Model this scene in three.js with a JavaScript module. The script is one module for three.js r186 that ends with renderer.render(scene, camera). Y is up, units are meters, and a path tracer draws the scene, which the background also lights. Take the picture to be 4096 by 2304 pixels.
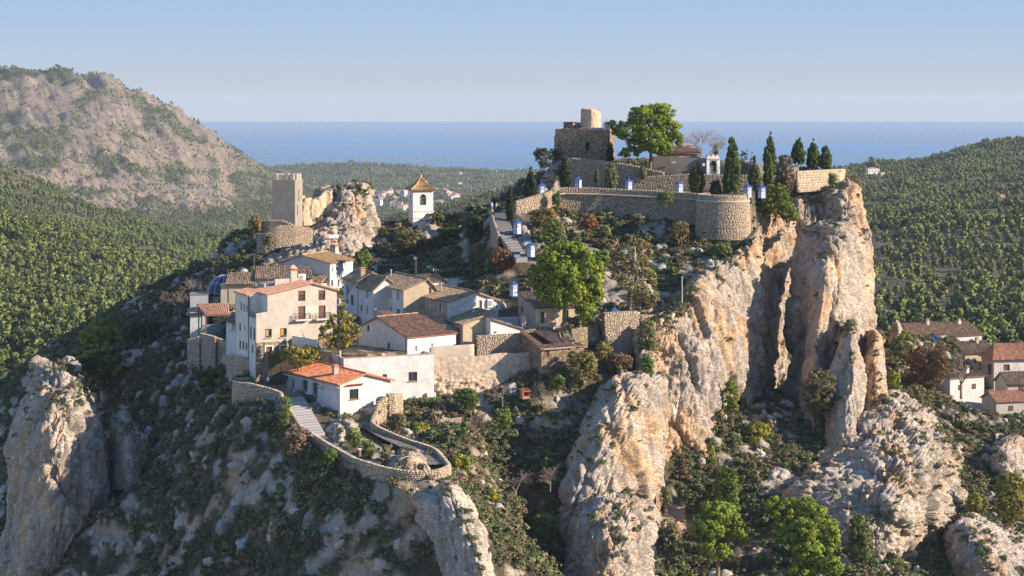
import * as THREE from 'three';
import { mergeGeometries, mergeVertices } from 'three/addons/utils/BufferGeometryUtils.js';
import { MarchingCubes } from 'three/addons/objects/MarchingCubes.js';
import { FontLoader } from 'three/addons/loaders/FontLoader.js';
import { TextGeometry } from 'three/addons/geometries/TextGeometry.js';
import { createNoise3D } from 'simplex-noise';

// ---------------------------------------------------------------- camera, sky, sun, air
const FOC = 7500, HZ = 412;                       // focal length and eye-level row, in pixels of a 4096 x 2304 frame
const scene = new THREE.Scene();
const camera = new THREE.PerspectiveCamera(2 * Math.atan(1892 / FOC) * 180 / Math.PI, 4096 / 3784, 1, 90000);
camera.setViewOffset(4096, 3784, 0, 1480, 4096, 2304);
camera.position.set(0, 0, 0);
camera.updateMatrixWorld(true);
const renderer = new THREE.WebGLRenderer();
renderer.toneMapping = THREE.LinearToneMapping;
renderer.toneMappingExposure = 1.95;
renderer.shadowMap.enabled = true;

const SUN = new THREE.Vector3(Math.cos(0.40) * Math.sin(1.326), Math.sin(0.40), Math.cos(0.40) * Math.cos(1.326));
{
  const w = 256, h = 256, data = new Float32Array(w * h * 4);
  const stops = [[-90, .272, .275, .284], [0, .272, .275, .284], [.5, .268, .290, .324], [1.3, .243, .300, .365], [2.2, .216, .294, .387], [3.2, .186, .275, .391], [7, .145, .25, .41], [20, .12, .245, .46], [45, .09, .19, .42], [90, .07, .16, .38]];
  for (let j = 0; j < h; j++) {
    const e = (j + .5) / h * 180 - 90;
    let k = 0; while (k < stops.length - 2 && e > stops[k + 1][0]) k++;
    const a = stops[k], b = stops[k + 1], t = Math.min(1, Math.max(0, (e - a[0]) / (b[0] - a[0])));
    for (let i = 0; i < w; i++) {
      const o = (j * w + i) * 4;
      for (let c = 0; c < 3; c++) data[o + c] = a[c + 1] + (b[c + 1] - a[c + 1]) * t;
      data[o + 3] = 1;
    }
  }
  const sky = new THREE.DataTexture(data, w, h, THREE.RGBAFormat, THREE.FloatType);
  sky.mapping = THREE.EquirectangularReflectionMapping; sky.magFilter = THREE.LinearFilter; sky.needsUpdate = true;
  scene.background = sky; scene.environment = sky;
}
const sun = new THREE.DirectionalLight(new THREE.Color().setRGB(1, .85, .69), 5);
sun.position.copy(SUN).multiplyScalar(600).add(new THREE.Vector3(0, -40, -350));
sun.target.position.set(0, -40, -350); sun.castShadow = true; sun.shadow.radius = 1; sun.shadow.mapSize.set(4096, 4096);
Object.assign(sun.shadow.camera, { left: -200, right: 200, top: 160, bottom: -160, near: 1, far: 1400 });
scene.add(sun, sun.target);
scene.fog = new THREE.FogExp2(new THREE.Color().setRGB(.74, .86, 1), 0.00004);

// ---------------------------------------------------------------- helpers
const V3 = (x, y, z) => new THREE.Vector3(x, y, z);
let seed = 1;
const srnd = (s) => { seed = s >>> 0; };
const rnd = () => { seed = (seed + 0x6D2B79F5) >>> 0; let t = seed; t = Math.imul(t ^ (t >>> 15), t | 1); t ^= t + Math.imul(t ^ (t >>> 7), t | 61); return ((t ^ (t >>> 14)) >>> 0) / 4294967296; };
const rr = (a, b) => a + (b - a) * rnd();
srnd(77); const N3 = createNoise3D(rnd);
const clamp = (x, a = 0, b = 1) => Math.min(b, Math.max(a, x));
const sst = (a, b, x) => { const t = clamp((x - a) / (b - a)); return t * t * (3 - 2 * t); };
const lerp = (a, b, t) => a + (b - a) * t;
function fbm(x, y, z, o = 4) { let s = 0, a = .5; for (let i = 0; i < o; i++) { s += a * N3(x, y, z); x *= 2.03; y *= 2.03; z *= 2.03; a *= .5; } return s; }
function ridged(x, y, z, o = 4) { let s = 0, a = .5; for (let i = 0; i < o; i++) { s += a * (1 - Math.abs(N3(x, y, z))); x *= 2.1; y *= 2.1; z *= 2.1; a *= .5; } return s; }
const hash3 = (i, j, k) => { let h = Math.imul(i, 374761393) ^ Math.imul(j, 668265263) ^ Math.imul(k, 2147483647 ^ 0x5bd1e995); h = Math.imul(h ^ (h >>> 13), 1274126177); return ((h ^ (h >>> 16)) >>> 0) / 4294967296; };
function worley(x, y, z) {                        // [nearest, second, cell value]
  const xi = Math.floor(x), yi = Math.floor(y), zi = Math.floor(z); let a = 9, b = 9, id = 0;
  for (let i = -1; i < 2; i++) for (let j = -1; j < 2; j++) for (let k = -1; k < 2; k++) {
    const u = xi + i, v = yi + j, w = zi + k, p = hash3(u, v, w), q = hash3(u + 57, v, w), r = hash3(u, v + 91, w);
    const d = (u + p - x) ** 2 + (v + q - y) ** 2 + (w + r - z) ** 2;
    if (d < a) { b = a; a = d; id = p * 7.13 % 1; } else if (d < b) b = d;
  }
  return [Math.sqrt(a), Math.sqrt(b), id];
}
const DD = (d) => 326 + (d - 178) * 1.3;          // working depth units -> metres from the camera
const WM = (px, py, m) => V3((px - 2048) / FOC * m, -(py - HZ) / FOC * m, -m);
const W = (px, py, d) => WM(px, py, DD(d));
const ppm = (d) => FOC / DD(d);                   // photo pixels per metre at that depth
const rgb = (r, g, b) => new THREE.Color().setRGB(r, g, b);
const matCache = {};
function M(r, g, b, rough = .9, extra = {}) {
  const k = [r, g, b, rough, JSON.stringify(extra, (n, v) => (v && v.isTexture ? v.uuid : v))].join();
  return matCache[k] || (matCache[k] = new THREE.MeshStandardMaterial({ color: rgb(r, g, b), roughness: rough, ...extra }));
}
const VC = new THREE.MeshStandardMaterial({ vertexColors: true, roughness: .95 });
const LEAF = new THREE.MeshPhysicalMaterial({ vertexColors: true, roughness: .85, specularIntensity: .35, side: THREE.DoubleSide });
const names = {};
const numbered = (n) => { const k = names[n] = (names[n] ?? -1) + 1; return k ? n + '_' + String(k).padStart(3, '0') : n; };
function shade(o) { o.traverse((c) => { if (c.isMesh) { c.castShadow = c.receiveShadow = true; } }); return o; }
function mesh(name, g, m, parent, userData) { const o = new THREE.Mesh(g, m); o.name = name; o.castShadow = o.receiveShadow = true; if (userData) o.userData = userData; parent.add(o); return o; }
function thing(name, label, category, group, pos, rotY = 0) {
  const o = new THREE.Group(); o.name = numbered(name); o.userData = { label, category }; if (group) o.userData.group = group;
  if (pos) o.position.copy(pos); o.rotation.y = rotY; scene.add(o); return o;
}
function single(name, label, category, g, m, group) { const o = mesh(numbered(name), g, m, scene, { label, category }); if (group) o.userData.group = group; return o; }
const structure = (name, g, m) => mesh(numbered(name), g, m, scene, { kind: 'structure' });
const stuff = (o) => { o.userData.kind = 'stuff'; return o; };
function box(w, h, d, x = 0, y = 0, z = 0, ry = 0, rx = 0, rz = 0) { // base-centred box
  const g = new THREE.BoxGeometry(w, h, d); g.translate(0, h / 2, 0); if (rx) g.rotateX(rx); if (rz) g.rotateZ(rz); if (ry) g.rotateY(ry); g.translate(x, y, z); return g;
}
function cyl(r0, r1, h, x = 0, y = 0, z = 0, n = 10) { const g = new THREE.CylinderGeometry(r1, r0, h, n); g.translate(x, y + h / 2, z); return g; }
function bar(a, b, r0, r1 = r0, n = 5) {
  const d = b.clone().sub(a), g = new THREE.CylinderGeometry(r1, r0, d.length(), n, 1); g.translate(0, d.length() / 2, 0);
  g.applyQuaternion(new THREE.Quaternion().setFromUnitVectors(V3(0, 1, 0), d.normalize())); g.translate(a.x, a.y, a.z); return g;
}
function merge(list) {
  const keep = ['position', 'normal', 'uv', 'color'].filter((k) => list.every((g) => g.attributes[k]));
  return mergeGeometries(list.map((g) => { const q = g.index ? g.toNonIndexed() : g; for (const k of Object.keys(q.attributes)) if (!keep.includes(k)) q.deleteAttribute(k); return q; }), false);
}
function geo(pos, idx, col, uv) {
  const g = new THREE.BufferGeometry(); g.setAttribute('position', new THREE.Float32BufferAttribute(pos, 3)); if (idx) g.setIndex(idx);
  if (col) g.setAttribute('color', new THREE.Float32BufferAttribute(col, 3)); if (uv) g.setAttribute('uv', new THREE.Float32BufferAttribute(uv, 2));
  g.computeVertexNormals(); return g;
}
// textures (grain of plaster and of rubble masonry), uv in metres
function noiseTex(n, fn, srgb, rep) {
  const d = new Uint8Array(n * n * 4);
  for (let j = 0; j < n; j++) for (let i = 0; i < n; i++) { const c = fn(i / n, j / n), o = (j * n + i) * 4; for (let k = 0; k < 3; k++) d[o + k] = clamp(c[k]) * 255; d[o + 3] = 255; }
  const t = new THREE.DataTexture(d, n, n); t.wrapS = t.wrapT = THREE.RepeatWrapping; t.magFilter = THREE.LinearFilter; t.minFilter = THREE.LinearMipmapLinearFilter; t.generateMipmaps = true;
  if (srgb) t.colorSpace = THREE.SRGBColorSpace; t.repeat.set(rep, rep); t.needsUpdate = true; return t;
}
const per = (u, v, f, s) => { const a = u * 2 * Math.PI, b = v * 2 * Math.PI, R = f / (2 * Math.PI); return N3(Math.cos(a) * R + s, Math.sin(a) * R + Math.cos(b) * R, Math.sin(b) * R - s); };
const plasterT = noiseTex(512, (u, v) => { const a = .93 + .045 * per(u, v, 5, 1) + .035 * per(u, v, 17, 4) + .03 * per(u, v, 60, 9) + .03 * per(u, v * .25, 30, 14); return [a, a * .995, a * .985]; }, true, 1 / 9);
const plasterB = noiseTex(512, (u, v) => { const a = .5 + .25 * per(u, v, 40, 2) + .2 * per(u, v, 90, 3); return [a, a, a]; }, false, 1 / 5);
const cellP = (nx, ny, jit) => (u, v) => {
  const x = u * nx, y = v * ny, xi = Math.floor(x), yi = Math.floor(y); let a = 9, b = 9, id = 0;
  for (let i = -1; i < 2; i++) for (let j = -1; j < 2; j++) { const cx = ((xi + i) % nx + nx) % nx, cy = ((yi + j) % ny + ny) % ny, p = .5 + (hash3(cx, cy, 3) - .5) * jit, q = .5 + (hash3(cx, cy, 8) - .5) * jit; const d = Math.hypot(xi + i + p - x, (yi + j + q - y) * 1.15); if (d < a) { b = a; a = d; id = hash3(cx, cy, 21); } else if (d < b) b = d; }
  return [a, b, id];
};
const rubC = cellP(18, 24, .9);
const rubbleT = noiseTex(1024, (u, v) => { const [a, b, id] = rubC(u + .004 * per(u, v, 40, 5), v), e = sst(.03, .16, b - a), g = .10 * per(u, v, 50, 7) + .06 * per(u, v, 7, 12), t = lerp(.62, .70 + .34 * (id - .5), e) + g; return [t, t * lerp(.93, .95 + .05 * (id * 7 % 1 - .5), e), t * lerp(.82, .86 + .08 * (id * 3 % 1 - .5), e)]; }, true, 1 / 7);
const rubbleB = noiseTex(1024, (u, v) => { const [a, b, id] = rubC(u + .004 * per(u, v, 40, 5), v), h = .15 + .7 * sst(0, .25, b - a) * (.7 + .3 * id) + .1 * per(u, v, 60, 6); return [h, h, h]; }, false, 1 / 7);
const perR = (u, v, f, s) => 1 - Math.abs(per(u, v, f, s));
const crk = cellP(9, 7, .95), crk2 = cellP(26, 20, .95);
const rockH = (u, v) => { const w = .03 * per(u, v, 9, 2), [a, b, id] = crk(u + w, v + .6 * w), [c, d, id2] = crk2(u + w, v); return .30 + .28 * (id - .5) + .22 * sst(0, .12, b - a) + .12 * (id2 - .5) + .12 * sst(0, .15, d - c) + .16 * (perR(u, v, 14, 6) - .5) + .13 * (perR(u, v, 34, 8) - .5) + .07 * per(u, v, 80, 3); };
const rockB = noiseTex(1024, (u, v) => { const h = rockH(u, v); return [h, h, h]; }, false, 1 / 7);
const rockT = noiseTex(1024, (u, v) => { const [a, b, id] = crk(u + .03 * per(u, v, 9, 2), v + .018 * per(u, v, 9, 2)), t = .90 + .10 * (id - .5) + .15 * per(u, v, 22, 11) + .13 * per(u, v, 60, 13) + .09 * per(u, v, 130, 17); return [t, t * .985, t * (.95 + .05 * per(u, v, 12, 19))]; }, true, 1 / 7);
const soilB = noiseTex(512, (u, v) => { const h = .5 + .2 * per(u, v, 18, 5) + .2 * per(u, v, 45, 7) + .15 * per(u, v, 90, 9); return [h, h, h]; }, false, 1 / 5);
const ROCK = new THREE.MeshStandardMaterial({ vertexColors: true, roughness: .95, map: rockT, bumpMap: rockB, bumpScale: .5 });
const farT = rockT.clone(), farB = rockB.clone(); farT.repeat.set(1 / 83, 1 / 83); farB.repeat.set(1 / 83, 1 / 83);
const FARLAND = new THREE.MeshStandardMaterial({ vertexColors: true, roughness: .97, map: farT, bumpMap: farB, bumpScale: 2.6 });
const LAND = new THREE.MeshStandardMaterial({ vertexColors: true, roughness: .97, map: rockT, bumpMap: rockB, bumpScale: .4 });
const plaster = (r, g, b) => M(r, g, b, .92, { map: plasterT, bumpMap: plasterB, bumpScale: .02 });
const rubble = (r, g, b) => M(r, g, b, .95, { map: rubbleT, bumpMap: rubbleB, bumpScale: .09 });
const ray = (px, py) => V3((px - 2048) / FOC, -(py - HZ) / FOC, -1);

// ---------------------------------------------------------------- terrain fields
function tps(points, lam = 0) {                   // thin-plate surface y(x, z) through given points
  const n = points.length, S = 100, A = [], U = (r2) => (r2 > 1e-12 ? r2 * Math.log(r2) * .5 : 0);
  const P = points.map((p) => [p.x / S, p.z / S, p.y]);
  for (let i = 0; i < n + 3; i++) { A.push(new Float64Array(n + 4)); }
  for (let i = 0; i < n; i++) {
    for (let j = 0; j < n; j++) A[i][j] = U((P[i][0] - P[j][0]) ** 2 + (P[i][1] - P[j][1]) ** 2) + (i === j ? lam : 0);
    A[i][n] = A[n][i] = 1; A[i][n + 1] = A[n + 1][i] = P[i][0]; A[i][n + 2] = A[n + 2][i] = P[i][1]; A[i][n + 3] = P[i][2];
  }
  const m = n + 3;
  for (let c = 0; c < m; c++) {
    let p = c; for (let r = c + 1; r < m; r++) if (Math.abs(A[r][c]) > Math.abs(A[p][c])) p = r;
    [A[c], A[p]] = [A[p], A[c]];
    for (let r = 0; r < m; r++) if (r !== c && A[r][c]) { const k = A[r][c] / A[c][c]; for (let q = c; q <= m; q++) A[r][q] -= k * A[c][q]; }
  }
  const w = A.map((r, i) => r[m] / r[i]);
  return (x, z) => { x /= S; z /= S; let s = w[n] + w[n + 1] * x + w[n + 2] * z; for (let i = 0; i < n; i++) s += w[i] * U((x - P[i][0]) ** 2 + (z - P[i][1]) ** 2); return s; };
}
const pt = (px, d, y) => { const m = DD(d); return V3((px - 2048) / FOC * m, y - .00507 * m, -m); };
const valleyF = tps([
  ...[[1450, 1925, 138.5], [1560, 1965, 134.5], [1666, 1975, 133.5], [1760, 1962, 134.5], [1835, 1955, 139], [1860, 2040, 135], [1950, 2200, 131], [1700, 2200, 130], [1985, 2304, 130], [1500, 2304, 131], [1400, 2100, 136], [1250, 2304, 134], [1000, 2304, 146], [700, 2304, 159], [430, 2304, 169], [0, 2304, 190], [440, 2010, 177], [360, 2180, 172],
    [1250, 2080, 139], [1250, 1880, 145], [1330, 1890, 142], [1110, 1740, 158], [1180, 1800, 151], [950, 1680, 166], [950, 1950, 158], [700, 1900, 175], [700, 1700, 188], [500, 2050, 185], [-100, 2200, 210], [450, 1800, 208], [800, 1560, 192], [1020, 1510, 176], [1085, 1650, 162.5],
    [2100, 2304, 160], [2030, 2050, 156], [1960, 1850, 157], [1850, 1760, 161], [1800, 1665, 168], [1950, 1690, 171], [2150, 1720, 171], [2300, 1700, 174], [2250, 1530, 175], [2350, 1500, 178], [2470, 1490, 181], [2200, 1640, 172], [2350, 1640, 172], [2200, 1950, 162], [2330, 2250, 160], [2700, 2290, 164], [2600, 2110, 170], [2760, 2060, 174], [2450, 2230, 161], [2900, 2000, 174], [3000, 1800, 184], [3080, 1650, 196], [3150, 1900, 178], [3400, 2304, 156],
    [3700, 2304, 166], [4096, 2304, 172], [4096, 1950, 195], [3900, 1800, 204], [3850, 1650, 218], [3650, 1430, 242], [3560, 1340, 252], [3800, 1370, 262], [4096, 1660, 234], [4150, 1440, 272], [4000, 1640, 247], [4000, 1720, 236], [3800, 1640, 233], [3700, 1560, 228],
    [750, 1470, 203], [850, 1330, 211], [700, 1500, 206], [600, 1560, 208], [450, 1560, 218], [300, 1470, 236], [150, 1480, 246], [0, 1545, 255], [480, 1365, 238], [525, 1275, 243], [605, 1195, 248], [690, 1120, 252], [770, 1082, 256], [860, 1045, 260], [0, 1800, 235], [250, 1650, 222]].map((p) => W(...p)),
  pt(1200, 172, -48), pt(1400, 166, -49.5), pt(1550, 167, -51), pt(1600, 158, -52.5), pt(1300, 187, -47), pt(1600, 190, -48), pt(1480, 146, -53), pt(1650, 145, -53), pt(1250, 160, -50), pt(2000, 190, -52), pt(2300, 200, -54), pt(1300, 225, -50), pt(1000, 215, -46), pt(1700, 230, -55), pt(2200, 235, -58), pt(2700, 215, -58), pt(2800, 250, -62), pt(3200, 230, -58), pt(3300, 270, -62),
  pt(0, 300, -110), pt(300, 300, -105), pt(600, 300, -100), pt(900, 310, -95), pt(0, 380, -130), pt(800, 380, -130), pt(1500, 330, -110), pt(2200, 340, -100), pt(3000, 340, -90), pt(3600, 320, -84), pt(4096, 330, -84), pt(4096, 390, -84), pt(3000, 400, -90), pt(2000, 400, -120), pt(0, 120, -110), pt(1500, 110, -75), pt(3000, 120, -80), pt(4096, 120, -85),
], .0005);
const plateauF = tps([
  ...[[1050, 1400, 178], [1215, 1380, 180], [1360, 1427, 172], [1500, 1422, 174], [1700, 1412, 178], [1400, 1290, 196], [1700, 1290, 196], [2000, 1345, 186], [1250, 1190, 214], [1080, 1165, 217], [880, 1230, 214], [1450, 1090, 223], [1600, 1060, 229], [1900, 1105, 216], [2055, 1190, 197], [2200, 1205, 196], [2330, 1275, 187], [2500, 1270, 189], [2700, 1240, 192],
    [2850, 1115, 203], [2950, 1020, 211], [2600, 1060, 209], [2300, 1030, 213], [2750, 955, 220], [2300, 890, 226], [2600, 880, 228], [2950, 960, 220], [2085, 1035, 203], [2035, 935, 213], [2000, 855, 223], [2100, 850, 226], [1050, 1010, 234], [1150, 905, 240], [1400, 950, 240], [1550, 965, 242], [1650, 915, 248], [1750, 935, 248], [1850, 900, 242], [1930, 880, 238],
    [2300, 785, 238], [2600, 790, 240], [2900, 790, 236], [2250, 690, 256], [2600, 715, 254], [2900, 715, 254], [3250, 700, 266], [3350, 700, 266], [3050, 800, 236]].map((p) => W(...p)),
  pt(1000, 290, -45), pt(1600, 290, -40), pt(2200, 290, -18), pt(3000, 300, -18), pt(3500, 290, -25),
], .0005);
const plat = [[845, 206], [905, 204], [1000, 186], [1050, 180], [1290, 177], [1375, 174], [1600, 176], [1725, 181], [2120, 184], [2330, 184], [2420, 186], [2540, 189], [2660, 193], [2760, 198], [2860, 204], [2950, 211], [3020, 219], [3060, 232], [3180, 246], [3360, 252], [3440, 258], [3470, 285], [3000, 300], [2200, 288], [2130, 262], [1950, 256], [1700, 262], [1500, 258], [1000, 262], [900, 250], [815, 232]].map(([px, d]) => { const p = pt(px, d, 0); return [p.x, p.z]; });
function polyDist(x, z) {                         // > 0 inside the plateau outline
  let ins = false, best = 1e9;
  for (let i = 0, j = plat.length - 1; i < plat.length; j = i++) {
    const [ax, az] = plat[i], [bx, bz] = plat[j];
    if ((az > z) !== (bz > z) && x < (bx - ax) * (z - az) / (bz - az) + ax) ins = !ins;
    const t = clamp(((x - ax) * (bx - ax) + (z - az) * (bz - az)) / ((bx - ax) ** 2 + (bz - az) ** 2)); best = Math.min(best, Math.hypot(x - ax - t * (bx - ax), z - az - t * (bz - az)));
  }
  return ins ? best : -best;
}
const rockMask = (x, y, z) => sst(.0, .32, .6 * fbm(x * .055 + 3, y * .05, z * .055 - 7, 2) + .95 * fbm(x * .17, y * .22, z * .17, 3));
function nearRaw(x, z) {
  const s = polyDist(x, z), v = valleyF(x, z), q = s > -3 ? plateauF(x, z) : v, t = sst(-1.2, 1.6, s);
  return lerp(v, q, t);
}
// flat levels cut into the hill: [px outline], level; filled below by slabs and walls
const flats = [];
function nearH(x, z) {
  let h = nearRaw(x, z);
  const m = rockMask(x, h, z);
  h += m * (2.2 * ridged(x * .14, 3, z * .14, 3) - 1.3) + .6 * fbm(x * .22, 2, z * .22, 3) + .5 * m * (ridged(x * .5, 5, z * .5, 3) - .4);
  for (const f of flats) h = f(x, z, h);
  return h;
}
// a level (or evenly sloping) floor cut into the hill inside an outline of points
function flat(points, drop = .3) { const poly = points.map((p) => [p.x, p.z]), f = tps(points, .002); let a = 1e9, b = -1e9, c = 1e9, d = -1e9; for (const p of points) { a = Math.min(a, p.x); b = Math.max(b, p.x); c = Math.min(c, p.z); d = Math.max(d, p.z); } flats.push((x, z, h) => (x > a && x < b && z > c && z < d && polyIn(poly, x, z) ? f(x, z) - drop : h)); return f; }
function polyIn(poly, x, z) { let ins = false; for (let i = 0, j = poly.length - 1; i < poly.length; j = i++) { const a = poly[i], b = poly[j]; if ((a[1] > z) !== (b[1] > z) && x < (b[0] - a[0]) * (z - a[1]) / (b[1] - a[1]) + a[0]) ins = !ins; } return ins; }
const grassCol = (x, y, z) => { const a = fbm(x * .06, y * .06, z * .06 + 20, 3), b = fbm(x * .6, y * .6, z * .6, 3), c = clamp(.5 + a); return [lerp(.085, .17, c) + .05 * b, lerp(.085, .125, c) + .04 * b, lerp(.04, .07, c) + .02 * b]; };
function rockCol(x, y, z, warm = 0) {
  const a = fbm(x * .07, y * .05, z * .07, 3), b = fbm(x * .6 + 9, y * .4, z * .6, 4), s = fbm(x * .5, y * .05, z * .5 + 40, 3), o = sst(-.02, .40, fbm(x * .08 + 50, y * .06, z * .08, 3) + .35 * s + .15 * b + warm), k = sst(.12, .5, fbm(x * .11 - 20, y * .05, z * .11, 3) + .45 * s + .2 * b - warm * .7);
  const l = clamp(lerp(.60 + .14 * a + .22 * b, .33 + .16 * b, k * .7), .14, .8);
  return [lerp(l * 1.08, l * 1.28, o), lerp(l * .925, l * .87, o), lerp(l * .785, l * .56, o)];
}
// ---------------------------------------------------------------- hillside of the village and the castle
function buildNear() {
  const x0 = -128, x1 = 150, z0 = -248, z1 = -520, nx = 410, nz = 380, pos = [], col = [], idx = [];
  for (let j = 0; j <= nz; j++) for (let i = 0; i <= nx; i++) {
    const x = lerp(x0, x1, i / nx), z = lerp(z0, z1, j / nz), y = nearH(x, z); pos.push(x, y, z);
    const m = .85 * sst(.3, .8, rockMask(x, nearRaw(x, z), z) + .75 * fbm(x * .7, y * .7, z * .7, 3)), g = grassCol(x, y, z), r = rockCol(x, y, z); col.push(lerp(g[0], r[0], m), lerp(g[1], r[1], m), lerp(g[2], r[2], m));
    if (i < nx && j < nz) { const a = j * (nx + 1) + i; idx.push(a, a + 1, a + nx + 1, a + 1, a + nx + 2, a + nx + 1); }
  }
  const uv = []; for (let i = 0; i < pos.length; i += 3) uv.push(pos[i] + .5 * pos[i + 1], pos[i + 2] - .7 * pos[i + 1]); return structure('hillside', geo(pos, idx, col, uv), LAND);
}
// ---------------------------------------------------------------- far land, sea
const farF = tps([
  ...[[-500, 285, 4200], [0, 290, 4200], [260, 288, 4150], [420, 310, 4150], [500, 345, 4150], [640, 400, 4150], [800, 500, 4150], [900, 575, 4150], [1000, 650, 4200], [1095, 705, 4250], [1300, 778, 4300], [1500, 850, 4100],
    [-300, 480, 3700], [0, 500, 3700], [300, 480, 3700], [500, 600, 3500], [250, 650, 3200], [0, 640, 3150], [700, 690, 3500], [850, 750, 3500], [1000, 800, 3600], [200, 745, 2900], [600, 850, 2900], [900, 900, 2900], [1100, 880, 3300], [1100, 960, 2700],
    [-300, 650, 2300], [0, 690, 2300], [120, 730, 2250], [230, 790, 2150], [450, 900, 2000], [700, 970, 1900], [880, 1000, 1850], [1000, 1020, 1800], [0, 850, 1800], [300, 900, 1700], [600, 1000, 1600], [850, 1060, 1550], [850, 1130, 1300], [100, 790, 2600], [500, 930, 2400], [900, 1000, 2300], [0, 770, 2600],
    [-300, 900, 1250], [0, 930, 1200], [300, 960, 1150], [500, 1050, 1100], [620, 1130, 1050], [690, 1185, 1000], [760, 1250, 950], [0, 1200, 900], [0, 1500, 680], [300, 1200, 850], [300, 1400, 700], [450, 1300, 760], [550, 1230, 880], [500, 1400, 680], [200, 1550, 640], [0, 1010, 1450], [400, 1090, 1400], [650, 1160, 1250],
    [1300, 900, 3300], [1400, 830, 3900], [1600, 790, 4300], [1800, 800, 4300], [1600, 880, 3300], [1790, 880, 2500], [1900, 790, 2400], [2000, 762, 2400], [2120, 735, 2400], [2400, 720, 2400], [1900, 920, 1900], [2100, 880, 2000], [2000, 830, 3000],
    [1200, 672, 6000], [1400, 662, 6200], [1600, 672, 6000], [1750, 686, 6000], [1900, 690, 6200], [2100, 690, 6000], [1500, 725, 5200], [1800, 735, 5200], [1300, 745, 4800], [2000, 725, 5200], [1200, 765, 4500],
    [3380, 690, 2600], [3550, 662, 2600], [3750, 642, 2600], [3900, 606, 2600], [4096, 570, 2600], [4500, 500, 2600], [3490, 715, 2250], [3500, 750, 2000], [3800, 705, 2100], [4096, 650, 2200], [3500, 860, 1500], [3800, 850, 1500], [4096, 800, 1500], [3500, 1000, 1100], [3800, 1030, 1050], [4096, 1000, 1050], [3560, 1110, 900], [3800, 1140, 880], [4096, 1140, 880], [3560, 1260, 720], [3900, 1290, 700], [4096, 1310, 680], [3700, 1375, 610], [4150, 1400, 590], [4600, 1300, 650], [2900, 900, 1500], [2900, 720, 2600]].map((p) => WM(...p)),
  ...[[0, 5000, -150], [600, 5000, -190], [1100, 5200, -215], [-400, 5500, -150], [300, 6400, -225], [1200, 6900, -228], [1700, 6900, -228], [2300, 6900, -228], [2300, 4200, -215], [3000, 3600, -215], [3500, 3600, -222], [4096, 3600, -222], [4500, 3700, -222], [3000, 6000, -235], [4200, 6000, -235], [500, 520, -120], [1500, 520, -130], [2500, 520, -110], [3600, 520, -88], [4200, 520, -88], [1500, 900, -150], [2500, 900, -120], [1500, 1600, -160], [2500, 1500, -120]].map(([px, m, y]) => V3((px - 2048) / FOC * m, y - .00507 * m, -m)),
], .0005);
const pxOf = (x, z) => 2048 + x / -z * FOC, pyOf = (y, z) => HZ - y / -z * FOC;
function mtn(x, z) { const m = -z, px = pxOf(x, z); return sst(2500, 2900, m) * (1 - sst(1150, 1450, px)) * (1 - sst(4300, 5200, m)); }
function farH(x, z) {
  const m = -z, k = mtn(x, z); let h = farF(x, z);
  const g = fbm(x * .0022 + 4, 1, z * .0022, 2);
  h += k * (36 * (ridged(x * .0075 + g, 3, z * .0032 + g, 4) - .62) + 11 * (ridged(x * .03, 8, z * .03, 3) - .55) + 3.5 * fbm(x * .09, 2, z * .09, 3));
  h += (1 - k) * Math.min(1, m / 2500) * (12 * fbm(x * .006, 5, z * .006, 4) + 11 * (ridged(x * .011, 2, z * .008, 2) - .5));
  return h;
}
function forestD(x, z, y) {                       // how densely trees stand, 0..1
  const m = -z, px = pxOf(x, z), k = mtn(x, z), n = fbm(x * .012, 9, z * .012, 3), n2 = fbm(x * .05, 3, z * .05, 2);
  if (px > 3000) { const terr = sst(.0, .18, fbm(x * .008 + 30, 2, z * .006, 3)), lo = (m < 1150 && m > 820) ? .28 : m < 800 ? .75 : 1; return clamp((.95 - .8 * terr + .3 * n2) * lo) * (m > 2120 && m < 2400 && px < 3700 ? .25 : 1); }
  if (m > 4300) return clamp(.5 + 1.6 * n);
  if (k > .02) { const low = sst(790, 905, pyOf(y, z) - .03 * (px - 500)), gul = sst(.12, .36, fbm(x * .0075 + 11, 3, z * .0028, 3) + .15 * n2), right = sst(880, 1010, px) * sst(640, 720, pyOf(y, z)); return clamp(lerp(.16 + .84 * gul, 1, Math.max(low, right))); }
  if (m > 1400 && m < 2700 && px < 1300) { const bare = sst(.05, .3, n + .55 * sst(330, 100, px) * sst(1900, 2150, m)); return clamp(1 - .85 * bare); }
  if (px > 330 && px < 560 && m < 770 && m > 640) return .12;
  return clamp(.92 + .9 * n - .7 * sst(.18, .4, fbm(x * .02 + 5, 1, z * .02, 2)));
}
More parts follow.
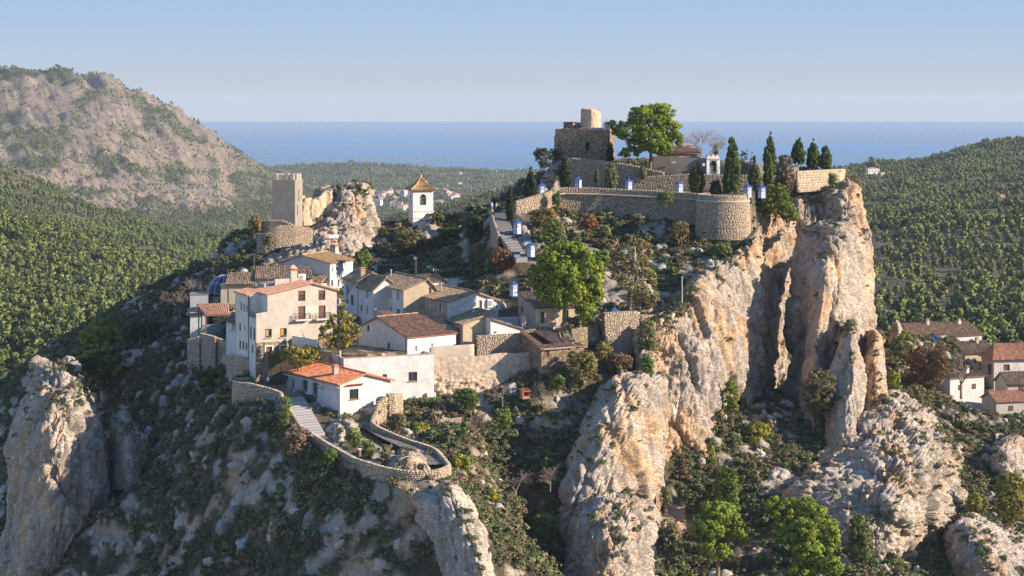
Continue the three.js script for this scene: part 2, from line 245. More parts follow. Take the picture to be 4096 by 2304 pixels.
function buildFar() {
  const na = 470, nm = 330, pos = [], col = [], idx = [];
  for (let j = 0; j <= nm; j++) for (let i = 0; i <= na; i++) {
    const m = 505 * Math.pow(7100 / 505, j / nm), px = lerp(-900, 4900, i / na), x = (px - 2048) / FOC * m, z = -m, y = farH(x, z); pos.push(x, y, z);
    const f = forestD(x, z, y), k = mtn(x, z), a = fbm(x * .02, y * .02, z * .02, 4), b = fbm(x * .1, y * .1, z * .1, 3);
    const rk = [.36 + .15 * a + .15 * b, .275 + .12 * a + .13 * b, .215 + .10 * a + .11 * b], soil = [.17 + .10 * a + .05 * b, .12 + .06 * a + .04 * b, .065 + .03 * a + .03 * b], gr = [.10 + .04 * b, .11 + .04 * b, .05];
    const base = k > .3 ? rk : soil, sc = k > .3 ? sst(-.05, .25, b + .5 * a) * .6 : sst(-.1, .3, a) * .6, fc = sst(.35, .8, f) * .75;
    for (let c = 0; c < 3; c++) col.push(lerp(lerp(base[c], gr[c] * 1.25, sc), gr[c], fc));
    if (i < na && j < nm) { const q = j * (na + 1) + i; idx.push(q, q + 1, q + na + 1, q + 1, q + na + 2, q + na + 1); }
  }
  const uv = []; for (let i = 0; i < pos.length; i += 3) uv.push(pos[i] + .4 * pos[i + 1], pos[i + 2] - 1.2 * pos[i + 1]); structure('hills', geo(pos, idx, col, uv), FARLAND);
}
function buildSea() {
  const pos = [], idx = [], uv = [], na = 40, R = [6300, 7500, 9000, 11500, 15000, 20000, 24800];
  R.forEach((m, j) => { for (let i = 0; i <= na; i++) { const px = lerp(-4200, 8300, i / na), x = (px - 2048) / FOC * m; pos.push(x, -245, -m); uv.push(x / 14000, m / 9000); if (i < na && j < R.length - 1) { const q = j * (na + 1) + i; idx.push(q, q + 1, q + na + 1, q + 1, q + na + 2, q + na + 1); } } });
  const rough = noiseTex(512, (u, v) => { const a = per(u, v, 5, 3) + .6 * per(u, v, 13, 8) + .3 * per(u, v, 31, 5), t = .16 + .10 * sst(-.3, .5, a) + .02 * per(u, v, 60, 5); return [t, t, t]; }, false, 1);
  const tone = noiseTex(512, (u, v) => { const a = per(u, v, 5, 3) + .6 * per(u, v, 13, 8) + .3 * per(u, v, 31, 5), t = lerp(.62, 1, sst(-.5, .5, a)); return [t, t, t]; }, true, 1);
  structure('sea', geo(pos, idx, null, uv), new THREE.MeshPhysicalMaterial({ color: rgb(.035, .155, .32), map: tone, roughnessMap: rough, roughness: 1.6, specularIntensity: 1 }));
}
buildSea(); buildFar();

// ---------------------------------------------------------------- foliage builders
function crown({ lobes, clumps, per: pn, leaf, rc, cols, flat = .8, shell = .55, up = .25, long = 1, soft = .3 }) {
  const pos = [], nor = [], col = [], c = V3(), o = V3(), p = V3(), a = V3(), b = V3(), n = V3();
  const tw = lobes.reduce((s, l) => s + l[3] * l[4] * l[5], 0);
  for (let k = 0; k < clumps; k++) {
    let t = rnd() * tw, L = lobes[0]; for (const l of lobes) { t -= l[3] * l[4] * l[5]; if (t <= 0) { L = l; break; } }
    o.set(rr(-1, 1), rr(-1, 1), rr(-1, 1)).normalize(); o.y += up * rnd(); o.normalize();
    const q = Math.cbrt(rr(shell * shell * shell, 1)); c.set(L[0] + o.x * L[3] * q, L[1] + o.y * L[4] * q, L[2] + o.z * L[5] * q);
    const cc = cols[Math.floor(rnd() * cols.length)], v = rr(.8, 1.2), R = rc * rr(.7, 1.25);
    for (let i = 0; i < pn; i++) {
      p.set(rr(-1, 1), rr(-1, 1), rr(-1, 1)).normalize(); const out = p.clone(); p.multiplyScalar(R * Math.cbrt(rnd())); p.y *= flat; p.add(c);
      a.set(rr(-1, 1), rr(-1, 1), rr(-1, 1)).normalize(); b.crossVectors(a, out).normalize(); n.crossVectors(a, b); if (n.dot(out) < 0) b.negate();
      n.crossVectors(a, b).normalize().lerp(out, .35).lerp(o, soft).normalize();
      const s = leaf * rr(.6, 1.25), w = v * rr(.85, 1.15), s2 = s * long;
      pos.push(p.x - a.x * s2 / 2 - b.x * s / 3, p.y - a.y * s2 / 2 - b.y * s / 3, p.z - a.z * s2 / 2 - b.z * s / 3, p.x + a.x * s2 / 2 - b.x * s / 3, p.y + a.y * s2 / 2 - b.y * s / 3, p.z + a.z * s2 / 2 - b.z * s / 3, p.x + b.x * s * .67, p.y + b.y * s * .67, p.z + b.z * s * .67);
      for (let j = 0; j < 3; j++) { nor.push(n.x, n.y, n.z); col.push(cc[0] * w, cc[1] * w, cc[2] * w); }
    }
  }
  const g = new THREE.BufferGeometry(); g.setAttribute('position', new THREE.Float32BufferAttribute(pos, 3)); g.setAttribute('normal', new THREE.Float32BufferAttribute(nor, 3)); g.setAttribute('color', new THREE.Float32BufferAttribute(col, 3)); return g;
}
function limbs(spec, n = 6) { return merge(spec.map(([a, b, r0, r1]) => bar(V3(...a), V3(...b), r0, r1, n))); }
function bareBranches(h, r, depth, spread, kids = 3) {
  const out = [];
  (function grow(p, d, len, rad, k) {
    const e = p.clone().addScaledVector(d, len), n = k > depth - 2 ? 6 : 3; out.push(bar(p, e, rad, rad * .66, n).toNonIndexed());
    if (!k) return;
    const m = kids + (rnd() < .45 ? 1 : 0);
    for (let i = 0; i < m; i++) { const q = i ? p.clone().lerp(e, rr(.45, 1)) : e, nd = d.clone().add(V3(rr(-1, 1), rr(-.45, .6), rr(-1, 1)).normalize().multiplyScalar(spread * (i ? 1.15 : .6))).normalize(); grow(q, nd, len * rr(.62, .86), Math.max(.018, rad * rr(.5, .68)), k - 1); }
  })(V3(0, -.3, 0), V3(rr(-.08, .08), 1, rr(-.08, .08)).normalize(), h * .27, r, depth);
  return merge(out.map((g) => { const k = g.attributes.position.count; return g; }));
}
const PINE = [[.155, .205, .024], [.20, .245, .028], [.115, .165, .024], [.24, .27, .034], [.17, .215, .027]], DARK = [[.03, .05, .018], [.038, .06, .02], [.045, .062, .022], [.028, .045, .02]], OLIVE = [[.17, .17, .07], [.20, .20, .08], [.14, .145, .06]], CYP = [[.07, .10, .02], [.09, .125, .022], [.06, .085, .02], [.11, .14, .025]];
const RUST = [[.24, .115, .05], [.28, .14, .06], [.20, .10, .05], [.17, .10, .045]], YEL = [[.32, .26, .03], [.22, .22, .035], [.38, .30, .03], [.13, .16, .03]], GOLD = [[.27, .19, .055], [.22, .165, .05], [.30, .22, .06], [.17, .14, .045]], GREEN = [[.12, .18, .035], [.15, .215, .04], [.10, .155, .03], [.17, .235, .05]], DRY = [[.19, .14, .085], [.16, .125, .08], [.22, .16, .095], [.13, .115, .065]], IVY = [[.075, .115, .028], [.095, .145, .032], [.13, .16, .03]];
const BARK = M(.16, .115, .08), BARKL = M(.42, .37, .31), BARKD = M(.075, .06, .05), TWIG = M(.20, .155, .125);

// ---------------------------------------------------------------- forest far away
{
  srnd(501);
  const gs = [0, 1, 2].map((k) => { const c = crown({ lobes: [[0, 3.1, 0, 1.9, 1.9, 1.9], [.4, 4.5, .2, 1.2, 1.3, 1.2], [-.5, 2.2, .1, 1.7, 1, 1.7]], clumps: 16, per: 9, leaf: 1.25, rc: .85, soft: .65, cols: [[1, 1, 1], [.8, .85, .8], [1.15, 1.1, 1]], flat: .9, shell: .7 }); c.rotateY(k * 2); const t = bar(V3(0, -1, 0), V3(0, 2.6, 0), .16, .12, 4), cc = new Float32Array(t.attributes.position.count * 3); cc.fill(1.1); t.setAttribute('color', new THREE.BufferAttribute(cc, 3)); return merge([c, t]); });
  const put = [[], [], []];
  const near = [];
  const add = (x, z, y, s, c) => put[Math.floor(rnd() * 3)].push([x, y, z, s, c]);
  const zones = [[-60, 820, 560, 1350, 9000], [-60, 1150, 1350, 2450, 17000], [-60, 1500, 2450, 4250, 60000], [1150, 2200, 1700, 2900, 7000], [1100, 2250, 2900, 6500, 15000], [3300, 4160, 560, 2750, 30000]];
  for (const [pa, pb, ma, mb, n] of zones) for (let i = 0; i < n; i++) {
    const m = Math.sqrt(lerp(ma * ma, mb * mb, rnd())), px = lerp(pa, pb, rnd()), x = (px - 2048) / FOC * m, z = -m, y = farH(x, z);
    if (rnd() > forestD(x, z, y)) continue;
    const far = m > 4200 ? 1.7 : m > 2600 ? 1.15 : 1, s = far * rr(.55, 1.15) * (mtn(x, z) > .3 ? (rnd() < .7 ? .42 : .75) : 1), t = rnd(), olive = px > 3300 && rnd() < .3;
    const lf = 1 + .45 * fbm(x * .012, 7, z * .012, 2), c = (olive ? [.14, .145, .085] : [lerp(.10, .155, t), lerp(.125, .175, t), lerp(.034, .04, t)]).map((q) => q * lf);
    const o = [x, y - .2, z, s * (olive ? .6 : 1), c];
    if (pyOf(y, z) < 2304 && !olive && ((px > 3520 && m < 1000) || (px < 700 && m < 730))) near.push(o); else put[Math.floor(rnd() * 3)].push(o);
  }
  // mountain crest trees and the trees that stand out one by one
  for (const px of [120, 165, 200, 235, 262, 275, 290, 310, 180, 225, 330]) { const m = 4120, x = (px - 2048) / FOC * m; near.push([x, farH(x, -m), -m, 1.5, [.05, .08, .03]]); }
  for (const [px, m, s] of [[3490, 2340, 3.4], [3770, 640, 1.4], [3850, 700, 1.6], [3600, 690, 1.5], [3680, 760, 1.6], [3925, 650, 1.3]]) { const x = (px - 2048) / FOC * m; near.push([x, farH(x, -m), -m, s, [.06, .095, .025]]); }
  near.sort((a, b) => b[3] / -b[2] - a[3] / -a[2]);
  const LT = [0, 1, 2, 3].map((k) => new THREE.MeshStandardMaterial({ color: rgb(.08 + .018 * k, .11 + .018 * k, .03), vertexColors: true, roughness: .9, side: THREE.DoubleSide }));
  near.forEach((o, i) => {
    if (i >= 220) { put[i % 3].push(o); return; }
    const right = o[0] > 0, crest = -o[2] > 3000, t = mesh(numbered('pine_tree'), gs[i % 3], LT[i % 4], scene, { label: crest ? 'tiny dark pine on the skyline of the bare grey mountain' : right ? 'green pine in the shaded valley behind the cliff and the town roofs' : 'green pine on the wooded slope below the grey mountain', category: 'tree', group: crest ? 'pines on the mountain crest' : right ? 'pines scattered in the valley behind the cliff' : 'pines of the wooded slope' });
    t.position.set(o[0], o[1], o[2]); t.rotation.y = i * 1.7; t.scale.set(o[3], o[3] * rr(.95, 1.25), o[3]);
  });
  const d = new THREE.Object3D(), cc = new THREE.Color(), m = new THREE.MeshStandardMaterial({ vertexColors: true, roughness: .9, side: THREE.DoubleSide });
  put.forEach((list, k) => { const im = new THREE.InstancedMesh(gs[k], m, list.length); im.name = numbered('forest'); im.userData = { kind: 'stuff', label: 'pine forest covering the distant hills and valley slopes', category: 'forest' }; list.forEach((o, i) => { d.position.set(o[0], o[1], o[2]); d.rotation.y = i * 2.4; d.scale.set(o[3], o[3] * (.85 + .4 * (i * .618 % 1)), o[3]); d.updateMatrix(); im.setMatrixAt(i, d.matrix); im.setColorAt(i, cc.setRGB(...o[4])); }); im.castShadow = im.receiveShadow = true; scene.add(im); });
}

// ---------------------------------------------------------------- levels cut for the stepped path, the lookout and the castle terraces
const wallTop = [[927, 1524, 172], [955, 1533, 169.5], [1000, 1536, 168], [1107, 1566, 165.5], [1126, 1595, 162.5], [1165, 1657, 157], [1206, 1715, 152.5], [1252, 1740, 149.5], [1297, 1769, 146.5], [1355, 1802, 143.5], [1413, 1833, 140.5], [1480, 1855, 138], [1562, 1876, 136], [1666, 1889, 135], [1749, 1882, 136], [1790, 1868, 138], [1803, 1860, 140], [1796, 1849, 142], [1774, 1822, 144.5], [1749, 1797, 147], [1707, 1779, 149], [1645, 1760, 151], [1562, 1727, 153.5], [1500, 1694, 156], [1498, 1670, 158], [1509, 1648, 160], [1521, 1607, 162], [1546, 1590, 163]];
const loopFloor = flat([...wallTop.map((p) => W(...p).add(V3(0, -1.05, 0))), ...[[1480, 1600, 165], [1400, 1650, 161], [1360, 1680, 160], [1300, 1640, 163], [1213, 1592, 168], [1150, 1572, 171], [1150, 1530, 177], [1040, 1530, 177.5], [950, 1530, 175]].map((p) => W(...p))], .25);
const plazaF = flat([[1050, 1440, 176], [1290, 1405, 176.5], [1370, 1440, 172.5], [1620, 1420, 175], [1725, 1410, 181], [1900, 1370, 184], [2100, 1350, 186], [2140, 1330, 190], [1800, 1300, 196], [1500, 1300, 198], [1380, 1290, 202], [1350, 1250, 208], [1200, 1350, 184]].map((p) => { const q = W(...p); q.y = -41.3 - .00507 * DD(p[2]); return q; }), 0);
const terrF = flat([[2210, 775, 233], [2390, 785, 231], [2600, 792, 229], [2790, 800, 226], [2830, 808, 222], [2980, 808, 222], [3010, 800, 228], [3060, 790, 240], [2850, 770, 243], [2500, 765, 245], [2260, 760, 246]].map((p) => { const q = W(...p); q.y = (p[2] < 227 ? -17.5 : -16.6) - .00507 * 395; return q; }), .1);
buildNear();

// ---------------------------------------------------------------- rock faces: a control net of [px, py, depth] turned into a displaced surface
const cr = (a, b, c, d, t) => .5 * ((2 * b) + (c - a) * t + (2 * a - 5 * b + 4 * c - d) * t * t + (3 * b - a - 3 * c + d) * t * t * t);
function crV(arr, t, out) { const n = arr.length - 1, f = Math.min(n - 1e-6, Math.max(0, t * n)), i = Math.floor(f), u = f - i, A = arr[Math.max(0, i - 1)], B = arr[i], C = arr[i + 1], D = arr[Math.min(n, i + 2)]; return out.set(cr(A.x, B.x, C.x, D.x, u), cr(A.y, B.y, C.y, D.y, u), cr(A.z, B.z, C.z, D.z, u)); }
const sheetPts = [];                              // places on rock where scrub may grow: [point, normal, list key]
function rockDisp(x, y, z, s) {
  const w = .9 * N3(x * .05, y * .03, z * .05), q = .25 * N3(x * .6, y * .4, z * .6), xs = (x + 2 * w + q) / s, ys = (y + q) / s, zs = (z + 2 * w + q) / s;
  const c1 = worley(xs * .16, ys * .075, zs * .16), c2 = worley(xs * .42 + 7, ys * .22, zs * .42), c3 = worley(xs * .95 + 3, ys * .6, zs * .95), e1 = c1[1] - c1[0], e2 = c2[1] - c2[0], e3 = c3[1] - c3[0];
  return s * (1.9 * (c1[2] - .5) - .9 * Math.exp(-e1 / .07) + .85 * (c2[2] - .5) - .55 * Math.exp(-e2 / .09) + .34 * (c3[2] - .5) - .22 * Math.exp(-e3 / .14) + 1.3 * (ridged(xs * .12, ys * .04, zs * .12, 3) - .55) + .5 * (ridged(xs * .45, ys * .25, zs * .45, 2) - .5) + .22 * fbm(xs * .8, ys * .6, zs * .8, 2));
}
const flatRock = (g) => g;
function sheetGeo(rows, { cell = .38, amp = 1, scale = 1, wrap = 26, warm = 0, back = 8, disp = rockDisp, color = rockCol, key = 'cliff', metric = false, iso = 1 } = {}) {
  let net = rows.map((r) => { const p = []; for (let i = 0; i < r.length; i += 3) p.push([r[i], r[i + 1], r[i + 2]]); return p; });
  if (wrap) { net = net.map((r) => { const a = r[0], b = r[r.length - 1]; return [[a[0] + wrap * 1.3, a[1] - wrap * .3, a[2] + wrap], ...r, [b[0] - wrap * 1.3, b[1] - wrap * .3, b[2] + wrap]]; }); net.unshift(net[0].map((p) => [p[0], p[1] + 2, p[2] + back])); }
  const P = net.map((r) => r.map((p) => (metric ? WM(...p) : W(...p))));
  let lu = 0, lv = 0; P.forEach((r) => { let l = 0; for (let i = 1; i < r.length; i++) l += r[i].distanceTo(r[i - 1]); lu = Math.max(lu, l); });
  for (let i = 0; i < P[0].length; i++) { let l = 0; for (let j = 1; j < P.length; j++) l += P[j][i].distanceTo(P[j - 1][i]); lv = Math.max(lv, l); }
  const nu = Math.max(8, Math.round(lu / cell)), nv = Math.max(8, Math.round(lv / cell)), G = [], t = V3();
  const colsAt = P.map((r) => { const o = []; for (let i = 0; i <= nu; i++) o.push(crV(r, i / nu, V3())); return o; });
  for (let j = 0; j <= nv; j++) { const r = []; for (let i = 0; i <= nu; i++) r.push(crV(colsAt.map((c) => c[i]), j / nv, V3())); G.push(r); }
  const pos = [], col = [], idx = [], n = V3(), a = V3(), b = V3();
  for (let j = 0; j <= nv; j++) for (let i = 0; i <= nu; i++) {
    const p = G[j][i]; a.subVectors(G[j][Math.min(nu, i + 1)], G[j][Math.max(0, i - 1)]); b.subVectors(G[Math.min(nv, j + 1)][i], G[Math.max(0, j - 1)][i]); n.crossVectors(b, a).normalize();
    const h = amp * disp(p.x, p.y * iso, p.z, scale); t.copy(p).addScaledVector(n, h); pos.push(t.x, t.y, t.z);
    col.push(...color(t.x, t.y, t.z, warm));
    if (key && j > 0 && hash3(i, j, 5) < .06) sheetPts.push([t.clone(), n.clone(), key]);
    if (i < nu && j < nv) { const q = j * (nu + 1) + i; idx.push(q, q + nu + 1, q + 1, q + 1, q + nu + 1, q + nu + 2); }
  }
  const uv = []; for (let i = 0; i < pos.length; i += 3) uv.push(pos[i] * .85 + pos[i + 2] * .55, pos[i + 1] - .45 * pos[i + 2]);
  return geo(pos, idx, col, uv);
}
const cliff = (rows, o, name = 'cliff') => structure(name, flatRock(sheetGeo(rows, o)), ROCK);
const rockThing = (name, label, rows, o) => single(name, label, 'rock', flatRock(sheetGeo(rows, o)), ROCK);
// the sunlit wall under the round bastion
cliff([[2550, 1330, 188, 2640, 1240, 190, 2740, 1175, 194, 2840, 1060, 200, 2940, 1000, 207, 3030, 950, 214], [2545, 1400, 184, 2640, 1290, 186, 2740, 1230, 189, 2850, 1130, 196, 2960, 1080, 203, 3050, 1050, 212], [2570, 1550, 181, 2660, 1450, 183, 2770, 1400, 186, 2880, 1330, 192, 2990, 1300, 200, 3070, 1250, 213], [2600, 1750, 178, 2690, 1650, 180, 2800, 1580, 183, 2890, 1530, 189, 2990, 1480, 198, 3075, 1450, 213], [2620, 1950, 176, 2700, 1880, 178, 2800, 1800, 181, 2870, 1750, 187, 2960, 1700, 196, 3060, 1650, 211], [2640, 2120, 175, 2720, 2060, 177, 2820, 2020, 180, 2890, 1980, 186, 2980, 1930, 194, 3060, 1880, 207]], { warm: .16, amp: .95 });
// the rock under the castle's far terrace
cliff([[2990, 850, 231, 3100, 810, 238, 3190, 790, 247, 3280, 775, 247, 3380, 728, 246, 3420, 745, 252], [3000, 950, 228, 3110, 930, 235, 3200, 900, 243, 3300, 880, 244, 3400, 820, 243, 3448, 830, 252], [3020, 1100, 227, 3110, 1080, 233, 3200, 1050, 239, 3320, 1020, 241, 3415, 960, 240, 3470, 980, 252], [3040, 1300, 227, 3110, 1280, 233, 3200, 1250, 237, 3330, 1200, 239, 3430, 1150, 239, 3485, 1150, 252], [3060, 1500, 227, 3120, 1480, 233, 3220, 1450, 237, 3330, 1400, 239, 3430, 1400, 239, 3495, 1400, 252], [3060, 1750, 227, 3120, 1750, 233, 3220, 1750, 237, 3330, 1700, 239, 3430, 1700, 239, 3500, 1650, 252]], { warm: .1, amp: .9 });
rockThing('rock_pillar', 'huge rounded limestone pillar at the right end of the cliff', [[3215, 905, 228, 3295, 890, 221, 3390, 905, 221, 3462, 935, 230], [3190, 1000, 222, 3300, 960, 213, 3400, 960, 214, 3482, 1000, 226], [3170, 1150, 219, 3310, 1100, 209, 3400, 1100, 211, 3494, 1150, 224], [3150, 1300, 216, 3320, 1300, 206, 3420, 1300, 209, 3502, 1300, 222], [3140, 1500, 214, 3320, 1500, 204, 3430, 1500, 208, 3496, 1430, 220], [3130, 1760, 212, 3310, 1760, 202, 3430, 1740, 206, 3480, 1700, 218]], { warm: -.05, amp: .75, scale: 1.3, wrap: 6, back: 4 });
rockThing('rock_needle', 'narrow blunt rock needle leaning on the big cliff pillar', [[3265, 1040, 208, 3295, 1015, 204, 3325, 1020, 204, 3345, 1050, 208], [3250, 1120, 206, 3285, 1100, 201, 3325, 1100, 201, 3352, 1130, 206], [3235, 1220, 204, 3275, 1210, 199, 3305, 1210, 199, 3328, 1220, 205], [3220, 1340, 203, 3265, 1340, 197, 3285, 1340, 198, 3305, 1340, 204], [3205, 1500, 202, 3250, 1500, 195, 3280, 1500, 196, 3300, 1500, 203], [3190, 1760, 200, 3240, 1760, 193, 3280, 1760, 194, 3310, 1760, 202]], { amp: .55, wrap: 12, back: 4 });
rockThing('rock_spire', 'pointed leaning rock spire in front of the big cliff pillar', [[3375, 1300, 201, 3398, 1286, 198, 3412, 1292, 198, 3425, 1310, 201], [3345, 1400, 198, 3395, 1370, 193, 3425, 1375, 194, 3445, 1400, 199], [3310, 1510, 196, 3395, 1500, 190, 3440, 1490, 191, 3468, 1500, 197], [3300, 1620, 194, 3390, 1620, 187, 3435, 1610, 189, 3462, 1600, 196], [3300, 1740, 192, 3380, 1740, 185, 3420, 1730, 187, 3448, 1720, 194], [3290, 1860, 190, 3370, 1860, 184, 3410, 1860, 186, 3440, 1860, 192]], { amp: .6, wrap: 14, back: 4, warm: -.05 });
rockThing('rock_slab', 'thin orange rock slab standing right of the pointed spire', [[3475, 1345, 212, 3495, 1335, 209, 3515, 1345, 209, 3525, 1365, 213], [3450, 1450, 209, 3490, 1440, 205, 3525, 1450, 206, 3536, 1460, 211], [3430, 1550, 207, 3480, 1550, 202, 3530, 1550, 203, 3550, 1560, 209], [3420, 1660, 205, 3475, 1660, 200, 3530, 1650, 201, 3556, 1640, 207], [3415, 1760, 204, 3470, 1760, 199, 3530, 1760, 200, 3560, 1740, 206]], { amp: .55, wrap: 12, back: 4, warm: .35 });
rockThing('boulder', 'small leaning boulder on the crest right of the cliff', [[3570, 1300, 240, 3583, 1284, 238, 3597, 1292, 238, 3606, 1315, 240], [3555, 1330, 239, 3580, 1320, 237, 3600, 1325, 237, 3612, 1345, 240], [3550, 1375, 238, 3575, 1370, 236, 3590, 1370, 236, 3605, 1370, 239]], { iso: 1.7, amp: .3, wrap: 8, back: 3, cell: .35 });
rockThing('rock_slab', 'tall tilted rock slab with a long crack below the ruined houses', [[2470, 1480, 178, 2535, 1490, 173, 2600, 1505, 173, 2655, 1530, 176], [2390, 1600, 173, 2450, 1575, 167, 2560, 1590, 167, 2655, 1630, 172], [2300, 1760, 170, 2360, 1740, 163, 2520, 1740, 163, 2650, 1770, 169], [2238, 1920, 167, 2300, 1900, 160, 2480, 1900, 160, 2640, 1940, 167], [2215, 2060, 166, 2280, 2060, 158, 2450, 2060, 158, 2615, 2090, 166], [2230, 2180, 165, 2300, 2180, 157, 2450, 2180, 157, 2600, 2190, 165]], { amp: .75, warm: .1, wrap: 16, back: 5 });
rockThing('rock_outcrop', 'square grey rock with bushes on top at the lower edge of the frame', [[2310, 2030, 156, 2400, 1990, 152, 2520, 1985, 152, 2600, 2020, 156], [2275, 2100, 153, 2380, 2060, 147, 2540, 2060, 147, 2630, 2090, 152], [2270, 2200, 151, 2380, 2180, 144, 2540, 2180, 144, 2622, 2190, 150], [2265, 2320, 150, 2380, 2320, 142, 2530, 2320, 142, 2605, 2320, 149], [2260, 2450, 149, 2380, 2450, 141, 2520, 2450, 141, 2600, 2450, 148]], { iso: 1.7, amp: .7, wrap: 16, back: 6 });
rockThing('rock_outcrop', 'massive rounded crag below the town with dry grass on top', [[3490, 1620, 208, 3545, 1585, 203, 3640, 1610, 203, 3740, 1660, 206, 3790, 1725, 210], [3350, 1730, 192, 3530, 1680, 187, 3650, 1710, 189, 3780, 1770, 195, 3848, 1840, 203], [3230, 1860, 180, 3520, 1850, 173, 3660, 1860, 176, 3805, 1890, 185, 3885, 1950, 197], [3150, 1970, 173, 3500, 2000, 165, 3650, 2020, 167, 3795, 2040, 177, 3872, 2060, 190], [3130, 2150, 169, 3440, 2150, 162, 3600, 2150, 164, 3715, 2130, 172, 3780, 2120, 182], [3150, 2320, 167, 3400, 2320, 163, 3530, 2310, 165, 3600, 2290, 170, 3640, 2270, 178]], { iso: 1.7, amp: 1, wrap: 20, back: 8 });
rockThing('rock_slab', 'fallen tilted slab at the lower right corner', [[3830, 2075, 180, 3880, 2055, 178, 3980, 2090, 178, 4150, 2160, 182, 4250, 2210, 190], [3790, 2150, 172, 3860, 2120, 168, 3980, 2170, 167, 4150, 2240, 170, 4250, 2280, 180], [3800, 2260, 169, 3890, 2230, 163, 4010, 2280, 161, 4150, 2330, 164, 4250, 2350, 174], [3860, 2400, 168, 3920, 2380, 161, 4030, 2400, 160, 4150, 2420, 163, 4250, 2430, 172]], { iso: 1.7, amp: .6, wrap: 14, back: 6 });
rockThing('boulder', 'broad grey boulder beside the lowest town roofs', [[3965, 1790, 205, 4010, 1755, 203, 4080, 1755, 204, 4180, 1800, 208], [3945, 1830, 201, 4000, 1800, 197, 4090, 1810, 198, 4200, 1840, 203], [3955, 1880, 199, 4010, 1870, 194, 4100, 1880, 195, 4200, 1890, 200], [3990, 1930, 199, 4040, 1920, 193, 4120, 1920, 194, 4200, 1930, 199]], { iso: 1.7, amp: .5, wrap: 10, back: 5, cell: .4 });
rockThing('rock_pinnacle', 'tall pale rock pinnacle with a walled flat top above the shaded slope', [[150, 1462, 190, 195, 1458, 187, 260, 1460, 187, 300, 1475, 190], [125, 1540, 188, 200, 1530, 181, 290, 1540, 182, 350, 1580, 188], [75, 1650, 186, 180, 1650, 177, 310, 1650, 178, 400, 1690, 187], [35, 1790, 184, 170, 1790, 174, 320, 1800, 176, 430, 1810, 188], [45, 1950, 183, 180, 1950, 172, 330, 1950, 175, 440, 1960, 190], [30, 2100, 183, 180, 2100, 171, 320, 2100, 175, 400, 2100, 190], [-20, 2250, 184, 150, 2260, 171, 280, 2260, 176, 340, 2230, 192], [-60, 2400, 186, 120, 2420, 172, 250, 2420, 178, 320, 2400, 194]], { amp: .85, wrap: 20, back: 6, warm: -.08 });
rockThing('rock_pinnacle', 'small sharp rock beside the tall pale pinnacle', [[462, 1640, 194, 478, 1622, 192, 495, 1624, 192, 512, 1645, 194], [440, 1690, 192, 480, 1680, 188, 520, 1690, 189, 545, 1710, 194], [445, 1750, 191, 490, 1750, 186, 550, 1750, 188, 590, 1760, 195], [450, 1820, 191, 500, 1820, 185, 560, 1820, 188, 610, 1820, 196], [440, 1960, 190, 500, 1960, 183, 580, 1960, 187, 640, 1960, 196]], { amp: .55, wrap: 12, back: 4 });
rockThing('rock_outcrop', 'jagged pale crag joined to the square tower ruin', [[1290, 775, 250, 1330, 752, 246, 1400, 745, 245, 1450, 750, 246, 1478, 765, 250], [1265, 830, 247, 1330, 810, 242, 1400, 810, 241, 1460, 820, 243, 1490, 840, 249], [1200, 900, 243, 1310, 890, 237, 1400, 890, 236, 1470, 890, 239, 1512, 890, 248], [1110, 960, 238, 1250, 960, 231, 1380, 960, 231, 1460, 950, 235, 1520, 940, 247], [1040, 1040, 232, 1200, 1050, 226, 1350, 1040, 227, 1450, 1020, 232, 1540, 990, 245], [1000, 1110, 228, 1180, 1110, 223, 1350, 1100, 224, 1450, 1080, 229, 1550, 1060, 242]], { iso: 1.7, amp: .85, wrap: 16, back: 8 });
rockThing('rock_outcrop', 'small crag with a bush at the foot of the white bell tower', [[1692, 880, 243, 1708, 862, 241, 1730, 858, 241, 1748, 870, 243], [1680, 905, 241, 1705, 890, 238, 1738, 890, 238, 1762, 905, 242], [1670, 935, 239, 1700, 930, 235, 1745, 930, 236, 1778, 935, 241], [1660, 975, 238, 1695, 975, 233, 1750, 975, 234, 1790, 970, 240]], { iso: 1.7, amp: .45, wrap: 10, back: 5 });
rockThing('rock_outcrop', 'grey crag under the left end of the castle wall', [[2205, 640, 256, 2222, 615, 253, 2245, 612, 252, 2268, 630, 254], [2180, 690, 252, 2205, 670, 248, 2240, 665, 247, 2262, 680, 250], [2160, 750, 249, 2190, 740, 244, 2225, 735, 243, 2256, 740, 247], [2140, 810, 247, 2180, 810, 241, 2215, 800, 240, 2250, 800, 245]], { iso: 1.7, amp: .6, wrap: 12, back: 6 });
rockThing('rock_outcrop', 'sunlit rock between the two branches of the path', [[1290, 1700, 158, 1340, 1685, 156, 1400, 1685, 157, 1440, 1705, 160], [1290, 1730, 156, 1345, 1715, 153, 1405, 1715, 154, 1445, 1730, 158], [1300, 1770, 154, 1350, 1760, 151, 1400, 1760, 152, 1440, 1765, 156], [1310, 1810, 152, 1350, 1800, 149, 1400, 1800, 150, 1440, 1800, 154]], { iso: 1.7, amp: .5, wrap: 8, back: 4, cell: .35 });
rockThing('rock_outcrop', 'pale rock inside the bend of the stone path wall', [[1575, 1820, 146, 1620, 1795, 144, 1670, 1800, 144, 1720, 1825, 146], [1555, 1850, 144, 1615, 1830, 141, 1680, 1835, 141, 1728, 1850, 144], [1530, 1885, 143, 1610, 1875, 139, 1690, 1880, 139, 1730, 1885, 142], [1530, 1930, 143, 1610, 1930, 139, 1690, 1930, 139, 1735, 1930, 142]], { iso: 1.7, amp: .45, wrap: 8, back: 4, cell: .32 });
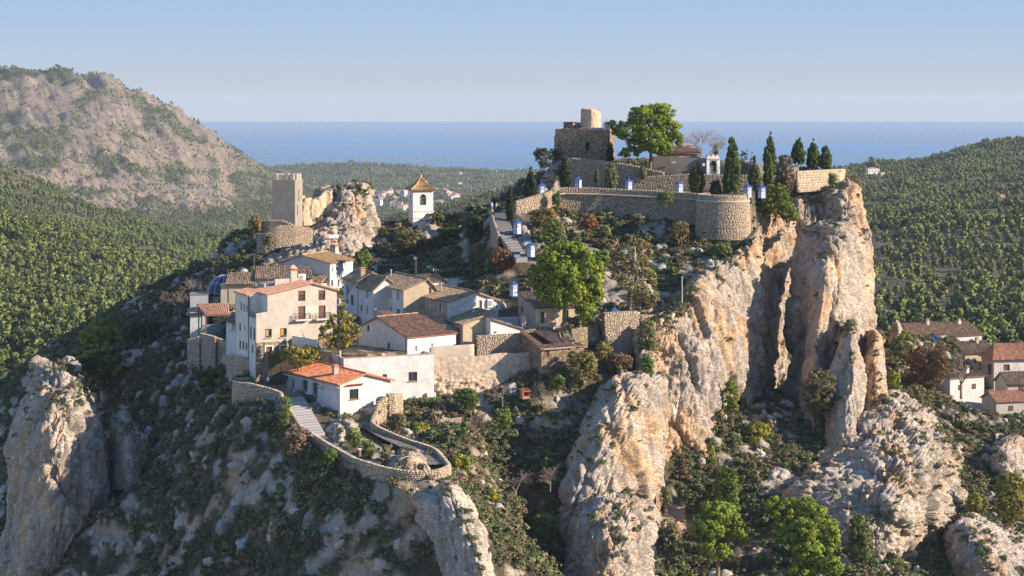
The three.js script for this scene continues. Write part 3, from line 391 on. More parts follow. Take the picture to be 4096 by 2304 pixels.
rockThing('rock_spur', 'sunlit rock spur falling away below the bend of the path wall', [[1600, 1955, 135, 1700, 1960, 131, 1785, 1930, 130, 1815, 1935, 134], [1640, 2040, 133, 1760, 2040, 128, 1850, 2010, 128, 1885, 2020, 134], [1700, 2130, 131, 1830, 2130, 125, 1905, 2110, 126, 1938, 2120, 134], [1740, 2230, 129, 1880, 2230, 123, 1945, 2220, 124, 1972, 2230, 134], [1760, 2330, 127, 1900, 2330, 121, 1965, 2330, 123, 1992, 2330, 134], [1760, 2450, 126, 1910, 2450, 120, 1975, 2450, 122, 2002, 2450, 134]], { iso: 1.7, amp: .65, wrap: 14, back: 4, warm: .02 });

// ---------------------------------------------------------------- building kit
const DEG = Math.PI / 180, GLASS = M(.025, .03, .035, .12), WOODB = M(.16, .07, .035, .7), IRON = M(.03, .03, .032, .6, { metalness: .3 }), GREY = M(.38, .37, .36, .8), SHUT = M(.30, .29, .29, .8), WHITE = plaster(.66, .645, .62), CREAM = plaster(.56, .48, .40), TAN = plaster(.50, .40, .28);
class House {                                     // origin at a ground corner; local x runs along the front, -z back along the left side
  constructor(name, label, category, px, py, d, theta, group) { this.g = thing(name, label, category, group, W(px, py, d), theta * DEG); this.g.updateMatrixWorld(true); this.inv = this.g.matrixWorld.clone().invert(); this.o = V3(0, 0, 0).applyMatrix4(this.inv); }
  hit(px, py, axis, at = 0) { const r = ray(px, py).applyMatrix4(this.inv).sub(this.o), t = (at - this.o[axis]) / r[axis]; return this.o.clone().addScaledVector(r, t); }
  F(px, py, at = 0) { const p = this.hit(px, py, 'z', at); return [p.x, p.y]; }
  L(px, py, at = 0) { const p = this.hit(px, py, 'x', at); return [-p.z, p.y]; }
  // a wall with real openings; poly and rects in wall metres
  wall(side, poly, rects, mat, th = .35, at = 0, name = 'wall') {
    const s = new THREE.Shape(poly.map(([x, y]) => new THREE.Vector2(x, y)));
    for (const [a, b, c, d] of rects) { const h = new THREE.Path(); h.moveTo(a, b); h.lineTo(a, d); h.lineTo(c, d); h.lineTo(c, b); h.closePath(); s.holes.push(h); }
    const g = new THREE.ExtrudeGeometry(s, { depth: th, bevelEnabled: false });
    if (side === 'F') g.translate(0, 0, at - th); else if (side === 'B') g.translate(0, 0, at); else if (side === 'L') { g.rotateY(Math.PI / 2); g.translate(at, 0, 0); } else { g.rotateY(Math.PI / 2); g.translate(at - th, 0, 0); }
    return mesh(name, g, mat, this.g);
  }
  rect(side, r, at = 0) { const f = (x, y) => (side === 'F' ? this.F(x, y, at) : this.L(x, y, at)), mx = (r[0] + r[2]) / 2, my = (r[1] + r[3]) / 2, a = f(r[0], my)[0], b = f(r[2], my)[0], lo = f(mx, r[3])[1], hi = f(mx, r[1])[1]; return [Math.min(a, b), lo, Math.max(a, b), hi]; }
  place(side, o, at) { if (side === 'F') { o.position.z = at; } else { o.rotation.y = -Math.PI / 2; o.position.x = at; o.scale.x = 1; } return o; }
  // window in an opening: style glass / wood / shutter / door / brown
  win(side, [a, b, c, d], style = 'glass', at = 0, deep = .2) {
    const w = c - a, h = d - b, t = .07, fm = style === 'wood' || style === 'door' || style === 'brown' ? WOODB : style === 'green' ? M(.02, .09, .05, .6) : style === 'white' ? M(.7, .68, .65, .6) : GREY;
    const bars = [box(w, t, .08, w / 2, 0, 0), box(w, t, .08, w / 2, h - t, 0), box(t, h - 2 * t, .08, t / 2, t, 0), box(t, h - 2 * t, .08, w - t / 2, t, 0)];
    if (style === 'glass' || style === 'wood' || style === 'white') bars.push(box(t * .8, h - 2 * t, .06, w / 2, t, 0));
    const put = (g, z) => { g.translate(a, b, z); if (side === 'F') g.translate(0, 0, at); else { g.rotateY(-Math.PI / 2); g.scale(1, 1, -1); g.index && g.setIndex([...g.index.array].reverse()); g.translate(at, 0, 0); } return g; };
    const flipZ = side === 'F' ? -deep : -deep;
    const fr = mesh(style === 'door' ? 'door' : 'window', this.conv(side, merge(bars), a, b, flipZ, at), fm, this.g);
    const pm = style === 'shutter' ? SHUT : style === 'brown' ? M(.13, .06, .035, .75) : style === 'green' ? M(.02, .085, .045, .7) : style === 'door' ? M(.20, .10, .05, .6) : GLASS;
    mesh(style === 'shutter' || style === 'brown' || style === 'green' ? 'shutter' : style === 'door' ? 'leaf' : 'pane', this.conv(side, box(w - .02, h - .02, .03, w / 2, .01, -.03), a, b, flipZ, at), pm, fr);
    return fr;
  }
  conv(side, g, a, b, z, at) { // wall coordinates (u, v, outward) -> local
    g.translate(a, b, z); const p = g.attributes.position, n = g.attributes.normal;
    if (side === 'F') g.translate(0, 0, at);
    else { for (const q of [p, n]) for (let i = 0; i < q.count; i++) { const x = q.getX(i), zz = q.getZ(i); q.setX(i, -zz); q.setZ(i, -x); } g.translate(at, 0, 0); for (const k of ['position', 'normal', 'uv']) { const q = g.attributes[k]; if (q && !g.index) for (let i = 0; i < q.count; i += 3) for (let c = 0; c < q.itemSize; c++) { const t = q.array[(i + 1) * q.itemSize + c]; q.array[(i + 1) * q.itemSize + c] = q.array[(i + 2) * q.itemSize + c]; q.array[(i + 2) * q.itemSize + c] = t; } } if (g.index) { const ar = g.index.array; for (let i = 0; i < ar.length; i += 3) { const t = ar[i + 1]; ar[i + 1] = ar[i + 2]; ar[i + 2] = t; } } }
    return g;
  }
  bit(name, side, g, a, b, z, mat, at = 0) { return mesh(name, this.conv(side, g, a, b, z, at), mat, this.g); }
  wins(side, list, style, at = 0) { return list.map((r) => { const q = this.rect(side, r, at); return q; }); }
  facade(side, poly, openings, mat, at = 0, th = .35) { // openings: [px rect, style]
    const rs = openings.map(([r]) => this.rect(side, r, at)); this.wall(side, poly, rs, mat, th, at); openings.forEach(([, st, deep], i) => { if (st !== 'void') this.win(side, rs[i], st, at, deep ?? .18); });
    return rs;
  }
  box(name, g, m) { return mesh(name, g, m, this.g); }
}
// canal-tile roof surface over the quad A B (eave) C D (ridge)
function tileGeo(A, B, C, D, tone, pitch = .3, row = .45) {
  const pos = [], col = [], nc = Math.max(2, Math.round(A.distanceTo(B) / pitch)), nr = Math.max(1, Math.round((A.distanceTo(D) + B.distanceTo(C)) / 2 / row));
  const n = V3().crossVectors(B.clone().sub(A), D.clone().sub(A)).normalize(); if (n.y < 0) n.negate();
  const P = (u, v, h) => { const p = A.clone().lerp(B, u).lerp(D.clone().lerp(C, u), v); return p.addScaledVector(n, h); };
  const flip = V3().crossVectors(B.clone().sub(A), D.clone().sub(A)).y < 0;
  const hs = [0, .085, .115, .085, 0];
  for (let c = 0; c < nc; c++) for (let r = 0; r < nr; r++) {
    const k = tone[Math.floor(rnd() * tone.length)], w = rr(.8, 1.18), j = rr(-.015, .015), dv = rr(-.12, .12) / nr;
    for (let q = 0; q < 4; q++) {
      const u0 = (c + q / 4) / nc, u1 = (c + (q + 1) / 4) / nc, v0 = Math.max(0, r / nr + (r ? dv : 0)), v1 = Math.min(1, (r + 1.12) / nr), a = P(u0, v0, hs[q] + .05 + j), b = P(u1, v0, hs[q + 1] + .05 + j), d = P(u0, v1, hs[q] + j), e = P(u1, v1, hs[q + 1] + j);
      const T = flip ? [a, d, b, b, d, e] : [a, b, d, b, e, d]; for (const p of T) { pos.push(p.x, p.y, p.z); col.push(k[0] * w, k[1] * w, k[2] * w); }
    }
  }
  // deck below the tiles
  const dk = (p, h) => p.clone().addScaledVector(n, h), top = [A, B, C, D].map((p) => dk(p, .01)), bot = [A, B, C, D].map((p) => dk(p, -.14)), quad = (a, b, c, d) => { for (const p of [a, b, c, a, c, d]) { pos.push(p.x, p.y, p.z); col.push(tone[0][0] * .8, tone[0][1] * .8, tone[0][2] * .8); } };
  if (flip) { quad(top[3], top[2], top[1], top[0]); quad(bot[0], bot[1], bot[2], bot[3]); } else { quad(...top); quad(bot[3], bot[2], bot[1], bot[0]); }
  for (let i = 0; i < 4; i++) { const j = (i + 1) % 4; quad(bot[i], bot[j], top[j], top[i]); }
  const g = geo(pos, null, col); return g;
}
const ridgeGeo = (a, b, tone, r = .16) => { const L = a.distanceTo(b), n = Math.max(1, Math.round(L / .5)), out = []; for (let i = 0; i < n; i++) { const g = bar(a.clone().lerp(b, i / n), a.clone().lerp(b, (i + 1.1) / n), r * 1.1, r, 7), k = tone[Math.floor(rnd() * tone.length)], w = rr(.85, 1.15), c = []; for (let q = 0; q < g.attributes.position.count; q++) c.push(k[0] * w, k[1] * w, k[2] * w); g.setAttribute('color', new THREE.Float32BufferAttribute(c, 3)); g.deleteAttribute('uv'); out.push(g); } return merge(out); };
const TILE_OLD = [[.30, .19, .11], [.25, .165, .10], [.34, .225, .13], [.20, .14, .09], [.37, .26, .16], [.28, .20, .12], [.15, .115, .08]], TILE_RED = [[.52, .17, .075], [.56, .20, .09], [.46, .155, .07], [.60, .235, .11]], TILE_MIX = [[.40, .165, .085], [.34, .155, .09], [.45, .20, .11], [.28, .15, .095], [.38, .215, .13]], TILE_PINK = [[.50, .25, .15], [.45, .23, .14], [.56, .29, .18], [.40, .22, .14]], TILE_GOLD = [[.44, .26, .11], [.38, .23, .10], [.50, .31, .14], [.33, .21, .10]], TILE_DARK = [[.20, .13, .09], [.16, .11, .08], [.25, .165, .11], [.12, .09, .07], [.30, .21, .14]];
function roofPart(parent, A, B, C, D, tone, name = 'roof', pitch, row) { return mesh(name, tileGeo(A, B, C, D, tone, pitch, row), VC, parent); }
function chimney(h, x, y, z, w, ht, mat, parent, cap = 'cap') { const c = mesh('chimney', box(w, ht, w, x, y, z), mat, parent); mesh(cap, merge([box(w * 1.25, .12, w * 1.25, x, y + ht + .002, z), box(w * .7, .22, w * .7, x, y + ht + .12, z), box(w * 1.1, .1, w * 1.1, x, y + ht + .34, z)]), M(.42, .24, .15), c); return c; }
// gabled house read off the picture: gable on the left side (ridge along x) or on the front (ridge along z)
function gabled(H, { right, back, eave, apex, far, gableOn, tone, fOpen = [], lOpen = [], mat, matF, matL, over = .35, base = 0, pitch }) {
  const w = H.F(...right)[0], dep = H.L(...back)[0]; matF = matF || mat; matL = matL || mat;
  const e = H.F(0, 0), ev = H.F(eave[0], eave[1])[1];
  let r1, r2;
  if (gableOn === 'F') {
    const a = H.F(...apex), ev2 = far ? H.F(...far)[1] : ev;
    const poly = [[0, base], [w, base], [w, ev2], [a[0], a[1]], [0, ev]];
    H.facade('F', poly, fOpen, matF); H.wall('B', poly, [], mat, .35, -dep);
    H.facade('L', [[.353, base], [dep - .353, base], [dep - .353, ev], [.353, ev]], lOpen, matL); H.wall('R', [[.353, base], [dep - .353, base], [dep - .353, ev2], [.353, ev2]], [], mat, .35, w);
    const sl = (a[1] - ev) / a[0], sr = (a[1] - ev2) / (w - a[0]), y = .1;
    r1 = roofPart(H.g, V3(-over, ev - sl * over + y, -dep - over), V3(-over, ev - sl * over + y, over), V3(a[0], a[1] + y, over), V3(a[0], a[1] + y, -dep - over), tone, 'roof', pitch);
    r2 = roofPart(H.g, V3(w + over, ev2 - sr * over + y, over), V3(w + over, ev2 - sr * over + y, -dep - over), V3(a[0], a[1] + y, -dep - over), V3(a[0], a[1] + y, over), tone, 'roof', pitch);
    mesh('ridge', ridgeGeo(V3(a[0], a[1] + y + .08, over), V3(a[0], a[1] + y + .08, -dep - over), tone), VC, r1);
    return { w, dep, ev, ev2, a, sl, sr, r1, r2 };
  }
  const a = H.L(...apex), ev2 = far ? H.L(...far)[1] : ev;
  const poly = [[0, base], [dep, base], [dep, ev2], [a[0], a[1]], [0, ev]];
  H.facade('L', poly, lOpen, matL); H.wall('R', poly, [], mat, .35, w);
  H.facade('F', [[.353, base], [w - .353, base], [w - .353, ev], [.353, ev]], fOpen, matF); H.wall('B', [[.353, base], [w - .353, base], [w - .353, ev2], [.353, ev2]], [], mat, .35, -dep);
  const sf = (a[1] - ev) / a[0], sb = (a[1] - ev2) / (dep - a[0]), y = .1;
  r1 = roofPart(H.g, V3(-over, ev - sf * over + y, over), V3(w + over, ev - sf * over + y, over), V3(w + over, a[1] + y, -a[0]), V3(-over, a[1] + y, -a[0]), tone, 'roof', pitch);
  r2 = roofPart(H.g, V3(w + over, ev2 - sb * over + y, -dep - over), V3(-over, ev2 - sb * over + y, -dep - over), V3(-over, a[1] + y, -a[0]), V3(w + over, a[1] + y, -a[0]), tone, 'roof', pitch);
  mesh('ridge', ridgeGeo(V3(-over, a[1] + y + .08, -a[0]), V3(w + over, a[1] + y + .08, -a[0]), tone), VC, r1);
  return { w, dep, ev, ev2, a, sf, sb, r1, r2 };
}
function lantern(label, p, arm, post) {             // street lantern: on a post or on a wall bracket
  const t = thing('street_lantern', label, 'lantern', null, p);
  if (post) mesh('post', merge([cyl(.09, .05, post, 0, 0, 0, 8), cyl(.16, .1, .5, 0, 0, 0, 8)]), IRON, t);
  if (arm) mesh('bracket', merge([bar(V3(0, 0, 0), V3(arm.x, .05, arm.z), .03), bar(V3(arm.x, -.45, arm.z), V3(arm.x, .15, arm.z), .03), bar(V3(arm.x * .9, -.4, arm.z * .9), V3(arm.x * .2, 0, arm.z * .2), .02)]), IRON, t);
  const y = post || .05; mesh('lamp_head', merge([cyl(.09, .2, .42, 0, y + .06, 0, 6)]), M(.55, .52, .45, .3), t); mesh('lamp_cap', merge([cyl(.24, .05, .16, 0, y + .48, 0, 6), cyl(.04, .02, .12, 0, y + .64, 0, 6), cyl(.11, .09, .06, 0, y, 0, 6)]), IRON, t); return t;
}
function antenna(label, p, h, ry = 0, dish) {
  const t = thing('antenna', label, 'antenna', null, p, ry); mesh('mast', cyl(.03, .025, h), GREY, t);
  const b = [bar(V3(-.5, h - .15, 0), V3(.5, h - .15, 0), .018)]; for (let i = 0; i < 7; i++) b.push(bar(V3(-.48 + i * .16, h - .15, -.3), V3(-.48 + i * .16, h - .15, .3), .012, .012, 4)); b.push(box(.04, .5, .45, -.5, h - .42, 0)); mesh('aerial', merge(b), M(.5, .5, .5, .5, { metalness: .4 }), t); return t;
}
function acUnit(label, p, ry, w = .9, h = .75) { const t = thing('air_conditioner', label, 'air conditioner', null, p, ry); mesh('casing', box(w, h, .35), M(.72, .72, .70, .5), t); mesh('fan_grille', new THREE.CylinderGeometry(h * .36, h * .36, .04, 14).rotateX(Math.PI / 2).translate(-w * .12, h / 2, .19), M(.25, .25, .25, .6), t); return t; }

// ---------------------------------------------------------------- village houses
srnd(3201);
{ // house with the orange roof beside the stepped path
  const H = new House('house', 'low white house with bright orange tile roof beside the stepped path', 'house', 1360, 1671, 161, 34);
  const R = gabled(H, { right: [1562, 1600], back: [1153, 1520], eave: [1360, 1536], apex: [1459, 1496], far: [1562, 1520], gableOn: 'F', tone: TILE_RED, mat: WHITE, over: .6, base: -1.5, pitch: .27,
    fOpen: [[[1398, 1556, 1434, 1596], 'wood']], lOpen: [[[1156, 1500, 1176, 1549], 'glass'], [[1213, 1516, 1230, 1563], 'glass'], [[1253, 1527, 1270, 1576], 'glass']] });
  const cl = H.rect('L', [1178, 1490, 1212, 1585]); H.bit('stone_panel', 'L', box(cl[2] - cl[0], cl[3] - cl[1], .06, (cl[2] - cl[0]) / 2, 0, 0), cl[0], cl[1], .03, M(.36, .38, .38, .8));
  for (const r of [[1156, 1500, 1176, 1549], [1213, 1516, 1230, 1563], [1253, 1527, 1270, 1576]]) { const q = H.rect('L', r), w = q[2] - q[0], h = q[3] - q[1], b = []; for (let i = 0; i < 7; i++) b.push(box(.025, h + .2, .025, w * i / 6, -.1, .16)); b.push(box(w, .03, .2, w / 2, -.1, .08), box(w, .03, .2, w / 2, h + .08, .08), box(w, .03, .03, w / 2, h / 2, .16)); H.bit('window_grille', 'L', merge(b), q[0], q[1], 0, IRON); }
  const q = H.rect('F', [1398, 1556, 1434, 1596]), aw = []; for (let i = 0; i < 9; i++) aw.push(cyl(.13, .1, .75).rotateX(Math.PI / 2 - .5).translate(q[0] - .5 + i * (q[2] - q[0] + 1) / 8, q[3] + .55, 0));
  H.bit('tile_awning', 'F', merge(aw), 0, 0, 0, M(.5, .2, .11)); H.bit('sill', 'F', box(q[2] - q[0] + .2, .1, .3, (q[2] - q[0]) / 2, -.1, .1), q[0], q[1], 0, M(.4, .16, .1));
  const b = []; for (let i = 0; i < 9; i++) b.push(box(.025, q[3] - q[1], .025, (q[2] - q[0]) * (i + .5) / 9, 0, .04)); H.bit('window_grille', 'F', merge(b), q[0], q[1], 0, IRON);
  const c = H.hit(1341, 1500, 'x', 2.2); chimney(H, 2.2, R.ev + R.sl * 2.2 - .2, c.z, .8, 1.5, plaster(.52, .42, .33), H.g);
  H.bit('fascia', 'L', box(R.dep + 1, .16, .1, R.dep / 2, 0, 0), 0, R.ev - .62, .58, WHITE);
  lantern('black iron lantern on the shaded side wall of the orange-roofed house', H.g.localToWorld(V3(-1.0, H.L(1275, 1545)[1], -H.L(1290, 1555)[0] + .3)), V3(.8, 0, -.35));
}
{ // tall plain white house
  const H = new House('house', 'tall plain white house with a single window beside the rough old wall', 'house', 1375, 1652, 170, 21);
  const w = H.F(1736, 1500)[0], top = H.F(1375, 1434)[1], dep = 7; const w1 = [1634, 1488, 1669, 1524], w2 = [1530, 1497, 1548, 1530];
  H.facade('F', [[0, -2], [w, -2], [w, top], [0, top]], [[w1, 'wood'], [w2, 'wood']], WHITE); H.wall('R', [[.353, -2], [dep, -2], [dep, top], [.353, top]], [], WHITE, .35, w); H.wall('L', [[.353, -2], [dep, -2], [dep, top], [.353, top]], [], WHITE, .35, 0);
  H.wall('B', [[0, -2], [w, -2], [w, top], [0, top]], [], WHITE, .35, -dep - .35); H.box('flat_roof', box(w - .72, .3, dep - .4, w / 2, top - .7, -dep / 2 - .15), M(.45, .32, .24));
  const cp = []; for (let i = 0; i < w / .5; i++) cp.push(box(.47, .07, .5, .25 + i * .5, top, -.17, 0, 0, rr(-.02, .02))); H.box('coping', merge(cp), M(.50, .31, .21)); stuff(H.g.children[H.g.children.length - 1]);
  const q = H.rect('F', w1); H.bit('sill', 'F', box(q[2] - q[0] + .2, .1, .25, (q[2] - q[0]) / 2, -.1, .08), q[0], q[1], 0, M(.35, .2, .13));
  H.box('buttress', box(1.6, 4.6, .5, w - .6, -2, .24), WHITE);
}
{ // gabled white house in the middle
  const H = new House('house', 'white gabled house with patched brown roof in the middle of the village', 'house', 1630, 1412, 176, 40);
  const R = gabled(H, { right: [1826, 1360], back: [1435, 1360], eave: [1630, 1350], apex: [1514, 1270], far: [1435, 1308], gableOn: 'L', tone: TILE_MIX.concat(TILE_OLD), mat: WHITE, over: .4, base: -1,
    lOpen: [[[1468, 1301, 1478, 1326], 'brown'], [[1549, 1372, 1559, 1395], 'brown']], fOpen: [[[1659, 1383, 1668, 1405], 'shutter'], [[1723, 1374, 1732, 1386], 'shutter']] });
  const c = H.hit(1545, 1262, 'z', -R.a[0] - 1.6); const ch = mesh('chimney', box(2, 1.1, 1.4, c.x, c.y - .9, c.z), WHITE, H.g); mesh('chimney_cap', tileGeo(V3(c.x - 1.2, c.y + .3, c.z + .9), V3(c.x + 1.2, c.y + .3, c.z + .9), V3(c.x + 1.2, c.y + .65, c.z - .9), V3(c.x - 1.2, c.y + .65, c.z - .9), TILE_PINK), VC, ch);
  H.bit('drainpipe', 'L', merge([cyl(.05, .05, 4, 0, -4, 0, 6), bar(V3(0, 0, 0), V3(-.3, .5, 0), .05)]), .5, R.ev - .4, .08, IRON);
}
{ // terraced row, four houses
  const H = new House('house', 'leftmost house of the white terrace with small square windows', 'house', 1432, 1302, 201, 27, null);
  const R = gabled(H, { right: [1545, 1150], back: [1374, 1150], eave: [1432, 1126], apex: [1490, 1092], gableOn: 'F', tone: TILE_OLD, mat: WHITE, matF: TAN, over: .4, base: -2, lOpen: [[[1386, 1112, 1390, 1124], 'shutter'], [[1397, 1116, 1402, 1129], 'shutter'], [[1408, 1121, 1413, 1134], 'shutter'], [[1419, 1128, 1424, 1142], 'shutter'], [[1402, 1180, 1414, 1222], 'glass'], [[1384, 1195, 1393, 1215], 'glass']] });
  chimney(H, R.a[0] * .5, R.ev + R.sl * R.a[0] * .5, -1.5, .9, 1.3, plaster(.42, .31, .22), H.g);
}
{
  const H = new House('house', 'narrow terrace house with a low eave left of the long white house', 'house', 1494, 1318, 196, 27);
  gabled(H, { right: [1600, 1180], back: [1432, 1180], eave: [1494, 1160], apex: [1545, 1112], gableOn: 'F', tone: TILE_OLD, mat: WHITE, over: .4, base: -2, lOpen: [[[1464, 1160, 1473, 1191], 'shutter'], [[1464, 1225, 1473, 1255], 'shutter'], [[1442, 1220, 1450, 1245], 'glass']] });
}
{
  const H = new House('house', 'long white terrace house with a row of tall grey shutters', 'house', 1614, 1329, 192, 27);
  const R = gabled(H, { right: [1742, 1190], back: [1491, 1180], eave: [1614, 1161], apex: [1710, 1118], gableOn: 'F', tone: TILE_OLD, mat: WHITE, matF: TAN, over: .4, base: -2,
    lOpen: [[[1502, 1148, 1511, 1180], 'shutter'], [[1529, 1153, 1538, 1186], 'shutter'], [[1558, 1159, 1567, 1193], 'shutter'], [[1588, 1165, 1597, 1199], 'shutter'], [[1502, 1216, 1511, 1245], 'shutter'], [[1529, 1222, 1538, 1250], 'shutter'], [[1559, 1228, 1568, 1256], 'shutter'], [[1587, 1235, 1599, 1262], 'glass']] });
  mesh('stove_pipe', merge([cyl(.14, .14, 1.3, 3.2, R.ev + 1.2, -13.2, 8), cyl(.22, .22, .16, 3.2, R.ev + 2.5, -13.2, 8)]), M(.5, .5, .5, .4, { metalness: .5 }), H.g);
  H.bit('drainpipe', 'L', cyl(.05, .05, 5, 0, -5, 0, 6), 7.2, R.ev, .08, M(.6, .58, .55));
}
{
  const H = new House('house', 'tan and white house with painted panels and air conditioners on its gable', 'house', 1796, 1352, 186, 27);
  const R = gabled(H, { right: [1993, 1250], back: [1664, 1230], eave: [1796, 1209], apex: [1899, 1169], far: [1993, 1202], gableOn: 'F', tone: TILE_OLD.concat(TILE_GOLD), mat: WHITE, over: .45, base: -2,
    fOpen: [[[1917, 1202, 1928, 1234], 'brown']], lOpen: [[[1675, 1192, 1684, 1228], 'glass'], [[1706, 1200, 1716, 1234], 'shutter'], [[1755, 1209, 1765, 1246], 'glass']] });
  for (const r of [[1687, 1196, 1702, 1231], [1719, 1202, 1751, 1242], [1768, 1214, 1790, 1250], [1688, 1240, 1788, 1268]]) { const q = H.rect('L', r); H.bit('painted_panel', 'L', box(q[2] - q[0], q[3] - q[1], .03, (q[2] - q[0]) / 2, 0, 0), q[0], q[1], .015, plaster(.42, .34, .25)); }
  const f = (px, py) => H.g.localToWorld(V3(H.F(px, py)[0], H.F(px, py)[1], .2));
  acUnit('tall double air conditioner on the sunlit tan gable', f(1958, 1229), 27 * DEG, 1.1, 1.5); acUnit('small air conditioner at the right corner of the tan gable', f(1985, 1235), 27 * DEG, 1, .85);
  const cab = []; const cpts = [[1800, 1238], [1830, 1228], [1870, 1205], [1900, 1185]].map(([x, y]) => V3(H.F(x, y)[0], H.F(x, y)[1], .05)); for (let i = 0; i < 3; i++) cab.push(bar(cpts[i], cpts[i + 1], .025)); H.box('cable', merge(cab), IRON);
  mesh('stove_pipe', merge([cyl(.16, .16, 1.6, R.a[0] * .55, R.ev + R.sl * R.a[0] * .5, -9.5, 8), cyl(.25, .25, .2, R.a[0] * .55, R.ev + R.sl * R.a[0] * .5 + 1.6, -9.5, 8)]), M(.5, .5, .48, .4, { metalness: .4 }), H.g);
}
{ // little white block on top, behind
  const H = new House('house', 'small white rooftop building behind the tan house', 'house', 1787, 1195, 203, 27);
  const w = H.F(1925, 1160)[0], top = H.F(1787, 1128)[1], d = 6;
  H.facade('F', [[0, -4], [w, -4], [w, top + .2], [0, top]], [[[1872, 1150, 1882, 1165], 'brown']], WHITE); H.wall('R', [[.353, -4], [d, -4], [d, top + .2], [.353, top + .2]], [], WHITE, .35, w); H.wall('L', [[.353, -4], [d, -4], [d, top + .8], [.353, top + .5]], [], WHITE, .35, 0); H.wall('B', [[0, -4], [w, -4], [w, top], [0, top]], [], WHITE, .35, -d - .35);
  H.box('flat_roof', box(w - .72, .25, d - .4, w / 2, top - .6, -d / 2 - .1), M(.4, .28, .2));
  roofPart(H.g, V3(-4.6, top + .2, .3), V3(-.1, top + .2, .3), V3(-.1, top + 1.3, -4), V3(-4.6, top + 1.3, -4), TILE_OLD);
  H.box('back_wall', box(4.2, top + 4, 3.6, -2.4, -4, -1.8), WHITE);
  for (const [px, py, h, l] of [[1744, 1122, 2.2, 'antenna above the tiled corner behind the tan house'], [1910, 1140, 3.3, 'green-tipped antenna at the right end of the white rooftop block'], [1927, 1142, 3.4, 'antenna on the far right corner of the white rooftop block']]) { const p = H.hit(px, py, 'z', -3); antenna(l, H.g.localToWorld(p.clone()), h, rr(-1, 1)); }
}
{ // low lean-to between, with its mossy roof
  const H = new House('house', 'low tan lean-to with mossy roof below the air conditioners', 'house', 1852, 1372, 181, 27);
  const w = 4.2, d = 7, ev = H.F(1852, 1297)[1], rz = ev + 1.9; H.facade('F', [[0, -1], [w, -1], [w, ev + .9], [0, ev]], [], TAN); H.facade('L', [[.353, -1], [d, -1], [d, ev], [.353, ev]], [[[1826, 1310, 1838, 1345], 'glass']], TAN);
  roofPart(H.g, V3(-.5, ev, -d), V3(-.5, ev, .5), V3(w + 2, rz, .5), V3(w + 2, rz, -d), TILE_OLD); H.wall('R', [[.353, -1], [d, -1], [d, rz - .6], [.353, rz - .6]], [], TAN, .35, w); H.wall('B', [[0, -1], [w, -1], [w, ev + .9], [0, ev]], [], TAN, .35, -d - .35);
}
{ // white house with dark roof and chimney
  const H = new House('house', 'white house with dark shaded tile roof and a tall chimney', 'house', 1962, 1350, 181, 27);
  const R = { }, w = H.F(2100, 1320)[0], d = 7.5, hl = H.F(1962, 1278)[1]; const eR = H.F(2098, 1318)[1];
  H.facade('F', [[0, -1], [w, -1], [w, eR], [.4, hl], [0, hl]], [[[1974, 1326, 1986, 1333], 'brown']], WHITE); H.facade('L', [[.353, -1], [d, -1], [d, hl + .8], [.353, hl]], [[[1928, 1274, 1932, 1285], 'brown']], WHITE);
  H.wall('B', [[0, -1], [w, -1], [w, eR], [0, hl]], [], WHITE, .35, -d - .35); H.wall('R', [[.353, -1], [d, -1], [d, eR], [.353, eR]], [], WHITE, .35, w);
  roofPart(H.g, V3(w + .4, eR - .05, .4), V3(w + .4, eR - .05, -d - .3), V3(.2, hl + .1, -d - .3), V3(.2, hl + .1, .4), TILE_DARK);
  const c = H.F(2102, 1325); chimney(H, c[0], c[1] - .3, -.9, .75, 3, plaster(.62, .55, .47), H.g);
}
{ // house with green shutters behind the big pine
  const H = new House('house', 'tan house with green shutters behind the trunk of the big pine', 'house', 2140, 1338, 184, 22);
  const w = H.F(2330, 1280)[0], ev = H.F(2140, 1232)[1], d = 7.5, rz = H.L(2078, 1170)[1];
  H.facade('F', [[0, -2], [w, -2], [w, ev], [0, ev]], [[[2164, 1248, 2178, 1297], 'green'], [[2260, 1238, 2274, 1290], 'green'], [[2162, 1312, 2180, 1333], 'glass'], [[2262, 1306, 2280, 1328], 'glass']], TAN);
  H.facade('L', [[.353, -2], [d, -2], [d, rz], [.353, ev]], [[[2083, 1225, 2092, 1275], 'brown']], TAN); H.wall('B', [[0, -2], [w, -2], [w, rz - .3], [0, rz - .3]], [], TAN, .35, -d - .35); H.wall('R', [[.353, -2], [d, -2], [d, rz], [.353, ev]], [], TAN, .35, w);
  roofPart(H.g, V3(-.3, ev, .5), V3(w + .3, ev, .5), V3(w + .3, rz + .1, -d - .3), V3(-.3, rz + .1, -d - .3), TILE_DARK.concat(TILE_OLD));
  for (const x of [.2, 4.0]) H.bit('pilaster', 'F', box(.45, ev + 2, .06, .2, -2, .03), x, 0, 0, plaster(.6, .53, .45)); H.bit('floor_band', 'F', box(w, .22, .05, w / 2, 0, .026), 0, H.F(2140, 1305)[1], .03, plaster(.6, .53, .45));
  chimney(H, w * .45, ev + 1, -2.2, .45, .9, M(.6, .12, .07), H.g);
  H.box('link_wall', box(9, 2.4, .4, -5.2, ev - 4.6, -d + 1), plaster(.7, .68, .65));
}
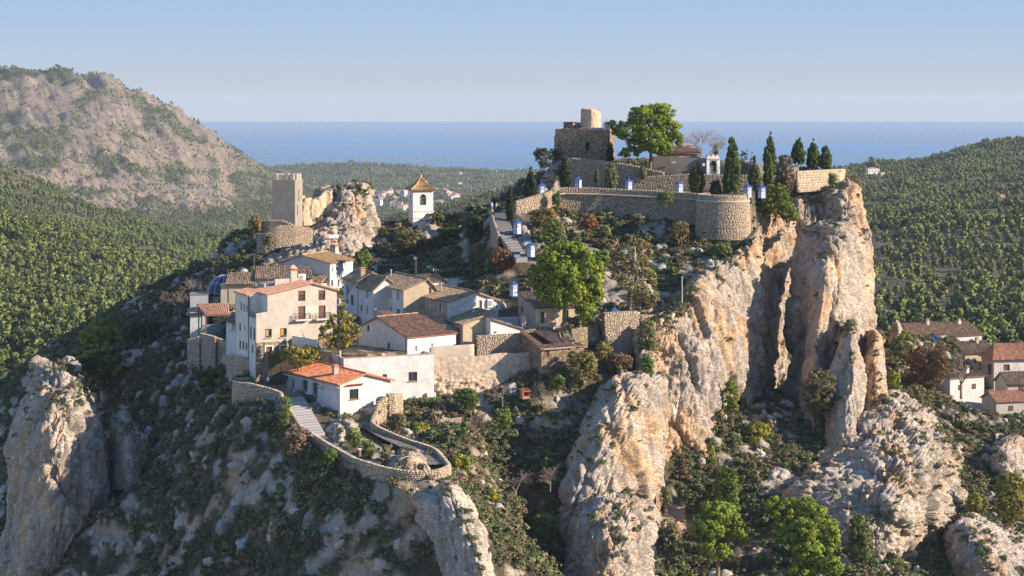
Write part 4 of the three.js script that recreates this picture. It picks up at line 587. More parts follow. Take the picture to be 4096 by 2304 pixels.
{ // blue-shadowed house
  const H = new House('house', 'white house with golden tile roof below the square tower', 'house', 1320, 1180, 214, 66);
  const R = gabled(H, { right: [1412, 1110], back: [1112, 1120], eave: [1320, 1053], apex: [1212, 1022], far: [1112, 1052], gableOn: 'L', tone: TILE_GOLD, mat: WHITE, over: .45, base: -4,
    fOpen: [[[1327, 1068, 1331, 1088], 'brown'], [[1352, 1062, 1356, 1080], 'brown'], [[1378, 1048, 1382, 1066], 'brown'], [[1324, 1120, 1333, 1146], 'brown'], [[1350, 1118, 1357, 1146], 'brown']] });
  const c = H.hit(1337, 995, 'z', -R.a[0] - 1.2); chimney(H, c.x, c.y - 1.4, c.z, 1.3, 1.8, plaster(.66, .58, .5), H.g);
  const lean = H.hit(1262, 1088, 'x', -2.6); roofPart(H.g, V3(-3.2, R.ev - 4.2, -9), V3(-3.2, R.ev - 4.2, -.5), V3(-.05, R.ev - 2.4, -.5), V3(-.05, R.ev - 2.4, -9), TILE_OLD); H.box('lean_to_wall', box(2.6, R.ev, 8, -1.35, -4, -4.7), WHITE);
}
// ---------------------------------------------------------------- the tall cream house
{
  const H = new House('house', 'tall cream guesthouse with balconies and a wall painting', 'house', 1025, 1452, 176, 27);
  const F = (x, y) => H.F(x, y), w = F(1347, 1300)[0], t1 = F(1070, 1200)[0], top1 = F(1070, 1178)[1], ap = F(1248, 1133), er = F(1347, 1160)[1], par = F(1045, 1254)[1], dep = H.L(944, 1250)[0], nd = H.L(996, 1260)[0] , st = F(1025, 1371)[1], ev0 = top1 - t1 * (ap[1] - top1) / (ap[0] - t1);
  const fo = [[[1193, 1163, 1221, 1204], 'brown'], [[1274, 1161, 1301, 1200], 'brown'], [[1193, 1225, 1221, 1278], 'brown'], [[1274, 1222, 1302, 1275], 'brown'], [[1061, 1316, 1087, 1351], 'wood'], [[1120, 1313, 1147, 1348], 'wood'], [[1194, 1310, 1221, 1366], 'brown'], [[1275, 1308, 1302, 1362], 'brown']];
  H.facade('F', [[0, st], [w, st], [w, er], ap, [t1, top1], [t1, par + .25], [0, par]], fo, CREAM);
  const so = [[[1064, 1386, 1088, 1414], 'brown'], [[1122, 1383, 1147, 1412], 'brown']], baseW = H.facade('F', [[.0, -4], [w, -4], [w, st], [0, st]], so, rubble(.58, .50, .40), .06, .4);
  for (const q of baseW) { const a = q[2] - q[0], b = q[3] - q[1]; H.bit('window_surround', 'F', merge([box(a + .5, .25, .1, a / 2, b, 0), box(.25, b, .1, -.125, 0, 0), box(.25, b, .1, a + .125, 0, 0)]), q[0], q[1], .11, M(.62, .56, .49)); }
  H.wall('F', [[t1, par - 3], [0, par - 3], [0, ev0], [t1, top1]].reverse(), [], plaster(.70, .66, .6), .3, -nd);      // back of the corner terrace
  H.wall('L', [[.353, par - 2], [nd, par - 2], [nd, top1], [.353, top1]], [], plaster(.70, .66, .6), .3, t1);
  H.box('terrace_floor', box(t1 - .02, .25, nd - .36, t1 / 2 + .18, par - 1.4, -nd / 2 - .17), M(.42, .3, .22));
  const lo = [[[961, 1210, 970, 1241], 'shutter'], [[973, 1217, 981, 1247], 'shutter'], [[984, 1220, 991, 1250], 'shutter'], [[956, 1293, 964, 1323], 'glass'], [[976, 1300, 981, 1320], 'glass'], [[957, 1362, 964, 1395], 'brown'], [[970, 1366, 977, 1400], 'brown'], [[982, 1372, 989, 1400], 'brown'], [[999, 1308, 1006, 1356], 'brown'], [[1013, 1313, 1020, 1361], 'brown'], [[1006, 1380, 1013, 1412], 'brown']];
  H.facade('L', [[.353, -4], [dep, -4], [dep, ev0], [nd, ev0], [nd, par - .9], [.353, par - .9]], lo, plaster(.74, .68, .6));
  H.wall('R', [[.353, -4], [dep, -4], [dep, er], [.353, er]], [], CREAM, .35, w); H.wall('B', [[0, -4], [w, -4], [w, er], [ap[0], ap[1]], [0, ev0]], [], CREAM, .35, -dep - .35);
  const sl = (ap[1] - top1) / (ap[0] - t1), sr = (ap[1] - er) / (w - ap[0]), o = .4, y = .1;
  roofPart(H.g, V3(t1 - o, top1 - sl * o + y, -nd), V3(t1 - o, top1 - sl * o + y, o), V3(ap[0], ap[1] + y, o), V3(ap[0], ap[1] + y, -nd), TILE_PINK);
  const zb = -dep * .62; roofPart(H.g, V3(-o, ev0 - sl * o + y, -dep - o), V3(-o, ev0 - sl * o + y, -nd), V3(ap[0] * .35, ev0 + sl * ap[0] * .35 + y, -nd), V3(ap[0] * .35, ev0 + sl * ap[0] * .35 + y, -dep - o), TILE_PINK);
  roofPart(H.g, V3(ap[0] * .35, ev0 + sl * ap[0] * .35 + y, zb), V3(ap[0] * .35, ev0 + sl * ap[0] * .35 + y, -nd), V3(ap[0], ap[1] + y, -nd), V3(ap[0], ap[1] + y, zb), TILE_PINK);
  roofPart(H.g, V3(w + o, er - sr * o + y, o), V3(w + o, er - sr * o + y, -dep - o), V3(ap[0], ap[1] + y, -dep - o), V3(ap[0], ap[1] + y, o), TILE_PINK);
  H.box('rear_block', box(ap[0] * .62, 2.2, dep * .36, ap[0] * .69, ap[1] - 2.6, -dep * .81), CREAM);
  const ck = H.hit(1173, 1118, 'z', -dep * .55); H.box('parapet', box(4.6, 1.5, .5, ck.x - 1.2, ck.y - 1.3, ck.z), CREAM); const chm = chimney(H, ck.x, ck.y - .5, ck.z - .2, 1.2, 2.1, CREAM, H.g); mesh('chimney_hood', new THREE.ConeGeometry(1, .7, 4, 1).rotateY(Math.PI / 4).translate(ck.x, ck.y + 2.3, ck.z - .2), M(.62, .36, .25), chm);
  acUnit('white boxed machine beside the chimney of the cream house', H.g.localToWorld(V3(ck.x + 1.7, ck.y - .3, ck.z - .2)), 27 * DEG, 1.3, 1.2);
  antenna('thin aerial on the roof of the cream house', H.g.localToWorld(V3(F(1104, 1150)[0], ev0 + 1.2, -nd * 1.1)), 2.2, .6);
  const bal = (r, deepB, nm) => { const q = H.rect('F', r), a = q[2] - q[0] + 1.3, b = []; for (let i = 0; i <= 16; i++) b.push(box(.03, 1.05, .03, a * i / 16, .1, deepB)); for (const x of [0, a]) for (let i = 0; i < 4; i++) b.push(box(.03, 1.05, .03, x, .1, deepB * i / 4)); b.push(box(a + .04, .05, .05, a / 2, 1.12, deepB), box(.05, .05, deepB, 0, 1.12, deepB / 2), box(.05, .05, deepB, a, 1.12, deepB / 2)); const s = H.bit('balcony', 'F', merge([box(a + .2, .18, deepB + .15, a / 2, -.1, deepB / 2), box(a * .75, .2, deepB * .7, a / 2, -.3, deepB * .35)]), q[0] - .65, q[1], .0, M(.7, .66, .6)); mesh('railing', H.conv('F', merge(b), q[0] - .65, q[1], 0, 0), IRON, s); };
  bal([1193, 1225, 1221, 1278], .95); bal([1274, 1222, 1302, 1275], .95);
  for (const r of [[1193, 1163, 1221, 1204], [1274, 1161, 1301, 1200]]) { const q = H.rect('F', r), b = []; for (let i = 0; i < 10; i++) b.push(box(.03, 1, .03, (q[2] - q[0]) * (i + .5) / 10, 0, 0)); b.push(box(q[2] - q[0], .05, .05, (q[2] - q[0]) / 2, 1, 0)); H.bit('railing', 'F', merge(b), q[0], q[1], -.03, IRON); }
  for (const r of [fo[4][0], fo[5][0]]) { const q = H.rect('F', r); H.bit('sill', 'F', box(q[2] - q[0] + .3, .1, .3, (q[2] - q[0]) / 2, -.1, .1), q[0], q[1], 0, M(.6, .5, .42)); srnd(9); H.bit('window_flowers', 'F', crown({ lobes: [[(q[2] - q[0]) / 2, .2, .1, .5, .18, .15]], clumps: 10, per: 12, leaf: .13, rc: .14, cols: GREEN }), q[0], q[1], 0, LEAF); }
  for (const r of [fo[4][0], fo[5][0]]) { const q = H.rect('F', r); H.bit('inner_shutter', 'F', box((q[2] - q[0]) * .45, q[3] - q[1] - .3, .04, (q[2] - q[0]) * .32, .15, 0), q[0], q[1], -.1, M(.42, .2, .05, .6)); }
  { const cv = document.createElement('canvas'); cv.width = 256; cv.height = 320; const c = cv.getContext('2d'); c.fillStyle = '#d9c7b0'; c.fillRect(0, 0, 256, 320); c.strokeStyle = '#8a6f5c'; c.lineWidth = 5; for (const y0 of [22, 292]) { c.beginPath(); for (let i = 0; i <= 60; i++) c.lineTo(10 + i * 3.9, y0 + 8 * Math.sin(i * .8)); c.stroke(); }
    c.lineWidth = 3; for (const [a, b] of [[70, .5], [95, 1.1], [120, .8]]) { c.beginPath(); for (let i = 0; i <= 40; i++) c.lineTo(30 + i * 4.8, a + 10 * Math.sin(i * b) - i * .4); c.stroke(); } c.fillStyle = '#efe9e2'; c.fillRect(118, 38, 26, 34); c.fillStyle = '#7f8b95'; c.fillRect(126, 50, 9, 22); c.strokeStyle = '#7d6656'; c.lineWidth = 3; c.beginPath(); for (let i = 0; i <= 90; i++) c.lineTo(60 + i * 1.6 + 14 * Math.sin(i * .5), 215 + 26 * Math.cos(i * .31) + 8 * Math.sin(i * .9)); c.stroke(); const tx = new THREE.CanvasTexture(cv); tx.colorSpace = THREE.SRGBColorSpace;
    const q = H.rect('F', [1223, 1223, 1273, 1277]), g = new THREE.PlaneGeometry(q[2] - q[0], q[3] - q[1]); mesh('wall_painting', H.conv('F', g, (q[0] + q[2]) / 2, (q[1] + q[3]) / 2, .012, 0), new THREE.MeshStandardMaterial({ map: tx, roughness: .9 }), H.g); }
  { const b = [], q = H.F(1048, 1245); for (let i = 0; i < 8; i++) b.push(box(.03, 1, .03, 0, 0, -i * (nd - .5) / 7)); b.push(box(.05, .05, nd - .4, 0, 1, -(nd - .5) / 2)); const g = merge(b); g.translate(.15, par - .95, -.5); mesh('terrace_railing', g, IRON, H.g); }
  H.bit('drainpipe', 'L', cyl(.06, .06, ev0 + 3, 0, 0, 0, 6), nd + .15, -3, .08, IRON);
}

// ---------------------------------------------------------------- stone walls
srnd(3401);
const stoneGeos = [0, 1, 2, 3, 4].map(() => { const g = new THREE.BoxGeometry(1, 1, 1, 2, 2, 1); g.deleteAttribute('uv'); g.deleteAttribute('normal'); const q = mergeVertices(g), p = q.attributes.position; for (let i = 0; i < p.count; i++) { const v = V3(p.getX(i), p.getY(i), p.getZ(i)), front = v.z > 0; const corner = Math.abs(v.x) > .4 && Math.abs(v.y) > .4; const k = (corner ? .80 : 1) * (front ? .93 : 1); p.setXYZ(i, v.x * k * rr(.88, 1.06), v.y * k * rr(.88, 1.06), v.z * (Math.abs(v.x) < .1 && Math.abs(v.y) < .1 ? 1.25 : .9) * rr(.85, 1.1)); } q.computeVertexNormals(); return q; });
const STONEM = [[.46, .36, .25], [.37, .295, .215], [.51, .405, .28], [.43, .325, .215], [.33, .27, .205], [.48, .395, .295]].map((c) => M(...c, .95));
function smoothPath(pts, step = .8) { // Catmull-Rom through [Vector3, height]
  const out = []; for (let i = 0; i < pts.length - 1; i++) { const A = pts[Math.max(0, i - 1)], B = pts[i], C = pts[i + 1], D = pts[Math.min(pts.length - 1, i + 2)], n = Math.max(1, Math.round(B[0].distanceTo(C[0]) / step)); for (let k = 0; k < n; k++) { const t = k / n; out.push([V3(cr(A[0].x, B[0].x, C[0].x, D[0].x, t), cr(A[0].y, B[0].y, C[0].y, D[0].y, t), cr(A[0].z, B[0].z, C[0].z, D[0].z, t)), lerp(B[1], C[1], t)]); } } out.push(pts[pts.length - 1]); return out;
}
// a rubble wall along [px, py, depth, height]: mortared core, stones on its faces, coping on top
function stoneWall(name, label, pts, o = {}) {
  const { th = .55, size = .42, keep = 140, cap = true, side = 1, curve = true, tone = 1, both = false, coreMat = rubble(.50, .40, .29), batter = 0, world = false, course = false } = o;
  let P = world ? pts : pts.map((p) => [W(p[0], p[1], p[2]), p[3]]); if (curve) P = smoothPath(P); else { const q = []; for (let i = 0; i < P.length - 1; i++) { const n = Math.max(1, Math.round(P[i][0].distanceTo(P[i + 1][0]) / .8)); for (let k = 0; k < n; k++) q.push([P[i][0].clone().lerp(P[i + 1][0], k / n), lerp(P[i][1], P[i + 1][1], k / n)]); } q.push(P[P.length - 1]); P = q; }
  const org = P[Math.floor(P.length / 2)][0].clone(); org.y -= P[Math.floor(P.length / 2)][1]; const t = thing(name, label, 'wall', null, org);
  const nrm = P.map((p, i) => { const a = P[Math.max(0, i - 1)][0], b = P[Math.min(P.length - 1, i + 1)][0], d = b.clone().sub(a).setY(0).normalize(); return V3(-d.z, 0, d.x).multiplyScalar(side); });
  const pos = [], idx = [], uv = []; let s = 0; const S = [0];
  P.forEach(([p, h], i) => { if (i) { s += Math.hypot(p.x - P[i - 1][0].x, p.z - P[i - 1][0].z); S.push(s); } const n = nrm[i], q = p.clone().sub(org); for (const [k, y, v] of [[batter * h, -h, 0], [0, 0, h], [-th, 0, h + th], [-th, -h, 2 * h + th]]) { pos.push(q.x + n.x * k, q.y + y, q.z + n.z * k); uv.push(s, v); } if (i) { const b = (i - 1) * 4; for (let k = 0; k < 3; k++) { const a = [b + k, b + k + 1, b + 4 + k, b + 5 + k]; side > 0 ? idx.push(a[0], a[2], a[1], a[1], a[2], a[3]) : idx.push(a[0], a[1], a[2], a[1], a[3], a[2]); } } });
  const e = (P.length - 1) * 4; idx.push(0, 1, 2, 0, 2, 3, e, e + 2, e + 1, e, e + 3, e + 2);
  mesh('wall_core', geo(pos, idx, null, uv), coreMat, t).material.side = THREE.DoubleSide;
  const at = (u) => { let i = 0; while (i < S.length - 2 && S[i + 1] < u) i++; const k = clamp((u - S[i]) / Math.max(1e-6, S[i + 1] - S[i])); return [P[i][0].clone().lerp(P[i + 1][0], k), lerp(P[i][1], P[i + 1][1], k), nrm[i].clone().lerp(nrm[i + 1], k).normalize()]; };
  const st = []; const plain = size > 4, maxH = Math.max(...P.map((p) => p[1]));
  if (!plain) for (const face of both ? [0, 1] : [0]) for (let v = .05; v < maxH; v += size * .62) { let u = rnd() * size; while (u < s) { const w = size * (course ? rr(.8, 1.3) : rr(.6, 1.6)), h = size * (course ? .6 : rr(.5, .85)), [p, ht, n] = at(u + w / 2); if (v + h * .6 < ht) { const f = n.clone().multiplyScalar(face ? -1 : 1), q = p.clone().sub(org); q.y += -v - h / 2 + (course ? 0 : rr(-.04, .04)); q.addScaledVector(n, face ? -th : batter * (v + h / 2)); if (fbm(q.x * .5, q.y * .5, q.z * .5, 2) > -.55 || course) st.push([q, f, w * .95, h * .95]); } u += w; } }
  if (cap) { let u = 0; while (u < s - .2) { const w = rr(.4, .75), [p, , n] = at(u + w / 2), q = p.clone().sub(org).addScaledVector(n, -th / 2); q.y += .04; st.push([q, V3(0, 1, 0), w * .96, th + .12, n]); u += w; } }
  const X = V3(), Y = V3(), mx = new THREE.Matrix4();
  const mat = (q) => { const [p, f, w, h, n] = q; if (n) { X.crossVectors(f, n).normalize(); Y.copy(n); mx.makeBasis(X, Y, f); return mx.clone().scale(V3(w, h, .16)).setPosition(p); } X.crossVectors(V3(0, 1, 0), f).normalize(); Y.crossVectors(f, X); mx.makeBasis(X, Y, f); return mx.clone().scale(V3(w, h, .17)).setPosition(p); };
  st.sort((a, b) => b[2] * b[3] - a[2] * a[3]);
  st.slice(0, keep).forEach((q) => { const m = mesh('stone', stoneGeos[Math.floor(rnd() * 5)], STONEM[Math.floor(rnd() * 6)], t); mat(q).decompose(m.position, m.quaternion, m.scale); });
  const rest = st.slice(keep); if (rest.length) { const im = new THREE.InstancedMesh(stoneGeos[1], M(1, 1, 1, .95), rest.length), c = new THREE.Color(); im.name = 'stone_facing'; im.userData.kind = 'stuff'; rest.forEach((q, i) => { im.setMatrixAt(i, mat(q)); const l = rr(.75, 1.12) * tone, w = rr(0, 1); im.setColorAt(i, c.setRGB(.44 * l, lerp(.335, .355, w) * l, lerp(.225, .265, w) * l)); }); im.castShadow = im.receiveShadow = true; t.add(im); }
  return t;
}
const hts = (a, h) => a.map((p, i) => [...p, Array.isArray(h) ? h[Math.min(i, h.length - 1)] : h]);
stoneWall('stone_wall', 'long curved stone parapet following the stepped path round its bend', hts(wallTop, [4.6, 4.4, 3.8, 3.5, 4.5, 5, 5, 4.5, 3.2, 2.6, 2.8, 3, 3.3, 3.6, 3.2, 2.8, 2.2, 1.5, 1.5, 1.6, 1.6, 1.6, 1.6, 1.8, 2.2, 2.6, 3, 3]), { keep: 300, side: 1, th: .5, both: true, size: .46 });
stoneWall('stone_wall', 'low stone wall at the back of the round lookout', hts([[927, 1524, 172], [925, 1519, 173.5], [945, 1515, 175.5], [1047, 1514, 177], [1100, 1510, 177.5], [1150, 1500, 178]], 1.3), { keep: 60, th: .4 });
stoneWall('stone_wall', 'sunlit stone retaining wall of the grassy garden', hts([[1658, 1700, 166], [1700, 1688, 164.5], [1760, 1682, 164], [1842, 1674, 165.5]], [1.5, 3, 3.4, 3]), { keep: 90, curve: false });
stoneWall('stone_wall', 'short rubble wall between the orange-roofed house and the white house', hts([[1549, 1578, 163.5], [1580, 1576, 164], [1610, 1578, 166]], [3.5, 4, 4]), { keep: 50, curve: false });
stoneWall('stone_wall', 'rounded rubble terrace wall at the foot of the cream house', hts([[888, 1425, 191], [900, 1424, 187], [930, 1426, 183], [965, 1430, 180], [998, 1432, 178.5]], [3.6, 4, 4, 4, 3.6]), { keep: 90 });
stoneWall('stone_wall', 'tall rubble wall under the pergola terrace', hts([[797, 1334, 200], [830, 1342, 197], [860, 1350, 195], [862, 1351, 196], [925, 1378, 193]], [6.2, 6.2, 5.6, 5.4, 4]), { keep: 100, curve: false });
stoneWall('stone_wall', 'shaded rubble buttress under the white annex of the church', hts([[748, 1358, 202], [796, 1356, 199]], [6.5, 6.5]), { keep: 60, curve: false, th: 3 });
stoneWall('stone_wall', 'tall sunlit rubble wall with a dark hole right of the ruined house', hts([[2415, 1254, 184], [2480, 1250, 185], [2555, 1246, 186.5]], 7.5), { keep: 120, curve: false, size: .4, th: 1 });
stoneWall('stone_wall', 'low stone wall along the cliff edge above the tall crag', hts([[2560, 1262, 187], [2620, 1262, 188], [2688, 1240, 190]], [4, 3.5, 2]), { keep: 60, curve: false });
stoneWall('stone_wall', 'sunlit upper rubble wall behind the rough old wall', hts([[1905, 1346, 180], [2000, 1340, 181], [2133, 1333, 182.5]], [4, 4.4, 5]), { keep: 140, curve: false, size: .4 });
stoneWall('stone_wall', 'side wall of the long castle stairs', hts([[1962, 838, 220.5], [1968, 880, 216], [1985, 925, 211], [1990, 945, 209]], [5, 5, 5, 4]), { keep: 70, curve: false });
stoneWall('stone_wall', 'ruined rubble wall in front of the square tower', hts([[1035, 885, 231], [1075, 882, 230], [1130, 882, 229.5], [1180, 905, 229]], [3.2, 3.2, 3, 2.2]), { keep: 60, curve: false, size: .36 });
stoneWall('stone_wall', 'broken lower rubble wall below the square tower', hts([[1026, 935, 226], [1060, 938, 225], [1110, 905, 225], [1180, 902, 226], [1248, 915, 228]], [4, 4, 4.5, 4, 3]), { keep: 60, curve: false, size: .36 });
{ // rough old rammed-earth wall
  const t = thing('old_wall', 'rough eroded earth and rubble wall right of the tall white house', 'wall', null, W(1900, 1690, 172)), o = t.position, rows = [[1733, 1434, 176, 1800, 1428, 176.4, 1900, 1424, 177.2, 2000, 1412, 178, 2060, 1412, 178.6, 2125, 1405, 179.5], [1730, 1500, 175.8, 1800, 1495, 176.2, 1900, 1490, 176.9, 2000, 1480, 177.7, 2060, 1480, 178.4, 2130, 1475, 179.3], [1728, 1580, 175.5, 1800, 1575, 175.9, 1900, 1570, 176.6, 2000, 1565, 177.4, 2060, 1560, 178.1, 2140, 1560, 179], [1730, 1700, 175, 1800, 1700, 175.4, 1900, 1710, 176.2, 2000, 1710, 177, 2060, 1700, 177.7, 2150, 1690, 178.7]];
  const g = sheetGeo(rows, { wrap: 0, cell: .2, key: null, disp: (x, y, z) => { const low = sst(-46.1, -48.6, y), c = worley(x * 1.5, y * 1.8, z * 1.5); return .12 * fbm(x, y, z, 3) + (.10 + .42 * low) * (Math.min(.5, (c[1] - c[0]) * 1.3) - .2 + .4 * (c[2] - .5)) + .35 * low * fbm(x * .4, y * .5, z * .4, 2); }, color: (x, y, z) => { const c = worley(x * 1.5, y * 1.8, z * 1.5), l = .46 + .12 * fbm(x * .8, y * .8, z * .8, 3) + .10 * (c[2] - .5); return [l * 1.05, l * .80, l * .56]; } }); g.translate(-o.x, -o.y, -o.z); mesh('wall_face', g, VC, t).material.side = THREE.DoubleSide;
  const A = W(1738, 1432, 176.3).sub(o), B = W(2120, 1408, 180).sub(o), dir = B.clone().sub(A), n = 10; for (let i = 0; i < n; i++) { const a = A.clone().addScaledVector(dir, (i + .2) / n * .78), m = mesh('merlon', box(.85 + .25 * hash3(i, 1, 1), .95, .5), M(.48, .37, .26), t); m.position.copy(a).add(V3(0, -1.0, .22)); m.rotation.y = Math.atan2(-dir.z, dir.x); }
}
stoneWall('plaster_wall', 'smooth tan garden wall between the white house and the upper rubble wall', hts([[1722, 1390, 178.3], [1810, 1383, 179], [1897, 1377, 179.8]], 3.2), { keep: 0, size: 5, cap: false, coreMat: plaster(.55, .46, .35), curve: false });
{ // ruined house with its broken roof
  const H = new House('ruined_house', 'roofless ruined stone house with collapsed tile roof', 'ruin', 2165, 1478, 176, 25);
  const w = H.F(2338, 1450)[0], ev = H.F(2165, 1394)[1], d = 8, st = rubble(.52, .44, .34), q = [2178, 1400, 2196, 1427];
  H.facade('F', [[0, -3], [w, -3], [w, ev + .2], [w * .8, ev - .1], [0, ev]], [[q, 'brown']], st); H.facade('L', [[.353, -3], [d, -3], [d, ev + 2.2], [.353, ev]], [], st); H.wall('B', [[0, -3], [w, -3], [w, ev + 1.2], [w * .6, ev + 2.6], [0, ev + 2.2]], [], st, .35, -d - .35); H.wall('R', [[.353, -3], [d, -3], [d, ev + 1], [.353, ev + .2]], [], st, .35, w);
  roofPart(H.g, V3(-.3, ev, .4), V3(w * .98, ev + .1, .4), V3(w * .95, ev + .5, -1.2), V3(-.3, ev + .45, -1.2), TILE_PINK.concat(TILE_DARK)); roofPart(H.g, V3(w * .35, ev + .5, -1.3), V3(w * .85, ev + .4, -1.3), V3(w * .8, ev + 2.0, -d + .5), V3(w * .25, ev + 2.1, -d + .5), TILE_DARK); roofPart(H.g, V3(-.3, ev + .5, -1.3), V3(.9, ev + .5, -1.3), V3(.7, ev + 2, -d), V3(-.3, ev + 2.1, -d), TILE_PINK);
  for (let i = 0; i < 4; i++) mesh('beam', bar(V3(w * .6 + i * 1.1, ev + .3, -2 - i * .4), V3(w * .8 + i * .6, ev + 2.6 + .4 * i, -d + 1), .1, .08, 5), M(.32, .25, .18), H.g);
  srnd(77); const rb = []; for (let i = 0; i < 70; i++) { const g = stoneGeos[i % 5].clone(); g.scale(rr(.2, .55), rr(.15, .3), rr(.2, .45)); g.rotateY(rr(0, 6)); g.rotateX(rr(-.5, .5)); g.translate(w * rr(.5, 1), ev + rr(-.1, .5), -rr(.5, 6)); rb.push(g); } stuff(mesh('rubble', merge(rb), M(.45, .36, .28), H.g)); mesh('gutter', bar(V3(.3, ev - .15, .5), V3(w * .75, ev - .08, .5), .07), GREY, H.g);
  H.box('shed_wall', box(3.2, 3.6, .4, w + 1.4, ev - 1, -d * .6), st); H.box('gable_wall', box(4.2, 4.4, .35, w * .72, ev - 1.2, -d - 1), plaster(.52, .43, .33));
}
{ const t = thing('kennel', 'small brick kennel with tiled top under the rough old wall', 'kennel', null, W(2100, 1580, 172), .4); mesh('walls', merge([box(.2, 1.3, 1.2, -.6, -.6), box(.2, 1.3, 1.2, .6, -.6), box(1.2, 1.3, .2, 0, -.6, -.5), box(1.2, .5, .2, 0, -.6, .5)]), M(.38, .18, .1), t); mesh('roof', tileGeo(V3(-.9, .75, .8), V3(.9, .75, .8), V3(.9, 1.0, -.7), V3(-.9, 1.0, -.7), TILE_RED), VC, t); }
// ---------------------------------------------------------------- stairs and paths
function stairs(name, label, L0, R0, L1, R1, n, mat) { // from top edge (L0, R0) down to bottom edge (L1, R1)
  const t = thing(name, label, 'stairs', null, L1.clone().lerp(R1, .5)), o = t.position;
  for (let i = 0; i < n; i++) { const a = L0.clone().lerp(L1, i / n).sub(o), b = R0.clone().lerp(R1, i / n).sub(o), c = L0.clone().lerp(L1, (i + 1) / n).sub(o), d = R0.clone().lerp(R1, (i + 1) / n).sub(o), y = (a.y + b.y) / 2; for (const p of [a, b, c, d]) p.y = y; const lo = [c, d].map((p) => p.clone()), dy = (L0.y - L1.y) / n + .6; const pos = []; const q = (p, r, s, u) => { for (const v of [p, r, s, p, s, u]) pos.push(v.x, v.y, v.z); }; const dn = (p) => V3(p.x, p.y - dy, p.z); q(c, d, b, a); q(dn(c), dn(d), d, c); q(dn(a), dn(c), c, a); q(d, dn(d), dn(b), b); const f = c.clone().lerp(d, .5).sub(a.clone().lerp(b, .5)).setY(0).normalize().multiplyScalar(.05); for (const v of [c, d]) v.add(f); q(c, d, d.clone().addScaledVector(f, -1), c.clone().addScaledVector(f, -1)); mesh('step', geo(pos, null), mat[i % mat.length], t); }
  return t;
}
stairs('stone_stairs', 'broad stone stairs descending beside the orange-roofed house', W(1119, 1592, 165.2), W(1213, 1588, 167), W(1222, 1740, 150.5), W(1300, 1735, 151.5), 15, [M(.36, .33, .31), M(.33, .31, .29), M(.38, .35, .32)]);
stairs('stone_stairs', 'long straight stairs climbing to the castle terrace', W(1977, 852, 222), W(2030, 850, 222), W(1998, 942, 210.5), W(2056, 938, 211.5), 22, [M(.17, .165, .16), M(.2, .195, .19)]);
stairs('stone_stairs', 'lower wide steps leading up to the long castle stairs', W(1998, 944, 210), W(2056, 940, 211), W(2065, 1040, 199), W(2110, 1035, 200), 9, [M(.2, .195, .19), M(.17, .165, .16)]);
function ribbon(name, pts, mat, lift = .03) { const P = smoothPath(pts.map(([px, py, d, w]) => [W(px, py, d), w]), .7), pos = [], idx = [], uv = []; let s = 0; P.forEach(([p, w], i) => { const a = P[Math.max(0, i - 1)][0], b = P[Math.min(P.length - 1, i + 1)][0], d = b.clone().sub(a).setY(0).normalize(), n = V3(-d.z, 0, d.x); if (i) s += p.distanceTo(P[i - 1][0]); for (let k = 0; k <= 4; k++) { const f = (k / 4 - .5) * w, x = p.x + n.x * f, z = p.z + n.z * f; pos.push(x, p.y + lift, z); uv.push(s, f); } if (i) for (let k = 0; k < 4; k++) { const q = (i - 1) * 5 + k; idx.push(q, q + 1, q + 5, q + 1, q + 6, q + 5); } }); return structure(name, geo(pos, idx, null, uv), mat); }
const PAVE = M(.34, .31, .29, .9, { map: rubbleT, bumpMap: rubbleB, bumpScale: .02, side: THREE.DoubleSide });
ribbon('path', [[1262, 1745, 150.5, 3], [1330, 1795, 146, 3], [1400, 1838, 142.3, 3], [1470, 1862, 139.8, 3]], PAVE);
ribbon('path', [[1745, 1858, 142, 2.6], [1700, 1815, 146.5, 3], [1640, 1785, 149.5, 3.2], [1560, 1748, 153, 3.2], [1480, 1705, 157, 3], [1440, 1690, 158.5, 3]], PAVE);
{ const s = new THREE.Shape(), o = W(1060, 1555, 171); const q = [[935, 1545, 171.5], [1000, 1556, 168.7], [1110, 1590, 165.6], [1213, 1590, 167.2], [1152, 1570, 171.5], [1150, 1522, 177.6], [1047, 1530, 176.6], [950, 1532, 175]].map((p) => W(...p)); s.setFromPoints(q.map((p) => new THREE.Vector2(p.x, -p.z))); const g = new THREE.ExtrudeGeometry(s, { depth: .4, bevelEnabled: false }); g.rotateX(-Math.PI / 2); g.translate(0, W(1110, 1590, 165.6).y - .3, 0); structure('lookout_floor', g, M(.40, .37, .35, .35, { map: rubbleT, bumpMap: rubbleB, bumpScale: .01 })); }

